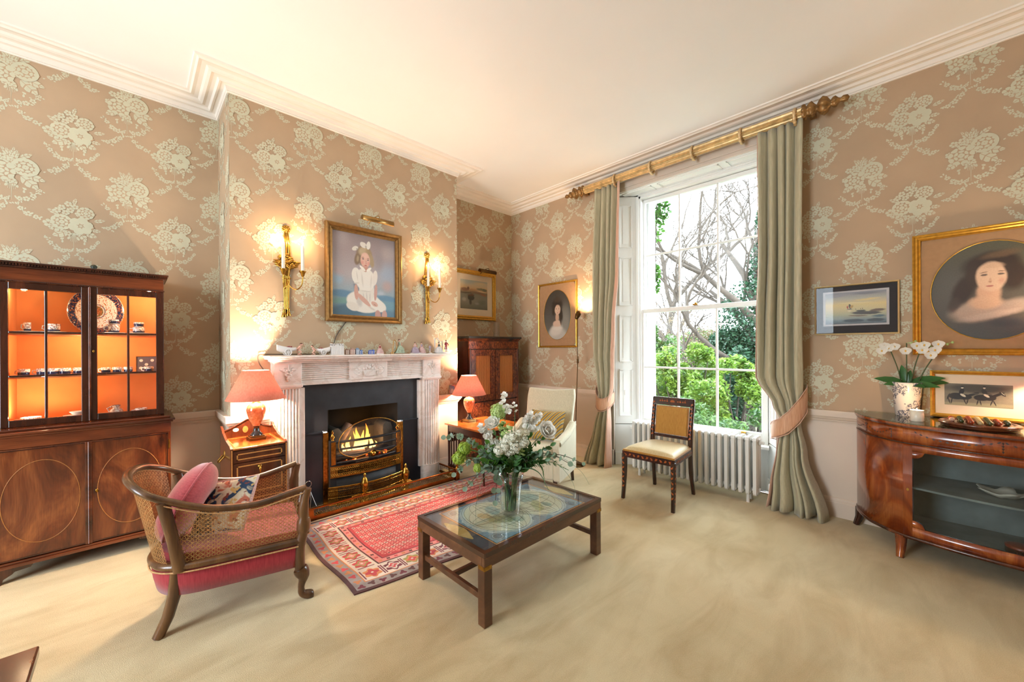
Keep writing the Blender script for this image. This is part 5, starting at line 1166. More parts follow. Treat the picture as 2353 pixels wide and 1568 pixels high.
for y in [TY0+.036+k*.0 for k in range(1)]:
    for k in range(4): b = pb(); x = TX0+.07+k*.045; b.box(x, y-.005, .10, x+.016, y+.005, .46); b.build('slat', m_mahd, pt)
    b = pb(); b.box(TX0+.02, y-.008, .06, TX0+.26, y+.008, .11); b.build('stretcher', m_mahd, pt, bev=.003)
b = pb(); b.box(TX0-.012, TY0+.05, .33, TX0, TY1-.03, TZ-.004); b.build('drop_leaf', m_mahd, pt, bev=.003)
o = thing('photo_frame', 'tiny silver photograph frame on the dado rail behind the right lamp', 'photo frame', (D+.02, -1.455, ZD), rot=(R(82), 0, R(70)))
MB().sweep([(-.035, 0), (.035, 0), (.035, .10), (-.035, .10)], [(0, 0), (0, .010), (.008, .010), (.008, 0)], closed_path=True).build('frame', m_chrome, o); MB().box(-.03, .005, 0, .03, .095, .004).build('photograph', painting('snapshot', '#8a8698', [(0, .3, .4, .4, 0, .5, '#c8a898', 1)], canvas=(.06, .1)), o)
# ================================================================ tall secretaire in the alcove
se = thing('secretaire', 'tall burr walnut secretaire with curtained doors and black top in the alcove', 'secretaire', (.21, -.70, 0))
def sb(): b = MB(); b.T = M.Translation((-.21, .70, 0)); return b
SY0, SY1, SX = -1.125, -.285, .42
b = sb(); b.box(.005, SY0, .0, SX-.02, SY1, 1.46); b.build('carcass', m_mahd, se)
b = sb(); b.box(.005, SY0-.025, 1.475, SX+.035, SY1+.025, 1.500); b.build('slab', plain('black_marble', '#2c2824', .15, var=.2), se, bev=.004)
b = sb(); b.box(.005, SY0-.018, 1.458, SX+.025, SY1+.018, 1.475).box(.005, SY0-.006, 1.440, SX+.010, SY1+.006, 1.458); b.build('cornice', m_mah, se, bev=.006)
b = sb(); b.box(SX-.02, SY0, 1.345, SX, SY1, 1.440); b.build('frieze_drawer', m_burr, se, bev=.003)
m_pleat = None
t = NT('pleated_silk'); wv = t.n('ShaderNodeTexWave', {'Vector': t.obj(), 'Scale': 28.0, 'Distortion': 1.5, 'Detail': 2.0}, bands_direction='Y'); t.set(col=t.ramp(wv.outputs[0], [(0, '#8d5428'), (1, '#c88a4e')]), rough=.6); m_pleat = t.mat
for k, (y0, y1) in enumerate(((SY0+.03, (SY0+SY1)/2-.004), ((SY0+SY1)/2+.004, SY1-.03))):
    b = sb(); z0_, z1_ = .70, 1.335; f = .075
    b.box(SX-.02, y0, z0_, SX, y0+f, z1_).box(SX-.02, y1-f, z0_, SX, y1, z1_).box(SX-.02, y0+f, z0_, SX, y1-f, z0_+f).box(SX-.02, y0+f, z1_-f, SX, y1-f, z1_); d = b.build('door', m_burr, se, bev=.003)
    b = sb(); nn = 60; b.grid(nn, 1, lambda u, v: (SX-.012+.003*sin(u*nn*1.3), y0+f+(y1-y0-2*f)*u, z0_+f+(z1_-z0_-2*f)*v)); b.build('silk_panel', m_pleat, d)
b = sb(); b.box(SX-.02, SY0+.03, .40, SX+.004, SY1-.03, .685); b.build('fall_front', m_burr, se, bev=.004)
b = sb(); b.box(SX-.02, SY0+.03, .08, SX, SY1-.03, .385); b.build('lower_drawer', m_burr, se, bev=.004)
for y in (SY0, SY1-.03): b = sb(); b.box(SX-.02, y, .0, SX+.006, y+.03, 1.345); b.build('pilaster', m_mah, se, bev=.008)
b = sb(); b.lathe([(.006, 0), (.005, .006)], 10, (SX, (SY0+SY1)/2+.03, 1.42), axis='x'); b.build('lock', m_brass, se)
m_clear = glassy('clear_glass', (.96, .97, .97), 1.6)
o = thing('glass_jug', 'tall clear glass jug standing on the secretaire', 'jug', (.24, -.52, 1.5005)); MB().lathe([(.040, .002), (.042, .01), (.040, .20), (.037, .20), (.038, .012), (.001, .010)], 24).build('body', m_clear, o); MB().tube([(0, -.04, .17), (0, -.07, .15), (0, -.068, .08), (0, -.04, .05)], .005).build('handle', m_clear, o)
# ================================================================ cane bergere armchair
ar = thing('cane_armchair', 'low walnut armchair with cane sides and red seat by the china cabinet', 'armchair', (1.51, -3.62, 0), rz=R(-10))
half = [(.272, .33, .60), (.262, .26, .585), (.252, .10, .555), (.248, -.08, .575), (.255, -.24, .645), (.235, -.33, .695), (.14, -.395, .735), (0, -.415, .745)]
rail = spline(half + [(-a, b_, c) for a, b_, c in half[-2::-1]], 6)
MB().tube(rail, [.020]*len(rail), 10, flat=.8).build('top_rail', m_walnut, ar)
sh = [(.262, .30, .315), (.25, .05, .315), (.225, -.18, .315), (.15, -.285, .315), (0, -.325, .315)]
srail = spline(sh + [(-a, b_, c) for a, b_, c in sh[-2::-1]], 6)
MB().tube(srail, .026, 8, flat=.75).build('seat_rail', m_walnut, ar)
for s in (-1, 1):
    b = MB(); b.tube([(s*.225, -.20, .30), (s*.235, -.225, .45), (s*.252, -.26, .645)], [.030, .024, .026], 8); b.build('back_post', m_walnut, ar)
    b = MB(); b.tube(spline([(s*.262, .30, .14), (s*.264, .30, .28), (s*.266, .315, .36), (s*.266, .318, .42), (s*.268, .318, .50), (s*.272, .335, .595)], 4), [.024]*5+[.026]*4+[.034]*4+[.026]*4+[.022]*4, 8); fp_ = b.build('front_post', m_walnut, ar)
    b = MB(); b.tube(spline([(s*.262, .30, .165), (s*.266, .315, .12), (s*.264, .305, .07), (s*.264, .31, .03), (s*.27, .345, .014), (s*.272, .365, .012)], 4), [.034, .036, .036, .034, .030, .024, .020, .018, .017, .016, .017, .018, .019, .021, .023, .024, .025, .024, .022, .019, .010], 10); b.build('cabriole_leg', m_walnut, ar)
    b = MB()
    for k in range(4): b.ell((s*.268, .336, .43-.024*k), .016, .012, .012, 8, 5)
    b.build('carving', m_walnut, fp_)
    b = MB(); b.tube([(s*.205, -.22, .31), (s*.195, -.225, .18), (s*.20, -.25, .08), (s*.215, -.285, 0)], [.024, .026, .024, .022], 6); b.build('back_leg', m_walnut, ar)
# cane: six-way weave, built as strips on the curved panels
def cane(name, S, W, H, pitch=.0195):
    b = MB(); nu, nv = max(4, int(W/pitch)), max(3, int(H/pitch)); wd = .0017
    def strip(p0, p1, off, w_, seg):
        pts = []
        for i in range(seg+1):
            t_ = i/seg; u, v = p0[0]+(p1[0]-p0[0])*t_, p0[1]+(p1[1]-p0[1])*t_
            if -.001 <= u <= 1.001 and -.001 <= v <= 1.001: pts.append((u, v))
        if len(pts) < 2: return
        d = V(((p1[0]-p0[0])*W, (p1[1]-p0[1])*H)).normalized(); nx, ny = -d.y*w_/W, d.x*w_/H
        b.grid(len(pts)-1, 1, lambda a, c: S(pts[round(a*(len(pts)-1))][0]+nx*(c-.5), pts[round(a*(len(pts)-1))][1]+ny*(c-.5), off))
    for i in range(nu+1):
        for e in (-.16, .16): u = (i+e)/nu; strip((u, 0), (u, 1), 0, wd, 4)
    for j in range(nv+1):
        for e in (-.16, .16): v = (j+e)/nv; strip((0, v), (1, v), .0008, wd, 12)
    for k in range(-nv, nu+1):
        strip((k/nu, 0), ((k+nv)/nu, 1), .0016, wd*1.15, 3*nv); strip(((k+nv)/nu, 0), (k/nu, 1), -.0008, wd*1.15, 3*nv)
    o = b.build(name, m_cane, ar); o['kind'] = 'stuff'; return o
def railz(y):   # top of the side panel
    best = min(rail, key=lambda p: abs(p.y-y) + (0 if p.x > 0 else 9)); return best.z-.012
for s in (-1, 1):
    def S(u, v, o, s=s):
        y = -.215+.505*u; xb = .232+.028*u; xt = .240+.022*u+.004; z0_ = .335; z1_ = railz(y); x = xb+(xt-xb)*v
        return (s*(x+o), y, z0_+(z1_-z0_)*v)
    cane('cane_side', S, .505, .25)
def SB(u, v, o):
    a = pi*(.13+.74*u); r0 = V((-.225*cos(a), -.20-.13*sin(a))); r1 = V((-.25*cos(a), -.245-.165*sin(a)))
    p = r0+(r1-r0)*v; z1_ = .635+.10*sin(a); return (p.x, p.y+o, .335+(z1_-.335)*v)
cane('cane_back', SB, .52, .37)
b = MB(); n = len(srail)
b.loft([[ (p.x*1.02, p.y*1.02, .30) for p in srail], [(p.x*1.0, p.y*1.0, .235) for p in srail], [(p.x*.96, p.y*.96, .175) for p in srail]], closed=False, caps=False)
b.grid(6, 3, lambda u, v: (-.255+.51*u, .30+.005*sin(u*pi), .17+.13*v)); b.build('seat_cover', m_red, ar, solid=.012)
b = MB(); oc = [(p.x*.92, p.y*.92) for p in srail] + [(-.24, .31), (.24, .31)]; b.prism(oc, .30, .365); b.build('seat', m_red, ar, bev=.03, seg=3)
b = MB(); tr = spline([(.262+.024, .29, .295), (.25+.024, .05, .295), (.225+.022, -.185, .295), (.15+.01, -.31, .295), (0, -.348, .295)], 5); b.tube(tr, .004, 6)
tr2 = [(p.x+.018, p.y, p.z-.020) for p in rail[2:26]]; b.tube(tr2, .0032, 6)
o = b.build('gimp_trim', plain('gimp', '#b98d5c', .7, var=.3, scale=120), ar); o['kind'] = 'stuff'
# cushions on it
def cushion_mesh(w_, h, t_, n=14, p=2.6, pinch=.08):
    b = MB()
    for s in (1, -1):
        def fn(u, v, s=s):
            x, y = 2*u-1, 2*v-1; k = max(0, (1-abs(x)**p))**.5*max(0, (1-abs(y)**p))**.5
            q = 1-pinch*(1-abs(x)**2)*0; ex = x*(1-pinch*(1-y*y)*abs(x)**3), y*(1-pinch*(1-x*x)*abs(y)**3)
            return (ex[0]*w_/2, ex[1]*h/2, s*(t_/2*k))
        b.grid(n, n, fn)
    return b
rc_ = thing('velvet_cushion', 'plump round coral velvet cushion with gathered centre in the cane armchair', 'cushion', (1.445, -3.885, .385), rot=(R(64), R(4), R(-22)))
b = MB(); rg = []
for i in range(17):
    t_ = pi*i/16; rr_ = .20*sin(t_)**.75; zz = .085*cos(t_)*(1-.55*math.exp(-(rr_/.05)**2))
    rg.append([((rr_*(1+.012*sin(16*2*pi*j/48)*sin(t_)))*cos(2*pi*j/48), rr_*sin(2*pi*j/48)+.195, zz) for j in range(48)])
b.loft(rg); b.build('cover', m_velvet, rc_)
MB().tube([(.201*cos(2*pi*k/48), .195+.201*sin(2*pi*k/48), 0) for k in range(49)], .005, 6).build('piping', m_velvet, rc_)
MB().ell((0, .195, .042), .014, .014, .008).build('button', m_velvet, rc_)
t = NT('needlepoint'); co = t.obj(); n = t.noise(co, 13, 2, .5, .6); n2 = t.noise(t.mapping(co, loc=(3, 1, 0)), 26, 2); n3 = t.noise(co, 420, 1)
c = t.ramp(n.outputs[0], [(.46, '#2c4668'), (.50, '#d8cdb4'), (.62, '#e2dcc8'), (.68, '#c8745c')]); c = t.mix(t.n('ShaderNodeMath', {0: n2.outputs[0], 1: .60}, operation='GREATER_THAN').outputs[0], c, srgb('#8a4a40')); c = t.mix(t.n('ShaderNodeMath', {0: n2.outputs[0], 1: .36}, operation='LESS_THAN').outputs[0], c, srgb('#d8b878'))
t.set(col=c, rough=.9, normal=t.bump(n3.outputs[0], .4, .003)); m_needle = t.mat
nc = thing('needlepoint_cushion', 'square needlepoint cushion with flowers on blue, in the cane armchair', 'cushion', (1.515, -3.655, .50), rot=(R(55), R(-10), R(40)))
cm = cushion_mesh(.32, .30, .12); hn = len(cm.f)//2
for i in range(len(cm.f)): cm.m[i] = 0 if i < hn else 1
cm.build('cover', [m_needle, m_lin], nc)
b = MB(); hw, hh = .152, .142; b.tube([(-hw, -hh, 0), (0, -hh*.97, 0), (hw, -hh, 0), (hw*.97, 0, 0), (hw, hh, 0), (0, hh*.97, 0), (-hw, hh, 0), (-hw*.97, 0, 0), (-hw, -hh, 0)], .007, 8); b.build('rope_edge', plain('rope', '#c8a49c', .8, var=.4, scale=220), nc)
# ================================================================ coffee table with an old map under glass
ct = thing('coffee_table', 'low teak campaign coffee table with an old world map under glass', 'table', (2.395, -2.31, 0))
TW, TL, TH = .305, .50, .362
b = MB()
for s in (-1, 1): b.box(s*TW, -TL, TH-.075, s*(TW-.022), TL, TH).box(-TW+.022, s*TL, TH-.075, TW-.022, s*(TL-.022), TH)
b.build('frame', m_teak, ct, bev=.003)
b = MB(); b.sweep([(-TW-.001, -TL-.001), (TW+.001, -TL-.001), (TW+.001, TL+.001), (-TW-.001, TL+.001)], [(0, TH-.022), (0, TH+.001), (.026, TH+.001), (.026, TH-.002), (.004, TH-.022)], closed_path=True); b.build('rim', m_mahd, ct)
b = MB(); b.box(-TW+.02, -TL+.02, TH-.05, TW-.02, TL-.02, TH-.012); b.build('tray_bed', m_mahd, ct)
def map_mat():
    bl = [(0, y, .49, .29, 0, .03, '#b6c8c6', 1) for y in (-.20, .20)]
    bl += [(0, y, .455, .262, 0, .03, '#c6d8d2', 1) for y in (-.20, .20)] + [(0, y, .435, .25, 0, .03, '#d2dabf', 1) for y in (-.20, .20)]
    bl += [(-.12, .24, .16, .12, 20, .25, '#8fb0a8', .9), (.14, .18, .18, .06, -20, .3, '#a9b88a', .9), (-.2, .14, .1, .05, 0, .3, '#d0c898', .9), (.12, -.22, .17, .09, 30, .3, '#a6b188', .9), (-.14, -.16, .15, .07, -10, .3, '#8fb3ae', .9), (-.08, -.28, .12, .05, 10, .3, '#c8b987', .9), (.2, .26, .1, .04, 0, .4, '#7fa89c', .9), (.26, -.12, .08, .06, 0, .4, '#94b4a0', .8), (.0, .0, .12, .03, 0, .4, '#5f7a88', .9)]
    bl += [(sx*.40, sy*.43, .085, .05, 0, .15, '#8aa4ac', 1) for sx in (-1, 1) for sy in (-1, 1)] + [(sx*.40, sy*.43, .055, .032, 0, .15, '#5f7d8c', 1) for sx in (-1, 1) for sy in (-1, 1)] + [(sx*.40, 0, .085, .06, 0, .15, '#7d98a2', 1) for sx in (-1, 1)]
    return painting('world_map', '#7fa0b0', bl, noise=.05, nscale=20, grain=.35, rough=.6, canvas=(.5, .74))
rect('map', .50, .74, TH-.010, map_mat(), ct)
b = MB(); b.box(-TW+.022, -TL+.022, TH-.0118, TW-.022, TL-.022, TH-.0112); b.build('map_ground', plain('map_mount', '#3a4250', .7), ct)
b = MB(); zl = TH-.0095
for s in (-1, 1):
    for fx, fy in ((.99, .99), (.92, .92), (.60, .92), (.25, .92), (.92, .55), (.92, .2)): b.tube([(.245*fx*cos(2*pi*k/48), s*.148+.215*fy*.87*sin(2*pi*k/48), zl) for k in range(49)], .0007, 3, caps=False)
    b.tube([(-.225, s*.148, zl), (.225, s*.148, zl)], .0007, 3); b.tube([(0, s*.148-.17, zl), (0, s*.148+.17, zl)], .0007, 3)
    for sx in (-1, 1):
        for q in (.035, .022): b.tube([(sx*.20+q*cos(2*pi*k/24), s*.318+q*sin(2*pi*k/24), zl) for k in range(25)], .0007, 3, caps=False)
o = b.build('map_lines', plain('map_ink', '#33424c', .7), ct); o['kind'] = 'stuff'
b = MB(); b.sweep([(-.262, -.382), (.262, -.382), (.262, .382), (-.262, .382)], [(0, TH-.0105), (0, TH-.0095), (.006, TH-.0095), (.006, TH-.0105)], closed_path=True); b.build('gilt_line', m_inlay2, ct)
for s in (-1, 1):
    pl = [(.12*cos(a)*(1+.10*cos(6*a)), s*.43+.035*sin(a)*(1+.2*cos(4*a))) for a in [2*pi*k/40 for k in range(40)]]
    b = MB(); b.prism(pl, TH-.0108, TH-.0098); b.build('cartouche', plain('cartouche_gold', '#b9a468', .6, var=.15, scale=60), ct)
b = MB(); b.box(-TW+.024, -TL+.024, TH-.006, TW-.024, TL-.024, TH-.001); b.build('glass', glassy('table_glass', (.97, .98, .98), 1.25), ct)
for sx in (-1, 1):
    for sy in (-1, 1):
        b = MB(); b.box(sx*(TW-.001), sy*(TL-.001), 0, sx*(TW-.052), sy*(TL-.052), TH-.075); b.build('leg', m_teak, ct, bev=.003)
        b = MB(); b.box(sx*(TW+.001), sy*(TL+.001), TH-.085, sx*(TW-.045), sy*(TL-.0), TH-.065).box(sx*(TW+.001), sy*(TL+.001), TH-.085, sx*(TW-.0), sy*(TL-.045), TH-.065); b.build('brass_corner', m_brassd, ct)
for sy in (-1, 1): b = MB(); b.box(-TW+.05, sy*(TL-.015), .112, TW-.05, sy*(TL-.038), .142); b.build('stretcher', m_teak, ct, bev=.003)
b = MB(); b.box(-.012, -TL+.035, .114, .012, TL-.035, .140); b.build('stretcher', m_teak, ct, bev=.003)
# ================================================================ marquetry side chair
dc = thing('side_chair', 'marquetry side chair with gold back panel and cream seat before the radiator', 'chair', (2.536, -.60, 0))
m_rose = wood('rosewood', '#1d0d0a', '#33170f', '#4c2416', 'z', 12)
def inlay_run(b, p0, p1, nrm, n, w_):
    p0, p1, nrm = V(p0), V(p1), V(nrm); d = (p1-p0); L = d.length; d.normalize(); q = nrm.cross(d)
    for k in range(n):
        c = p0+d*(L*(k+.5)/n)+nrm*.0006; a = (1 if k % 2 else -1)*.6; dd = d*cos(a)+q*sin(a); qq = nrm.cross(dd); l_ = L/n*.42
        b.add([tuple(c-dd*l_), tuple(c+qq*w_*.4), tuple(c+dd*l_), tuple(c-qq*w_*.4)], [(0, 1, 2, 3)], smooth=False)
        c2 = c+q*(w_*.45 if k % 2 else -w_*.45); b.add([tuple(c2-d*l_*.35), tuple(c2+q*w_*.2), tuple(c2+d*l_*.35), tuple(c2-q*w_*.2)], [(0, 1, 2, 3)], smooth=False)
m_marq = plain('marquetry', '#a8571f', .35, var=.25, scale=60)
FW, RW, FY, RY_ = .222, .178, -.235, .225
for s in (-1, 1):
    b = MB(); pts = [(s*FW, FY, .40), (s*FW, FY, .25), (s*(FW+.002), FY-.006, .12), (s*(FW+.004), FY-.022, 0)]
    b.tube(pts, [.026, .023, .020, .018], 4, up=(1, 1, 0)); l = b.build('front_leg', m_rose, dc)
    b = MB(); inlay_run(b, (s*FW-.004, FY-.019, .38), (s*FW, FY-.024, .05), (0, -1, 0), 8, .018); inlay_run(b, (s*FW+s*.019, FY, .38), (s*(FW+.016), FY-.01, .05), (s, 0, 0), 8, .018); b.build('marquetry', m_marq, l)
    b = MB(); b.tube(spline([(s*(RW+.008), RY_+.05, 0), (s*RW, RY_+.015, .2), (s*RW, RY_, .42), (s*(RW+.002), RY_+.012, .60), (s*(RW+.003), RY_+.05, .80), (s*(RW+.003), RY_+.062, .868)], 4), [.018]*4+[.022]*4+[.024]*4+[.022]*8+[.020], 4, up=(1, 1, 0)); l = b.build('back_leg', m_rose, dc)
    b = MB(); inlay_run(b, (s*RW, RY_-.022, .50), (s*(RW+.003), RY_+.034, .84), (0, -.985, .17), 9, .020); b.build('marquetry', m_marq, l)
fr = [(-FW-.016, FY-.016), (FW+.016, FY-.016), (RW+.014, RY_+.012), (-RW-.014, RY_+.012)]
b = MB(); b.prism(fr, .372, .425); sr = b.build('seat_rail', m_rose, dc, bev=.003)
b = MB(); inlay_run(b, (-FW, FY-.0165, .399), (FW, FY-.0165, .399), (0, -1, 0), 11, .022); b.build('marquetry', m_marq, sr)
for s in (-1, 1): b = MB(); inlay_run(b, (s*(FW+.0165), FY, .399), (s*(RW+.0145), RY_, .399), (s, 0, 0), 11, .022); b.build('marquetry', m_marq, sr)
b = MB(); N_ = 12
def seatf(u, v):
    x, y = 2*u-1, 2*v-1; wx = FW+.006+(RW-FW)*v; k = (1-abs(x)**5)*(1-abs(y)**5); return (x*wx, FY-.008+(RY_-FY)*v, .430+.048*max(0, k)**.35+.012*max(0, (1-x*x)*(1-y*y)))
b.grid(N_*2, N_*2, seatf); b.build('seat_pad', m_creamseat, dc)
b = MB(); b.prism([(x*.985, y*.985) for x, y in fr], .425, .440); b.build('seat_gimp', m_goldcl, dc, bev=.003)
def BK(x, z, o): t_ = (z-.42)/.45; return (x, RY_+.002+.058*max(0, t_)**1.6-.0+o, z)
def bpart(x0, x1, z0_, z1_, o0, o1): 
    b = MB(); n = 6; rg = []
    for k in range(n+1): z = z0_+(z1_-z0_)*k/n; rg.append([BK(x0, z, o0), BK(x1, z, o0), BK(x1, z, o1), BK(x0, z, o1)])
    b.loft(rg, smooth=False); return b
tp = bpart(-RW-.012, RW+.012, .800, .872, -.016, .014).build('top_rail', m_rose, dc, bev=.004); bpart(-RW, RW, .498, .525, -.010, .012).build('cross_rail', m_rose, dc, bev=.003)
b = MB(); inlay_run(b, BK(-.13, .836, -.0165), BK(-.04, .836, -.0165), (0, -1, 0), 4, .03); inlay_run(b, BK(.04, .836, -.0165), BK(.13, .836, -.0165), (0, -1, 0), 4, .03); b.lathe([(.022, 0), (.022, .001)], 14, BK(0, .836, -.0175), axis='y', sy=.6); b.build('marquetry', m_marq, tp)
bp = bpart(-RW+.030, RW-.030, .535, .785, -.020, .010).build('back_panel', m_goldcl, dc, bev=.010, seg=3)
bpart(-RW+.022, RW-.022, .528, .792, -.010, .008).build('back_gimp', m_inlay, dc, bev=.002)
# ================================================================ upholstered armchair by the secretaire
wc = thing('upholstered_armchair', 'cream upholstered armchair with high back beside the secretaire', 'armchair', (1.57, -1.15, 0), rz=R(20))
# local: +y is the back, -y the front
W2 = .285
def backf(u, v, o):
    x = (2*u-1); flare = 1+.05*v; top = .90+.020*abs(x)**2-.0; z = .36+(top-.36)*v; wv_ = .262*flare
    return (x*wv_, .22+.16*v+o-.05*(1-abs(x)**3)*sin(pi*v)*0, z)
b = MB(); n = 12
rg = []
for k in range(n+1):
    v_ = k/n; z = .30+.60*v_; wv_ = .262*(1-.035*sin(pi*v_*.9)+.05*v_*v_)*(1 if k < n-1 else (.99 if k < n else .93)); yb = .20+.15*v_**1.2; th = .075-.02*v_
    zs = [z+(.026*abs(x)**2 if k == n else .014*v_*abs(x)**2) for x in (-1, -.5, 0, .5, 1)]
    ring = [(x*wv_, yb-th*.5-.020*(1-x*x)*sin(pi*min(1, v_*1.05)), zz) for x, zz in zip((-1, -.5, 0, .5, 1), zs)] + [(x*wv_, yb+th*.6, zz) for x, zz in zip((1, .5, 0, -.5, -1), zs[::-1])]
    rg.append(ring)
b.loft(rg); b.build('back', m_cream, wc, bev=.025, seg=3, sub=1)
b = MB(); b.box(-W2+.04, -.27, .16, W2-.04, .22, .34); b.build('seat_frame', m_cream, wc, bev=.02, seg=3)
b = MB(); N_ = 10
b.grid(N_*2, N_*2, lambda u, v: ((2*u-1)*(W2-.05), -.29+.50*v, .34+.10*max(0, (1-abs(2*u-1)**6)*(1-abs(2*v-1)**8))**.4)); b.build('seat_cushion', m_cream, wc)
for s in (-1, 1):
    b = MB(); prof = [(-.27, .15), (.24, .15), (.24, .62), (.16, .60), (.02, .545), (-.16, .52), (-.245, .525), (-.285, .50), (-.29, .455), (-.27, .40)]
    b.prism([(y, z) for y, z in prof], s*(W2-.045), s*(W2+.012), plane='yz'); b.build('arm', m_cream, wc, bev=.022, seg=4)
    b = MB(); b.tube(spline([(s*(W2-.012), -.255, .488), (s*(W2-.012), -.10, .508), (s*(W2-.012), .05, .53), (s*(W2-.012), .20, .59)], 4), .040, 10, flat=.8); b.build('arm_roll', m_cream, wc)
    for y, t_ in ((-.24, 0), (.24, .05)): b = MB(); b.tube([(s*(W2-.04), y, .17), (s*(W2-.04), y+t_, 0)], [.022, .016], 4); b.build('leg', m_mahd, wc)
t = NT('flamestitch'); co = t.obj(); w1 = t.n('ShaderNodeTexWave', {'Vector': t.mapping(co, rot=(0, 0, .7)), 'Scale': 5.2, 'Distortion': 1.0, 'Detail': 1.0}); w2 = t.n('ShaderNodeTexWave', {'Vector': co, 'Scale': 22.0}, bands_direction='Y')
c = t.ramp(w1.outputs[0], [(.1, '#c79a3c'), (.35, '#5a3a34'), (.55, '#6f8a8c'), (.75, '#d8c88c'), (.95, '#c79a3c')]); c = t.mix(t.n('ShaderNodeMath', {0: w2.outputs[0], 1: .5}, operation='MULTIPLY').outputs[0], c, srgb('#4a3a30')); t.set(col=c, rough=.9)
pc = thing('flamestitch_cushion', 'zigzag striped yellow and teal cushion on the cream armchair', 'cushion', (1.60, -1.07, .585), rot=(R(70), 0, R(20)))
cushion_mesh(.36, .30, .11).build('cover', t.mat, pc)
# ================================================================ reading lamp
rl = thing('reading_lamp', 'thin dark standing reading lamp with small shade beside the left curtain', 'floor lamp', (1.36, -.36, 0))
MB().lathe([(.10, 0), (.10, .012), (.02, .02), (.008, .03)], 20, (.05, .0, 0)).build('base', m_bronzed, rl)
MB().tube([(.05, 0, .02), (.03, .05, .7), (.0, .13, 1.25)], .005, 6).build('lower_pole', m_bronzed, rl)
MB().tube([(-.008, .13, 1.15), (-.03, .17, 1.70)], .0035, 6).build('upper_pole', m_bronzed, rl); MB().lathe([(.012, 0), (.012, .05)], 10, (-.004, .13, 1.17)).build('clamp', m_bronzed, rl)
b = MB(); b.lathe([(.006, -.06), (.02, -.05), (.030, -.01), (.032, .02), (.026, .045), (.024, .045), (.028, .02), (.022, -.03)], 16); b.build('shade', m_bronzed, rl, loc=(-.032, .175, 1.745), rot=(R(-35), 0, 0))
sl = bpy.data.lights.new('reading_light', 'SPOT'); sl.energy = 9; sl.color = (1, .66, .36); sl.spot_size = R(125); sl.spot_blend = .9; sl.shadow_soft_size = .015
so = bpy.data.objects.new('reading_light', sl); COL.objects.link(so); so.parent = rl; so.location = (-.032, .205, 1.785); so.rotation_euler = (R(150), 0, 0)
m_bow = wood('figured_satinwood', '#5c200d', '#93441a', '#bd6c30', 'z', 5, fig=2.4, rough=.15, coat=.6, stretch=.42)
# ================================================================ bow-fronted display cabinet (right)
bc = thing('bow_cabinet', 'bow-fronted satinwood display cabinet with glass door and inlaid swags', 'cabinet', (4.65, -.02, 0))
LP = spline([(-.82, -.0, 0), (-.812, -.10, 0), (-.75, -.27, 0), (-.66, -.38, 0), (-.565, -.455, 0)], 5)
FP = spline([(-.565, -.455, 0), (-.3, -.515, 0), (0, -.54, 0), (.3, -.515, 0), (.565, -.455, 0)], 6)
RP = [V((-p.x, p.y, 0)) for p in LP[::-1]]
full = LP[:-1]+FP+RP[1:]
def off(pts, d): 
    c = V((0, .25, 0)); out = []
    for i, p in enumerate(pts):
        tn = (pts[min(i+1, len(pts)-1)]-pts[max(i-1, 0)]); nn = V((tn.y, -tn.x, 0)).normalized(); out.append(p+nn*d)
    return out
def wallstrip(b, pts, z0_, z1_, th=.02):
    inn = off(pts, -th); rg = []
    for p, q in zip(pts, inn): rg.append([(p.x, p.y, z0_), (p.x, p.y, z1_), (q.x, q.y, z1_), (q.x, q.y, z0_)])
    b.loft(rg, smooth=True)
def slab(pts, z0_, z1_): return MB().prism([(p.x, p.y) for p in pts], z0_, z1_)
slab(off(full, .012), .842, .856).build('top', m_bow, bc, bev=.003); slab(off(full, .006), .832, .842).build('top_moulding', m_mah, bc)
slab(off(full, .010), .8565, .8625).build('glass_top', glassy('plate_glass', (.80, .92, .86), 1.2), bc, bev=.0015)
slab(off(full, -.012), .135, .150).build('bottom', m_mahd, bc); b = MB(); wallstrip(b, off(full, .006), .128, .146); b.build('base_moulding', m_mah, bc)
for nm, pts, si in (('left', LP, -1), ('right', RP, 1)):
    b = MB(); wallstrip(b, pts, .146, .735); b.build('end_panel', m_bow, bc)
    b = MB(); wallstrip(b, pts, .735, .832); b.build('end_frieze', m_bow, bc)
b = MB(); wallstrip(b, FP, .735, .832); ff = b.build('front_frieze', m_bow, bc)
b = MB(); wallstrip(b, off(full, .003), .730, .736, .01); b.build('string_line', m_mahd, bc)
def on(pts, t_, d=0):
    q = off(pts, d); i = t_*(len(q)-1); k = min(int(i), len(q)-2); return q[k]+(q[k+1]-q[k])*(i-k)
m_inkw = plain('stained_inlay', '#3c2414', .35, var=.2, scale=50)
def swag_inlay(pts, t0, t1, par, z=.815, sag=.045, n=13):
    b = MB()
    for k in range(n):
        q = (k+.5)/n; p = on(pts, t0+(t1-t0)*q, .0008); p2 = on(pts, t0+(t1-t0)*(q+.3/n), .0008); zz = z-sag*4*q*(1-q); z2_ = z-sag*4*(q+.3/n)*(1-q-.3/n); d = (p2-p); w_ = .006
        b.add([(p.x-d.x, p.y-d.y, zz-(z2_-zz)), (p.x, p.y, zz+w_), (p2.x, p2.y, z2_), (p.x, p.y, zz-w_)], [(0, 1, 2, 3)], smooth=False)
    p = on(pts, t1, .0008)
    for k in range(4): b.add([(p.x-.005, p.y, z-.008-k*.016), (p.x, p.y, z-.0*k-.002-k*.016), (p.x+.005, p.y, z-.008-k*.016), (p.x, p.y, z-.018-k*.016)], [(0, 1, 2, 3)], smooth=False)
    b.build('swag_inlay', m_inkw, par)
swag_inlay(FP, .06, .36, ff); swag_inlay(FP, .36, .66, ff); swag_inlay(FP, .66, .95, ff); swag_inlay(LP, .12, .50, bc, n=9); swag_inlay(LP, .50, .85, bc, n=9)
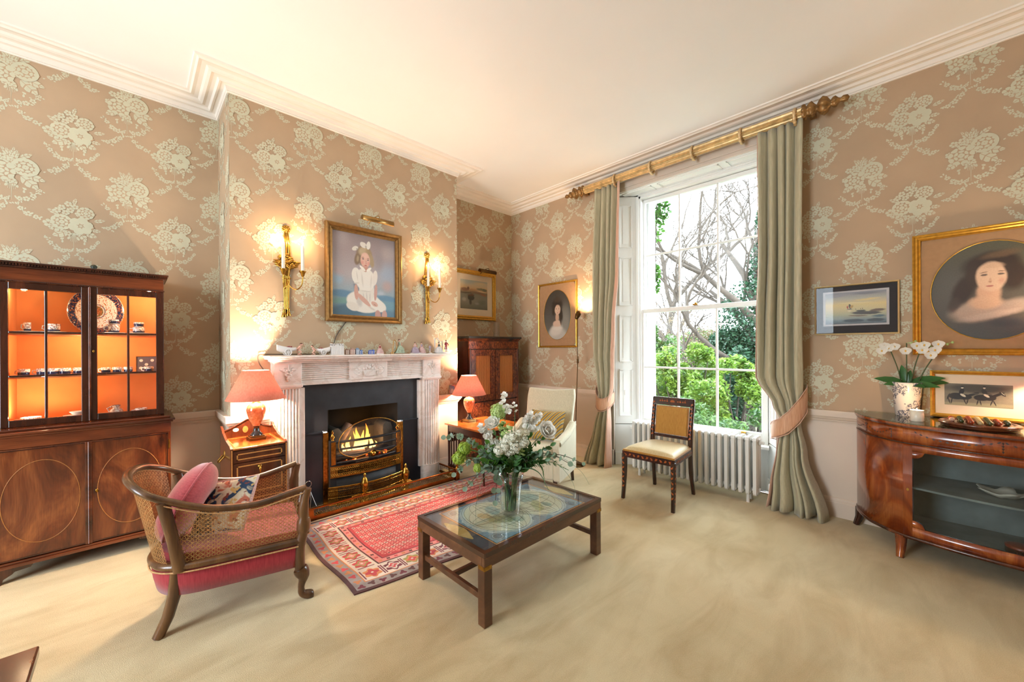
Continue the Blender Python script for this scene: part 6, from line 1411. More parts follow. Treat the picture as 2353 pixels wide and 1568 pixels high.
# glazed door with cusped corners
gz0, gz1 = .205, .685
b = MB(); wallstrip(b, [on(FP, t_) for t_ in (.0, .03, .055)], .148, .730, .022); wallstrip(b, [on(FP, t_) for t_ in (.945, .97, 1)], .148, .730, .022)
seg_ = [on(FP, .055+.89*k/24) for k in range(25)]; wallstrip(b, seg_, .148, gz0, .022); wallstrip(b, seg_, gz1, .730, .022); dr = b.build('door', m_bow, bc)
for t0, sg_ in ((.055, 1), (.945, -1)):
    for zc, sz in ((gz0, 1), (gz1, -1)):
        b = MB(); rg = []
        for k in range(7):
            a = k/6; t_ = t0+sg_*.052*a; h = .042*sqrt(max(0, 1-a*a)); p = on(FP, t_); q = on(FP, t_, -.02); rg.append([(p.x, p.y, zc), (p.x, p.y, zc+sz*h+sz*.001), (q.x, q.y, zc+sz*h+sz*.001), (q.x, q.y, zc)])
        b.loft(rg); b.build('cusp', m_bow, dr)
b = MB(); b.grid(24, 1, lambda u, v: tuple(on(FP, .05+.9*u, -.012))[:2]+(gz0-.01+(gz1-gz0+.02)*v,)); b.build('pane', glassy('door_glass', (.86, .90, .90), 1.5), dr)
p = on(FP, .03, .001); MB().lathe([(.006, -.001), (.006, .002)], 10, (p.x, p.y, .44), axis='y', sy=1.5).build('keyhole', m_brassd, dr)
for t_ in (.0, 1.0): 
    b = MB(); q0 = on(FP, t_); wallstrip(b, [on(LP, .86, .001), on(LP, .93, .001), on(LP, 1, .001)] if t_ == 0 else [on(RP, 0, .001), on(RP, .07, .001), on(RP, .14, .001)], .15, .73, .004); b.build('stile', m_bow, bc)
m_grey = plain('grey_lining', '#7c8684', .9, var=.25, scale=5)
b = MB(); b.box(-.80, -.006, .15, .80, -.001, .83); b.build('back_board', m_grey, bc); slab(off(full, -.05), .150, .152).build('floor_lining', m_grey, bc); slab(off(full, -.06), .435, .447).build('shelf', m_grey, bc)
for x, y, dx, dy in ((-.80, -.05, -.02, -.01), (-.575, -.44, -.005, -.03), (.575, -.44, .005, -.03), (.80, -.05, .02, -.01)):
    b = MB(); b.tube([(x, y, .135), (x+dx*.3, y+dy*.3, .06), (x+dx*1.3, y+dy*1.3, 0)], [.030, .024, .018], 4); b.build('leg', m_bow if abs(x) < .6 else m_mahd, bc)
o = thing('wavy_dish', 'pale scalloped dish on the shelf inside the bow-fronted cabinet', 'dish', (4.50, -.30, .4475)); b = MB(); rg = []
for i in range(5):
    q = i/4; rg.append([((.02+.075*q)*(1+.22*q*cos(5*a))*cos(a), (.02+.06*q)*(1+.22*q*cos(5*a))*sin(a), .002+.035*q*q+.010*q*cos(5*a)) for a in [2*pi*k/40 for k in range(40)]])
b.loft(rg, caps=False); b.build('dish', plain('pale_glass', '#c9c4b4', .3), o, solid=.003)
o = thing('round_box', 'low round red-brown lidded box on the floor of the bow-fronted cabinet', 'box', (4.56, -.38, .1525)); MB().lathe([(.055, 0), (.06, .01), (.06, .04)], 24).build('box', m_mahd, o); MB().lathe([(.060, .040), (.061, .052), (.05, .055), (.001, .055)], 24).build('lid', plain('red_lacquer', '#7a3020', .3), o)
# ---- things on the cabinet
TZ = .8626
lamp('coral shaded urn lamp on the bow-fronted cabinet, cut by the picture edge', (4.845, -.22, TZ), 8)
horse = painting('horse_photograph', '#7a7460', [(0, .3, .7, .28, 0, .6, '#38352d', .9), (-.2, -.44, .6, .12, 0, .6, '#94906f', .9), (.25, -.42, .5, .12, 0, .6, '#8a8668', .9)] + [(x, -.30, .012, .17, r_, .4, '#211f1b', 1) for x, r_ in ((-.43, 6), (-.39, -4), (-.19, 8), (-.15, -6), (.04, 5), (.20, -8), (.24, 10), (0, -6))] + [
    (-.31, -.08, .14, .17, 0, .2, '#1c1a17', 1), (-.20, -.10, .13, .14, 0, .2, '#1f1d19', 1), (-.44, -.12, .02, .18, -8, .4, '#26231e', 1), (-.08, .02, .045, .17, -40, .25, '#1f1d19', 1), (-.02, .08, .05, .06, -30, .3, '#23201b', 1), (.06, -.10, .13, .15, 0, .2, '#1a1815', 1), (.17, -.08, .11, .15, 0, .2, '#1d1b17', 1), (.27, .04, .045, .20, -38, .25, '#1d1b17', 1), (.355, .10, .03, .13, 22, .3, '#24211c', 1), (.36, .12, .008, .08, 22, .4, '#c8c0a8', 1),
    (-.235, .14, .042, .15, -6, .2, '#131211', 1), (-.225, .31, .022, .045, 0, .3, '#c2b8a0', 1), (-.225, .365, .028, .035, 0, .3, '#121113', 1), (-.215, -.03, .035, .09, 24, .3, '#d2cab2', 1), (-.205, -.16, .022, .07, 0, .3, '#121113', 1), (.10, .16, .042, .15, 8, .2, '#2b2824', 1), (.10, .34, .022, .045, 0, .3, '#c2b8a0', 1), (.10, .395, .028, .035, 0, .3, '#161517', 1), (.13, .0, .035, .09, 24, .3, '#cbc3ac', 1), (.15, .10, .09, .02, -24, .4, '#2b2824', 1), (-.02, .07, .2, .006, 6, .6, '#aaa28c', .8)], noise=.012, nscale=18, grain=.25, canvas=(.29, .145))
def gb6(r): rect('mount', .40, .27, .004, m_mountc, r); rect('photograph_sheet', .29, .145, .0055, horse, r, -.01, .0); rect('glass', .40, .27, .009, m_pglass, r)
picture('riders_photograph', 'framed sepia photograph of two riders leaning on the wall behind the lamp', 'photograph', (4.435, -.040, TZ+.163), (R(84), 0, 0), .445, .315, [(0, -.006), (0, .014), (.010, .018), (.018, .012), (.024, .010), (.026, -.006)], m_goldy, gb6)
sbd = thing('solitaire_board', 'round turned wooden solitaire board on the bow-fronted cabinet', 'game board', (4.405, -.37, TZ), rz=.0)
sbd.scale = (1.22, 1.22, 1.1)
MB().lathe([(.120, 0), (.128, .004), (.122, .010), (.134, .014), (.136, .022), (.130, .026), (.118, .026), (.112, .020), (.104, .022), (.001, .022)], 48).build('board', m_mah, sbd)
MB().lathe([(.108, .0225), (.106, .0245), (.101, .0225)], 48, caps=False).build('ring_groove', m_walnut, sbd)
mcols = ['#c98a6a', '#5a2a1c', '#7a4a24', '#a88a50', '#3c4424', '#b8a070', '#8a3a20', '#4a3018', '#6a6a30', '#d2a890']
mm = [plain('agate', c, .1, var=.35, scale=70, coat=.5) for c in mcols]
RWN = ('front', 'second', 'third', 'fourth', 'fifth', 'sixth', 'back'); CLN = ('first', 'second', 'third', 'fourth', 'fifth', 'sixth', 'seventh'); k = 0
for i in range(7):
    for j in range(7):
        if abs(i-3)+abs(j-3) > 4: continue
        nm = 'polished stone ball on the solitaire board, %s column from the left, %s row' % (CLN[i], RWN[j])
        o = MB().ell((0, 0, .0132), .0132, None, None, 14, 9).build('stone_ball', mm[(k*7+j*3) % 10] if (i, j) != (0, 2) else mm[9], loc=(4.405+(i-3)*.036, -.37+(j-3)*.034, TZ+.0245)); tag(o, nm, 'ball', 'stone balls on the solitaire board'); k += 1
cn = thing('candle_glass', 'lit white candle in a glass beside the orchid pot', 'candle', (4.148, -.35, TZ)); MB().lathe([(.030, 0), (.033, .004), (.034, .072), (.031, .072), (.030, .055), (.001, .055)], 24).build('cup', plain('candle_cup', '#efe2cc', .3), cn)
MB().lathe([(.001, .056), (.004, .062), (.0045, .070), (.001, .084)], 8).build('flame', m_cflame, cn); point_light('candle_flame_light', (0, 0, .096), .3, (1, .66, .36), .006, cn)
# ================================================================ foreground table corner
ft = thing('side_table', 'dark polished table corner cut off at the bottom left of the picture', 'table', (2.795, -4.565, 0))
b = MB(); b.box(-.36, -.36, .50, .36, .36, .528); b.build('top', m_mah, ft, bev=.004); b = MB(); b.box(-.33, -.33, .43, .33, .33, .50); b.build('apron', m_mahd, ft)
for sx in (-1, 1):
    for sy in (-1, 1): b = MB(); b.tube([(sx*.31, sy*.31, .45), (sx*.31, sy*.31, 0)], [.024, .016], 4); b.build('leg', m_mahd, ft)
# ================================================================ hearth rug
m_rug = [plain('rug_'+n, c, .95, var=v_, scale=sc, bump=.4, bscale=320, spec=.1, sheen=.2) for n, c, v_, sc in (('brown', '#54302c', .3, 9), ('grey', '#8d827c', .25, 14), ('cream', '#c8b8a8', .15, 8), ('red', '#b23c40', .38, 4), ('rose', '#cf8078', .25, 6), ('orange', '#c07848', .2, 12), ('olive', '#8f8448', .2, 12), ('dark', '#6a2a34', .3, 12))]
RW_, RL_ = 1.13, 2.0
def rugp(u, v, l):      # u across (0 = fender side), v along, in metres
    x = .885+u*(1.115+.10*min(1, max(0, v/.7)))/RW_+.006*sin(v*9)*(u > 1.0); y = -3.155+v+.010*sin(u*8); return (x, y, .007+l*.00025)
rb = MB(); rb.grid(10, 24, lambda a, c: rugp(a*RW_, c*RL_, 0), mi=0); rb.grid(24, 1, lambda a, c: rugp(RW_, a*RL_, 0)[:2]+(rugp(RW_, a*RL_, 0)[2]*c+.0005,), mi=0); rb.grid(10, 1, lambda a, c: rugp(a*RW_, 0, 0)[:2]+(.007*c+.0005,), mi=0)
def rband(m0, m1, l, mi):      # frame between margins
    def q(u0, u1, v0, v1): rb.grid(max(1, int((u1-u0)/.1)), max(1, int((v1-v0)/.1)), lambda a, c: rugp(u0+(u1-u0)*a, v0+(v1-v0)*c, l), mi=mi, smooth=False)
    q(m0, m1, m0, RL_-m0); q(RW_-m1, RW_-m0, m0, RL_-m0); q(m1, RW_-m1, m0, m1); q(m1, RW_-m1, RL_-m1, RL_-m0)
def rpoly(pts, l, mi): rb.add([rugp(u, v, l) for u, v in pts], [tuple(range(len(pts)))], smooth=False, mi=mi)
rband(.022, .085, 1, 1); rband(.085, .092, 2, 5); rband(.092, .225, 1, 2); rband(.225, .235, 2, 0); rband(.235, .275, 1, 4); rband(.275, .283, 2, 7)
rb.grid(6, 16, lambda a, c: rugp(.28+(RW_-.56)*a, .28+(RL_-.56)*c, .6), mi=3, smooth=False)
def along(m, step):
    for k in range(int((RL_-2*m)/step)+1): yield m, m+k*step, 1; yield RW_-m, m+k*step, 1
    for k in range(1, int((RW_-2*m)/step)): yield m+k*step*((RW_-2*m)/step)/int((RW_-2*m)/step), m, 0; yield m+k*step*((RW_-2*m)/step)/int((RW_-2*m)/step), RL_-m, 0
def star(u, v, r, n, e, l, mi, ph=0): rpoly([(u+r*(1+e*cos(n*t_))*cos(t_+ph), v+r*(1+e*cos(n*t_))*sin(t_+ph)) for t_ in [2*pi*k/24 for k in range(24)]], l, mi)
rr = random.Random(2)
for i, (u, v, s_) in enumerate(along(.158, .125)):
    c = (3, 5, 3, 7, 3, 6)[i % 6]; star(u, v, .048, 6, .18, 2, c); star(u, v, .034, 4, .25, 3, (2, 3, 5)[i % 3] if c != 3 else 6)
    star(u, v, .022, 4, .3, 4, 3 if c != 3 else 4); star(u, v, .008, 4, 0, 5, 2)
    for e in (-1, 1):
        if s_: rpoly([(u-.05, v+e*.060), (u+.05, v+e*.060), (u+.05, v+e*.052), (u-.05, v+e*.052)], 1.6, 7)
        else: rpoly([(u+e*.060, v-.05), (u+e*.060, v+.05), (u+e*.052, v+.05), (u+e*.052, v-.05)], 1.6, 7)
for i, (u, v, s_) in enumerate(along(.054, .06)):
    star(u+rr.uniform(-.006, .006), v, .018, 3, .35, 2, (3, 7, 5, 0)[i % 4], i*.8)
for i, (u, v, s_) in enumerate(along(.255, .05)): star(u, v, .011, 4, .3, 2, (0, 5, 3)[i % 3], .5)
nu, nv = 18, 48
for i in range(nu):
    for j in range(nv):
        u = .30+(RW_-.60)*(i+.5+(.5 if j % 2 else 0)*.9)/(nu+.5); v = .30+(RL_-.60)*(j+.5)/nv
        star(u, v, .0125, 2, .22, 2, 4 if (i*7+j*3) % 3 else 2, .6); star(u, v, .0065, 2, .2, 3, 7 if (i+j) % 3 == 0 else 3, .6)
tag(rb.build('hearth_rug', m_rug), 'worn red patterned hearth rug with cream rosette border before the fender', 'rug')

# ================================================================ flowers in the glass vase
VB = V((2.444, -2.389, .3625)); YW = .8008
vs_ = thing('glass_vase', 'clear flared glass vase of flowers on the coffee table', 'vase', VB)
MB().lathe([(.052, .0), (.055, .004), (.060, .09), (.068, .18), (.080, .236), (.0765, .236), (.065, .18), (.057, .09), (.050, .018), (.001, .014)], 36).build('glass', m_clear, vs_)
MB().lathe([(.049, .0185), (.056, .09), (.0605, .135), (.001, .135)], 30).build('water', glassy('water', (.95, .97, .95), .5, ior=1.33), vs_)
def leaf_mat(name, c1, c2):
    t = NT(name); t.t.nodes.remove(t.b); n = t.noise(t.obj(), 9, 3); c = t.ramp(n.outputs[0], [(.35, c1), (.65, c2)])
    d = t.n('ShaderNodeBsdfDiffuse', {'Color': c}); tr = t.n('ShaderNodeBsdfTranslucent', {'Color': c}); g = t.n('ShaderNodeBsdfGlossy', {'Roughness': .4})
    mx = t.n('ShaderNodeMixShader', {0: .35, 1: d.outputs[0], 2: tr.outputs[0]}); m2 = t.n('ShaderNodeMixShader', {0: .04, 1: mx.outputs[0], 2: g.outputs[0]}); t.t.links.new(m2.outputs[0], t.out.inputs[0]); return t.mat
m_stem = plain('stem_green', '#4c6a34', .5, var=.2, scale=40); m_twig = plain('brown_twig', '#4a3626', .7); m_leafg = leaf_mat('leaf_green', '#4f8030', '#6fa040'); m_euc = leaf_mat('eucalyptus_leaf', '#7d967e', '#96ac98'); m_dkl = leaf_mat('dark_leaf', '#3a6430', '#588540'); m_grs = plain('grass_green', '#2f5a2c', .45, var=.2)
m_petw = leaf_mat('white_petal', '#f2f0e8', '#faf8f2'); m_lime = leaf_mat('lime_floret', '#a2c044', '#b8d05c'); m_lilac = leaf_mat('cream_floret', '#f0f0dc', '#f6f6ea'); m_limey = leaf_mat('pale_lime', '#c0d884', '#d4e4a4')
def leafmesh(name, L, W, mat, curl=.15, pts=((0, .05), (.2, .7), (.45, 1), (.7, .8), (.9, .35), (1, .02))):
    b = MB(); rg = []
    for t_, w_ in pts: z = curl*L*t_*t_; rg.append([(-W*w_/2, L*t_, z+W*w_*.12), (0, L*t_, z), (W*w_/2, L*t_, z+W*w_*.12)])
    b.loft(rg, closed=False, caps=False)
    me = bpy.data.meshes.new(name); me.from_pydata(b.v, [], b.f); me.materials.append(mat); me.polygons.foreach_set('use_smooth', [True]*len(b.f)); return me
RND = ((0, .1), (.12, .65), (.35, 1), (.6, .98), (.85, .6), (1, .05))
ME = dict(euc=leafmesh('eucalyptus_leaf', .045, .042, m_euc, .1, RND), leaf=leafmesh('leaf', .06, .036, m_leafg), dark=leafmesh('leaf', .055, .03, m_dkl), petal=leafmesh('petal', .045, .05, m_petw, .35, RND), spetal=leafmesh('petal', .02, .02, m_petw, .2, RND), pin=leafmesh('leaflet', .034, .008, m_dkl, .0), long=leafmesh('leaf', .09, .022, m_dkl, .2))
def part(me, nm, parent, pos, dr, up=(0, 0, 1), sc=1):
    o = bpy.data.objects.new(nm, me); COL.objects.link(o); o.parent = parent
    y = V(dr).normalized(); x = y.cross(V(up)); x = x.normalized() if x.length > .01 else V((1, 0, 0)); z = x.cross(y)
    m_ = M((x, y, z)).transposed().to_4x4(); m_.translation = V(pos); o.matrix_local = m_ @ M.Scale(sc, 4); return o
rf = random.Random(11); base_k = [0]
def stemthing(name, label, cat, tip, r=.003, mat=None, bend=.0, mids=None):
    base_k[0] += 1; a = base_k[0]*2.4; t_ = thing(name, label, cat, VB, rz=YW); p0 = V((.030*cos(a), .030*sin(a), .021)); tip = V(tip); rim = V((.050*tip.x/max(.05, abs(tip.x)+abs(tip.y)), .050*tip.y/max(.05, abs(tip.x)+abs(tip.y)), .238))
    pts = spline([p0, rim*.75+p0*.25*0+V((0, 0, .055)), rim*.6+tip*.4+V((0, 0, .045+bend)), tip] if not mids else [p0, rim]+[V(q) for q in mids]+[tip], 6)
    MB().tube(pts, [r*1.1*(1-.35*i/len(pts)) for i in range(len(pts))], 6).build('stem', mat or m_stem, t_); return t_, pts
def rose(label, tip, sz, face):
    t_, pts = stemthing('white_rose', label, 'flower', tip, .0032); f = V(face).normalized(); c = V(tip); sd = f.cross(V((.2, .9, .3))).normalized(); s2 = f.cross(sd); k = 0
    for ring, (n, tilt, l_) in enumerate(((3, .14, .6), (4, .34, .78), (5, .62, .92), (6, .95, 1.05), (6, 1.25, 1.05))):
        for q in range(n):
            a = 2*pi*q/n+ring*.7; rad = sd*cos(a)+s2*sin(a); d = f*cos(tilt)+rad*sin(tilt); part(ME['petal'], 'petal', t_, c-f*.012+rad*.004*ring, d, f*1.0-rad*.2, sz*l_)
    MB().ell(tuple(c-f*.016), .012, .012, .010).build('calyx', m_stem, t_)
    for q in (.45, .6, .7): part(ME['dark'], 'leaf', t_, pts[int(q*(len(pts)-1))], V((rf.uniform(-1, 1), rf.uniform(-1, 1), .4)), sc=.9)
rose('large white rose at the right of the vase of flowers', (.215, -.02, .495), 1.15, (.45, -.7, .45)); rose('white rose at the upper left of the vase of flowers', (-.105, .0, .535), .95, (-.25, -.6, .75))
def spray(name, label, tip, n, L, sz, mat=None):
    t_, pts = stemthing(name, label, 'flower', tip, .0028); m_ = len(pts)-1; up = (pts[-1]-pts[-4]).normalized()
    for k in range(n):
        c = V(tip)-up*L*(k/n)+V((rf.uniform(-1, 1), rf.uniform(-1, 1), rf.uniform(-.4, .4)))*.018*(.5+k/n); fd = (c-V(tip)+up*L*.5).normalized()+V((0, -.5, .3))
        for q in range(4):
            a = q*pi/2+k; sz_ = sz*1.25; ax = V((cos(a), sin(a)*.5, .5*sin(a+1))); part(ME['spetal'], 'petal', t_, c, ax+fd*.45, fd, sz_)
    for q in (.35, .45, .55, .62): part(ME['long'], 'leaf', t_, pts[int(q*m_)], V((rf.uniform(-1, 1), rf.uniform(-1, 1), .6)), sc=rf.uniform(.7, 1.1))
spray('white_stock', 'white stock flower spike at the left, before the small table', (-.165, -.02, .515), 20, .13, 1.15); spray('white_stock', 'tall thin white stock reaching highest in the vase', (-.03, .02, .70), 9, .10, 1.0); spray('white_stock', 'white stock sprays in front of the striped cushion', (.12, .0, .585), 24, .11, 1.1); spray('white_stock', 'second white stock just left of the large rose', (.175, .02, .58), 16, .09, 1.0); spray('white_stock', 'small budding stock right of the tallest stem', (.03, .03, .65), 4, .05, .6)
def floret(b, c, d, r):
    d = d.normalized() if d.length > 1e-5 else V((0, 0, 1)); x = d.cross(V((rf.uniform(-1, 1), rf.uniform(-1, 1), rf.uniform(-1, 1)))).normalized(); y = d.cross(x); vs_, fs = [tuple(c-d*r*.2)], []
    for k in range(4):
        a = k*pi/2; e = x*cos(a)+y*sin(a); f = x*cos(a+.7)+y*sin(a+.7); g = x*cos(a-.7)+y*sin(a-.7); i = len(vs_); vs_ += [tuple(c+f*r*.6+d*r*.12), tuple(c+e*r+d*r*.05), tuple(c+g*r*.6+d*r*.12)]; fs.append((0, i+2, i+1, i))
    b.add(vs_, fs, smooth=True)
def ball(name, label, tip, R_, mat, n=300, sx=1, sz=1, leaf='leaf'):
    t_, pts = stemthing(name, label, 'flower', tip, .003); b = MB()
    subs = [(V((0, 0, 0)), 1.0)] if name != 'white_lilac' else [(V((rf.uniform(-.7, .7), rf.uniform(-.5, .3), rf.uniform(-.9, .8)))*R_, rf.uniform(.38, .55)) for q in range(8)]
    for k in range(n):
        so_, ss = subs[k % len(subs)]; z = 1-2*(k+.5)/n; q = sqrt(1-z*z); a = k*2.39996; d = V((q*cos(a)*sx, q*sin(a), z*sz)); c = V(tip)+so_+d*R_*ss*rf.uniform(.70, 1.1); floret(b, c, (c-V(tip)-so_), R_*.17+.001)
    if name != 'white_lilac': b.ell(tuple(tip), R_*.8*sx, R_*.8, R_*.8*sz, 10, 6)
    o = b.build('flower_head', mat, t_); o['kind'] = 'stuff'
    for q in (.5, .65, .8): part(ME[leaf], 'leaf', t_, pts[int(q*(len(pts)-1))], V((rf.uniform(-1, 1), rf.uniform(-1, .3), .2)), sc=rf.uniform(.8, 1.2))
ball('guelder_rose', 'lime green guelder rose ball, lower one at the left of the vase', (-.305, -.02, .335), .040, m_lime); ball('guelder_rose', 'lime green guelder rose ball, upper one at the left of the vase', (-.275, .0, .385), .040, m_lime); ball('guelder_rose', 'pale green guelder rose ball above the white rose', (-.075, .04, .60), .045, m_limey, sz=1.2); ball('guelder_rose', 'small green guelder rose low at the left front', (-.19, -.05, .285), .028, m_lime)
ball('white_lilac', 'cream lilac cluster at the centre front of the vase', (-.02, -.06, .44), .066, m_lilac, 520, 1, 1.1, 'dark'); ball('white_lilac', 'cream lilac cluster leaning right at the centre', (.065, -.05, .455), .050, m_lilac, 380, 1.2, .9, 'dark'); ball('white_lilac', 'greenish lilac bud cluster just behind the centre', (-.03, .0, .51), .045, m_limey, 160); ball('white_lilac', 'greenish lilac bud cluster low right of centre', (.06, -.04, .385), .035, m_limey, 130)
def euc(label, mids, tip, n=9, nm='eucalyptus_branch', mk='euc', sc=1.0):
    t_, pts = stemthing(nm, label, 'foliage', tip, .0024, m_twig if mk == 'euc' else None, mids=mids); m_ = len(pts)-1
    for k in range(n):
        i = int(m_*(.42+.57*k/n)); d = (pts[min(i+1, m_)]-pts[max(i-1, 0)]).normalized(); sd = d.cross(V((0, .3, 1))).normalized(); up = V((rf.uniform(-.6, .6), -1, rf.uniform(0, .9)))
        for s_ in (-1, 1): part(ME[mk], 'leaf', t_, pts[i], sd*s_*rf.uniform(.5, 1)+d*.35+V((0, rf.uniform(-.6, .2), 0)), up, sc*(1.1-.35*k/n)*rf.uniform(.85, 1.1))
    part(ME[mk], 'leaf', t_, pts[-1], (pts[-1]-pts[-2]), (0, -1, .3), sc*.7)
euc('eucalyptus branch reaching far left over the small table', [(-.16, .0, .36), (-.28, .0, .455)], (-.385, .0, .455), 10); euc('eucalyptus branch at the left below the lime balls', [(-.14, -.03, .31), (-.23, -.04, .325)], (-.32, -.05, .255), 10); euc('eucalyptus branch drooping low at the left front', [(-.09, -.06, .28), (-.15, -.08, .29)], (-.25, -.10, .19), 8); euc('eucalyptus branch hanging over the vase rim in front', [(-.05, -.07, .29), (-.075, -.10, .25)], (-.085, -.12, .12), 7); euc('eucalyptus branch in the middle left', [(-.07, -.02, .32)], (-.13, -.04, .40), 7)
euc('round-leaved branch arching to the right', [(.12, -.03, .35), (.23, -.03, .36)], (.34, -.04, .31), 7, sc=1.1); euc('thin grey-leaved branch tip at the far right', [(.17, .0, .33), (.30, .0, .345)], (.43, .0, .295), 6, sc=.75)
for i, (lab, tip, n_) in enumerate((('leafy dark green stem behind the roses', (.12, .05, .46), 7), ('leafy dark green stem right of centre', (.16, -.04, .37), 7), ('bright leafy stem at the left of centre', (-.12, -.04, .42), 6), ('leafy dark stem at the back left', (-.09, .06, .45), 6), ('leafy stem between the lilac and the large rose', (.09, -.02, .43), 7), ('dark leafy stem low at the right front', (.20, -.06, .33), 8), ('dark leafy stem low at the left front', (-.14, -.06, .33), 8), ('dark leafy stem at the right back', (.19, .06, .42), 8), ('dark leafy stem in front of the lilac', (.03, -.10, .36), 7), ('dark leafy stem at the far left', (-.20, .02, .40), 8), ('dark leafy stem left of the lilac', (-.08, -.08, .36), 7), ('dark leafy stem just under the large rose', (.24, .0, .40), 8))):
    euc(lab, [tuple(V(tip)*.55+V((0, 0, .12)))], tip, n_, 'leafy_stem', 'leaf' if i in (2, 6, 9) else 'dark', 1.1)
def fern(label, mids, tip):
    t_, pts = stemthing('fern_frond', label, 'foliage', tip, .002, m_dkl, mids=mids); m_ = len(pts)-1
    for k in range(22):
        q = k/22; i = min(m_-1, int(m_*(.35+.64*q))); d = (pts[i+1]-pts[i]).normalized(); p = pts[i]+(pts[i+1]-pts[i])*rf.random()
        for s_ in (-1, 1): part(ME['pin'], 'leaflet', t_, p, V((0, s_*.55, -s_*.6))+d*.45, (0, -.6, .8), 1.55*sin(pi*min(1, .25+q*.75)))
fern('dark fern frond drooping at the right of the vase', [(.10, -.05, .30), (.18, -.06, .30)], (.20, -.07, .20)); fern('dark fern frond spreading to the right of the vase', [(.13, -.02, .31), (.24, -.03, .31)], (.345, -.04, .265))
def blade(label, pts):
    base_k[0] += 1; t_ = thing('grass_blade', label, 'foliage', VB, rz=YW); q = spline([(.01, .0, .03)]+pts, 7); MB().tube(q, [.006*(1-.85*(i/len(q))**2)+.0004 for i in range(len(q))], 4, flat=.25).build('blade', m_grs, t_)
blade('long grass blade arching down to the table at the left', [(-.05, -.05, .25), (-.10, -.08, .285), (-.165, -.10, .22), (-.195, -.12, .10), (-.195, -.13, .004)]); blade('long grass blade curving down at the right front', [(.05, -.04, .25), (.10, -.06, .285), (.17, -.08, .26), (.22, -.10, .17)]); blade('long pale grass blade arching far right', [(.06, .0, .26), (.16, .0, .345), (.30, .0, .33), (.42, .0, .25), (.475, .0, .165)]); blade('fine grass blade hanging at the right', [(.06, .0, .27), (.20, -.01, .335), (.30, -.01, .28), (.37, -.02, .19), (.385, -.02, .13)])
blade('grass blade standing upright in the middle', [(.03, .0, .25), (.05, .0, .36), (.09, -.02, .44)]); blade('grass blade leaning left in the middle', [(-.04, .0, .25), (-.08, .0, .38), (-.12, -.02, .49)])
# ================================================================ potted orchid
t = NT('toile_pot'); co = t.obj(); n = t.noise(co, 75, 4, .7, .8); n2 = t.noise(co, 11, 2); a_ = t.n('ShaderNodeMath', {0: n.outputs[0], 1: .50}, operation='GREATER_THAN').outputs[0]; b_ = t.n('ShaderNodeMath', {0: n2.outputs[0], 1: .46}, operation='GREATER_THAN').outputs[0]
t.set(col=t.mix(t.n('ShaderNodeMath', {0: a_, 1: b_}, operation='MULTIPLY').outputs[0], srgb('#ded6cc'), srgb('#6a6a76')), rough=.25, coat=.3)
op = thing('potted_orchid', 'white orchid in a toile-patterned pot on the bow-fronted cabinet', 'potted plant', (4.10, -.115, TZ))
MB().lathe([(.055, 0), (.060, .004), (.078, .225), (.081, .235), (.076, .237), (.071, .215), (.001, .215)], 32).build('pot', t.mat, op); MB().lathe([(.071, .216), (.05, .226), (.001, .228)], 20).build('moss', plain('moss', '#4a4428', .9, var=.4, scale=60), op)
ol = leafmesh('leaf', .17, .060, plain('orchid_leaf', '#2f5f28', .3, var=.15), -.25)
for d, up, s_ in (((-1, -.1, .35), (0, 0, 1), 1), ((-.7, -.5, .1), (0, 0, 1), .75), ((1, -.1, .45), (0, 0, 1), 1.1), ((1, -.5, .12), (0, 0, 1), .95), ((.5, -.8, .1), (0, 0, 1), .8), ((-.2, 0, 1), (0, -1, 0), .8), ((.2, .1, 1), (0, -1, 0), .6), ((.8, .1, .2), (0, 0, 1), 1.2)): part(ol, 'leaf', op, (0, 0, .222), d, (0, -.75, .65) if up[2] else up, s_)
m_ost = plain('orchid_stem', '#3a4a22', .5); m_lip = plain('orchid_lip', '#d8a84a', .5); opet = leafmesh('petal', .034, .036, m_petw, .15, RND)
for i, (x1, z1_, fl_) in enumerate(((-.085, .47, ((-.09, .475), (-.125, .455), (-.06, .485), (-.11, .49))), (.0, .51, ((-.005, .455),)), (.07, .475, ((.05, .49), (.075, .46), (.085, .495))), (.17, .50, ((.115, .425), (.135, .46), (.15, .50))))):
    pts = spline([(x1*.3, 0, .22), (x1*.55, -.01, .34), (x1, -.01, z1_)], 6); st = MB().tube(pts, .0035, 6).build('flower_stem', m_ost, op)
    for j, (fx, fz) in enumerate(fl_):
        c = V((fx, -.03, fz)); fo = MB().ell(tuple(c), .006, .006, .008).build('flower', m_lip, op)
        for k in range(5): a = 2*pi*k/5+pi/2; part(opet, 'petal', fo, c, V((cos(a), -.18, sin(a))), (0, -1, 0), 1.0 if k in (1, 4) else .85)
        b = MB()
    for q in range(2): MB().ell((x1+.022*(q+1), -.01, z1_+.012*q), .007, .007, .009).tube([(x1, -.01, z1_), (x1+.022*(q+1), -.01, z1_+.012*q)], .0018, 5).build('bud', m_limey, st)
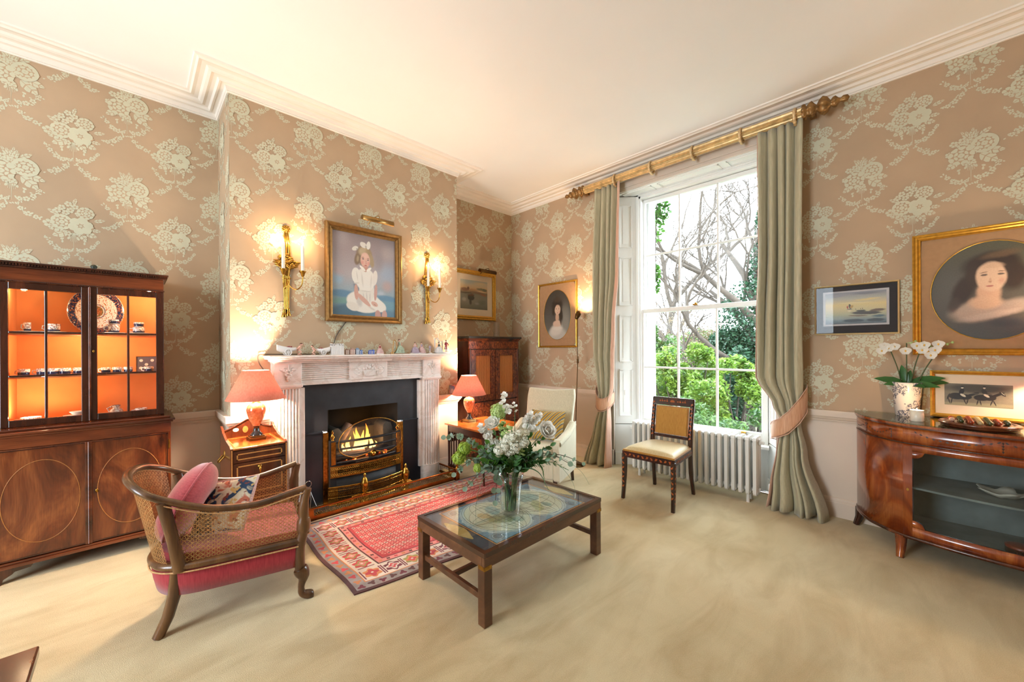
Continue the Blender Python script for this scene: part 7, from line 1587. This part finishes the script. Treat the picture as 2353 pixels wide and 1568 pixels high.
# ================================================================ garden beyond the window
m_soil = plain('garden_soil', '#4b4630', .95, var=.4, scale=3); m_bark = plain('bark', '#3a322a', .9, var=.35, scale=14); m_barkl = plain('pale_bark', '#40372f', .9, var=.3, scale=14)
struct(MB().box(-16, .6, -1.0, 12, 22, -.75).build('garden_ground', m_soil))
m_ivy = leaf_mat('ivy_leaf', '#1c3826', '#31543a'); m_ivyb = leaf_mat('bright_ivy_leaf', '#2c5a1c', '#4f8028'); m_shr = leaf_mat('shrub_leaf', '#3f6420', '#7a943a'); m_shr2 = leaf_mat('shrub_leaf_dark', '#2a4c20', '#557434'); m_dry = leaf_mat('dry_leaf', '#5a4a38', '#7a6a50')
def foliage(name, mat, parent, cs, n, sz, seed, flat=.5, long=1.6):
    """cs: list of (centre, radii); n leaves as folded quads"""
    r_ = random.Random(seed); vs_, fs = [], []
    for k in range(n):
        c, rad = cs[k % len(cs)]; 
        while True:
            d = V((r_.uniform(-1, 1), r_.uniform(-1, 1), r_.uniform(-1, 1)))
            if d.length < 1: break
        p = V((c[0]+d.x*rad[0], c[1]+d.y*rad[1], c[2]+d.z*rad[2])); a = V((r_.uniform(-1, 1), r_.uniform(-1, 1), r_.uniform(-.8, .4))).normalized(); b_ = a.cross(V((r_.uniform(-1, 1), r_.uniform(-1, 1), r_.uniform(-1, 1)))).normalized(); s_ = sz*r_.uniform(.6, 1.2); i = len(vs_); nn = a.cross(b_)*s_*.12
        vs_ += [tuple(p-a*s_*long*.5), tuple(p+b_*s_*.42-nn*.0), tuple(p+a*s_*long*.5), tuple(p-b_*s_*.42), tuple(p-nn)]; fs += [(i, i+1, i+2), (i, i+2, i+3)]
    me = bpy.data.meshes.new(name); me.from_pydata(vs_, [], fs); me.materials.append(mat); o = bpy.data.objects.new(name, me); COL.objects.link(o); o.parent = parent; o['kind'] = 'stuff'; return o
def branches(b, p, d, r0, L, depth, r_, twist=.55):
    pts = [p]; n = 5; q = V(d).normalized()
    for i in range(n): q = (q+V((r_.uniform(-1, 1), r_.uniform(-1, 1), r_.uniform(-.6, .8)))*.22*twist*2).normalized(); pts.append(pts[-1]+q*L/n)
    b.tube(pts, [max(.0035, r0*(1-.5*i/n)) for i in range(n+1)], 6 if depth > 2 else 4, caps=False)
    if depth <= 0: return
    for k in range(3 if depth > 1 else 5):
        i = r_.randint(2, n); dd = (q+V((r_.uniform(-1, 1), r_.uniform(-1, 1), r_.uniform(-.5, 1)))*1.0).normalized(); branches(b, pts[i], dd, r0*.52, L*r_.uniform(.55, .8), depth-1, r_, twist)
def tree(label, base, heading, r0, L, depth, seed, limbs):
    t_ = thing('bare_tree', label, 'tree', base); r_ = random.Random(seed); b = MB(); trunk = [V((0, 0, 0))]; d = V(heading).normalized()
    for k in range(6): trunk.append(trunk[-1]+(d+V((r_.uniform(-1, 1), r_.uniform(-1, 1), 0))*.12)*L/6)
    b.tube(trunk, [r0*(1-.08*k) for k in range(7)], 10); b.build('trunk', m_bark, t_); b = MB()
    for k, (i, dd, l_) in enumerate(limbs): branches(b, trunk[i], V(dd), r0*.55, l_, depth, r_)
    o = b.build('branches', m_barkl, t_); o['kind'] = 'stuff'; return t_
tr1 = tree('big bare tree with spreading limbs seen through the upper sash', (2.6, 5.2, -.75), (-.25, .1, 1), .15, 3.0, 5, 4, ((3, (-1, -.3, .55), 2.0), (4, (-.9, .2, .9), 2.2), (5, (-.5, -.4, 1.1), 2.1), (6, (.2, .3, 1.2), 2.0), (6, (-.7, .1, 1.4), 2.2), (2, (-1, .2, .3), 1.8)))
tr2 = tree('thin bare tree at the left behind the shrubs', (-1.4, 8.0, -.75), (.1, 0, 1), .13, 3.4, 5, 8, ((3, (.6, .1, 1), 2.4), (4, (-.7, 0, 1), 2.2), (5, (.3, .2, 1), 2.4), (6, (0, -.3, 1), 2.2), (6, (.7, 0, .8), 2.2)))
iv = thing('ivy_clad_tree', 'tall ivy-covered tree at the right of the window view', 'tree', (2.15, 5.6, -.75))
MB().tube([(0, 0, 0), (.1, 0, 2), (-.1, 0, 4.2)], [.2, .16, .1], 8).build('trunk', m_bark, iv)
foliage('ivy', m_ivy, iv, [((-.3, 0, 1.6), (.75, .6, 1.2)), ((-.35, -.1, 2.7), (.8, .6, .9)), ((-.1, 0, 3.6), (.5, .4, .9)), ((-.85, -.1, 2.1), (.5, .4, .45)), ((-.1, 0, 4.6), (.3, .3, .7))], 22000, .062, 1, long=1.0)
hw_ = thing('ivy_spray', 'ivy growing round the outer edge of the window at the top left', 'ivy', (1.99, .50, 2.9)); foliage('ivy', m_ivyb, hw_, [((.0, .04, .0), (.085, .05, .34)), ((.05, .06, .08), (.10, .05, .16)), ((-.02, .03, -.7), (.05, .04, .2))], 420, .050, 2, long=1.0)
MB().tube([(-.03, 0, -1.2), (-.02, .01, -.3), (.0, .02, .3)], .006, 5).build('stem', m_bark, hw_)
def shrub(label, base, cs, n, sz, mat, seed, dry=False):
    t_ = thing('garden_shrub', label, 'shrub', base, group='shrubs outside the window'); r_ = random.Random(seed); b = MB(); n = int(n*1.9); sz *= .68
    cs = [((c[0]+r_.uniform(-1, 1)*rd[0]*.8, c[1]+r_.uniform(-1, 1)*rd[1]*.8, c[2]+r_.uniform(-1, 1)*rd[2]*.8), tuple(q*r_.uniform(.25, .5) for q in rd)) for c, rd in cs for k in range(9)]
    for k in range(26): c, rad = cs[k % len(cs)]; e = V((c[0]+r_.uniform(-.7, .7)*rad[0], c[1]+r_.uniform(-.6, .6)*rad[1], c[2]+r_.uniform(-.2, .8)*rad[2])); b.tube([(r_.uniform(-.1, .1), 0, 0), e*.5+V((r_.uniform(-.1, .1), 0, .1)), e], [.022, .014, .005], 5)
    o = b.build('branches', m_bark, t_); o['kind'] = 'stuff'; foliage('leaves', mat, t_, cs, n, sz, seed, long=2.2); return t_
shrub('bright green mahonia shrub in the middle of the lower sash', (1.35, 2.6, -.75), [((0, 0, 1.35), (.55, .45, .7)), ((.2, -.1, 1.75), (.35, .3, .4)), ((-.3, .1, 1.0), (.5, .4, .6))], 5200, .055, m_shr, 21)
shrub('dark leafy shrub at the left of the lower sash', (.62, 3.0, -.75), [((0, 0, 1.4), (.5, .4, .85)), ((-.1, 0, 2.15), (.28, .25, .45))], 4400, .055, m_shr2, 22)
shrub('light green shrub low at the right of the lower sash', (2.25, 2.3, -.75), [((0, 0, 1.15), (.5, .4, .65)), ((.1, 0, 1.65), (.3, .3, .40))], 4600, .05, m_shr, 23)
shrub('low spreading shrub close under the window', (1.9, 1.5, -.75), [((0, 0, .85), (.7, .35, .45)), ((-.5, .1, .95), (.5, .3, .4)), ((.5, 0, .95), (.5, .3, .45))], 4600, .045, m_shr2, 24)
shrub('brown twiggy bush behind the shrubs', (.3, 6.2, -.75), [((0, 0, 2.1), (1.1, .6, 1.1)), ((1.0, 0, 1.9), (.9, .6, 1.0))], 2600, .05, m_dry, 25)
shrub('tall green hedge along the back of the garden', (-1.0, 10.5, -.75), [((-1.5, 0, 1.5), (2.2, .7, 1.5)), ((1.5, 0, 1.4), (2.2, .7, 1.4)), ((3.6, 0, 1.9), (1.6, .7, 1.9))], 9000, .12, m_shr2, 26)
shrub('ivy bank below the ivy-clad tree', (2.0, 4.6, -.75), [((0, 0, 1.1), (.8, .5, 1.1)), ((-.7, .2, .8), (.7, .5, .9))], 6000, .08, m_ivy, 27)
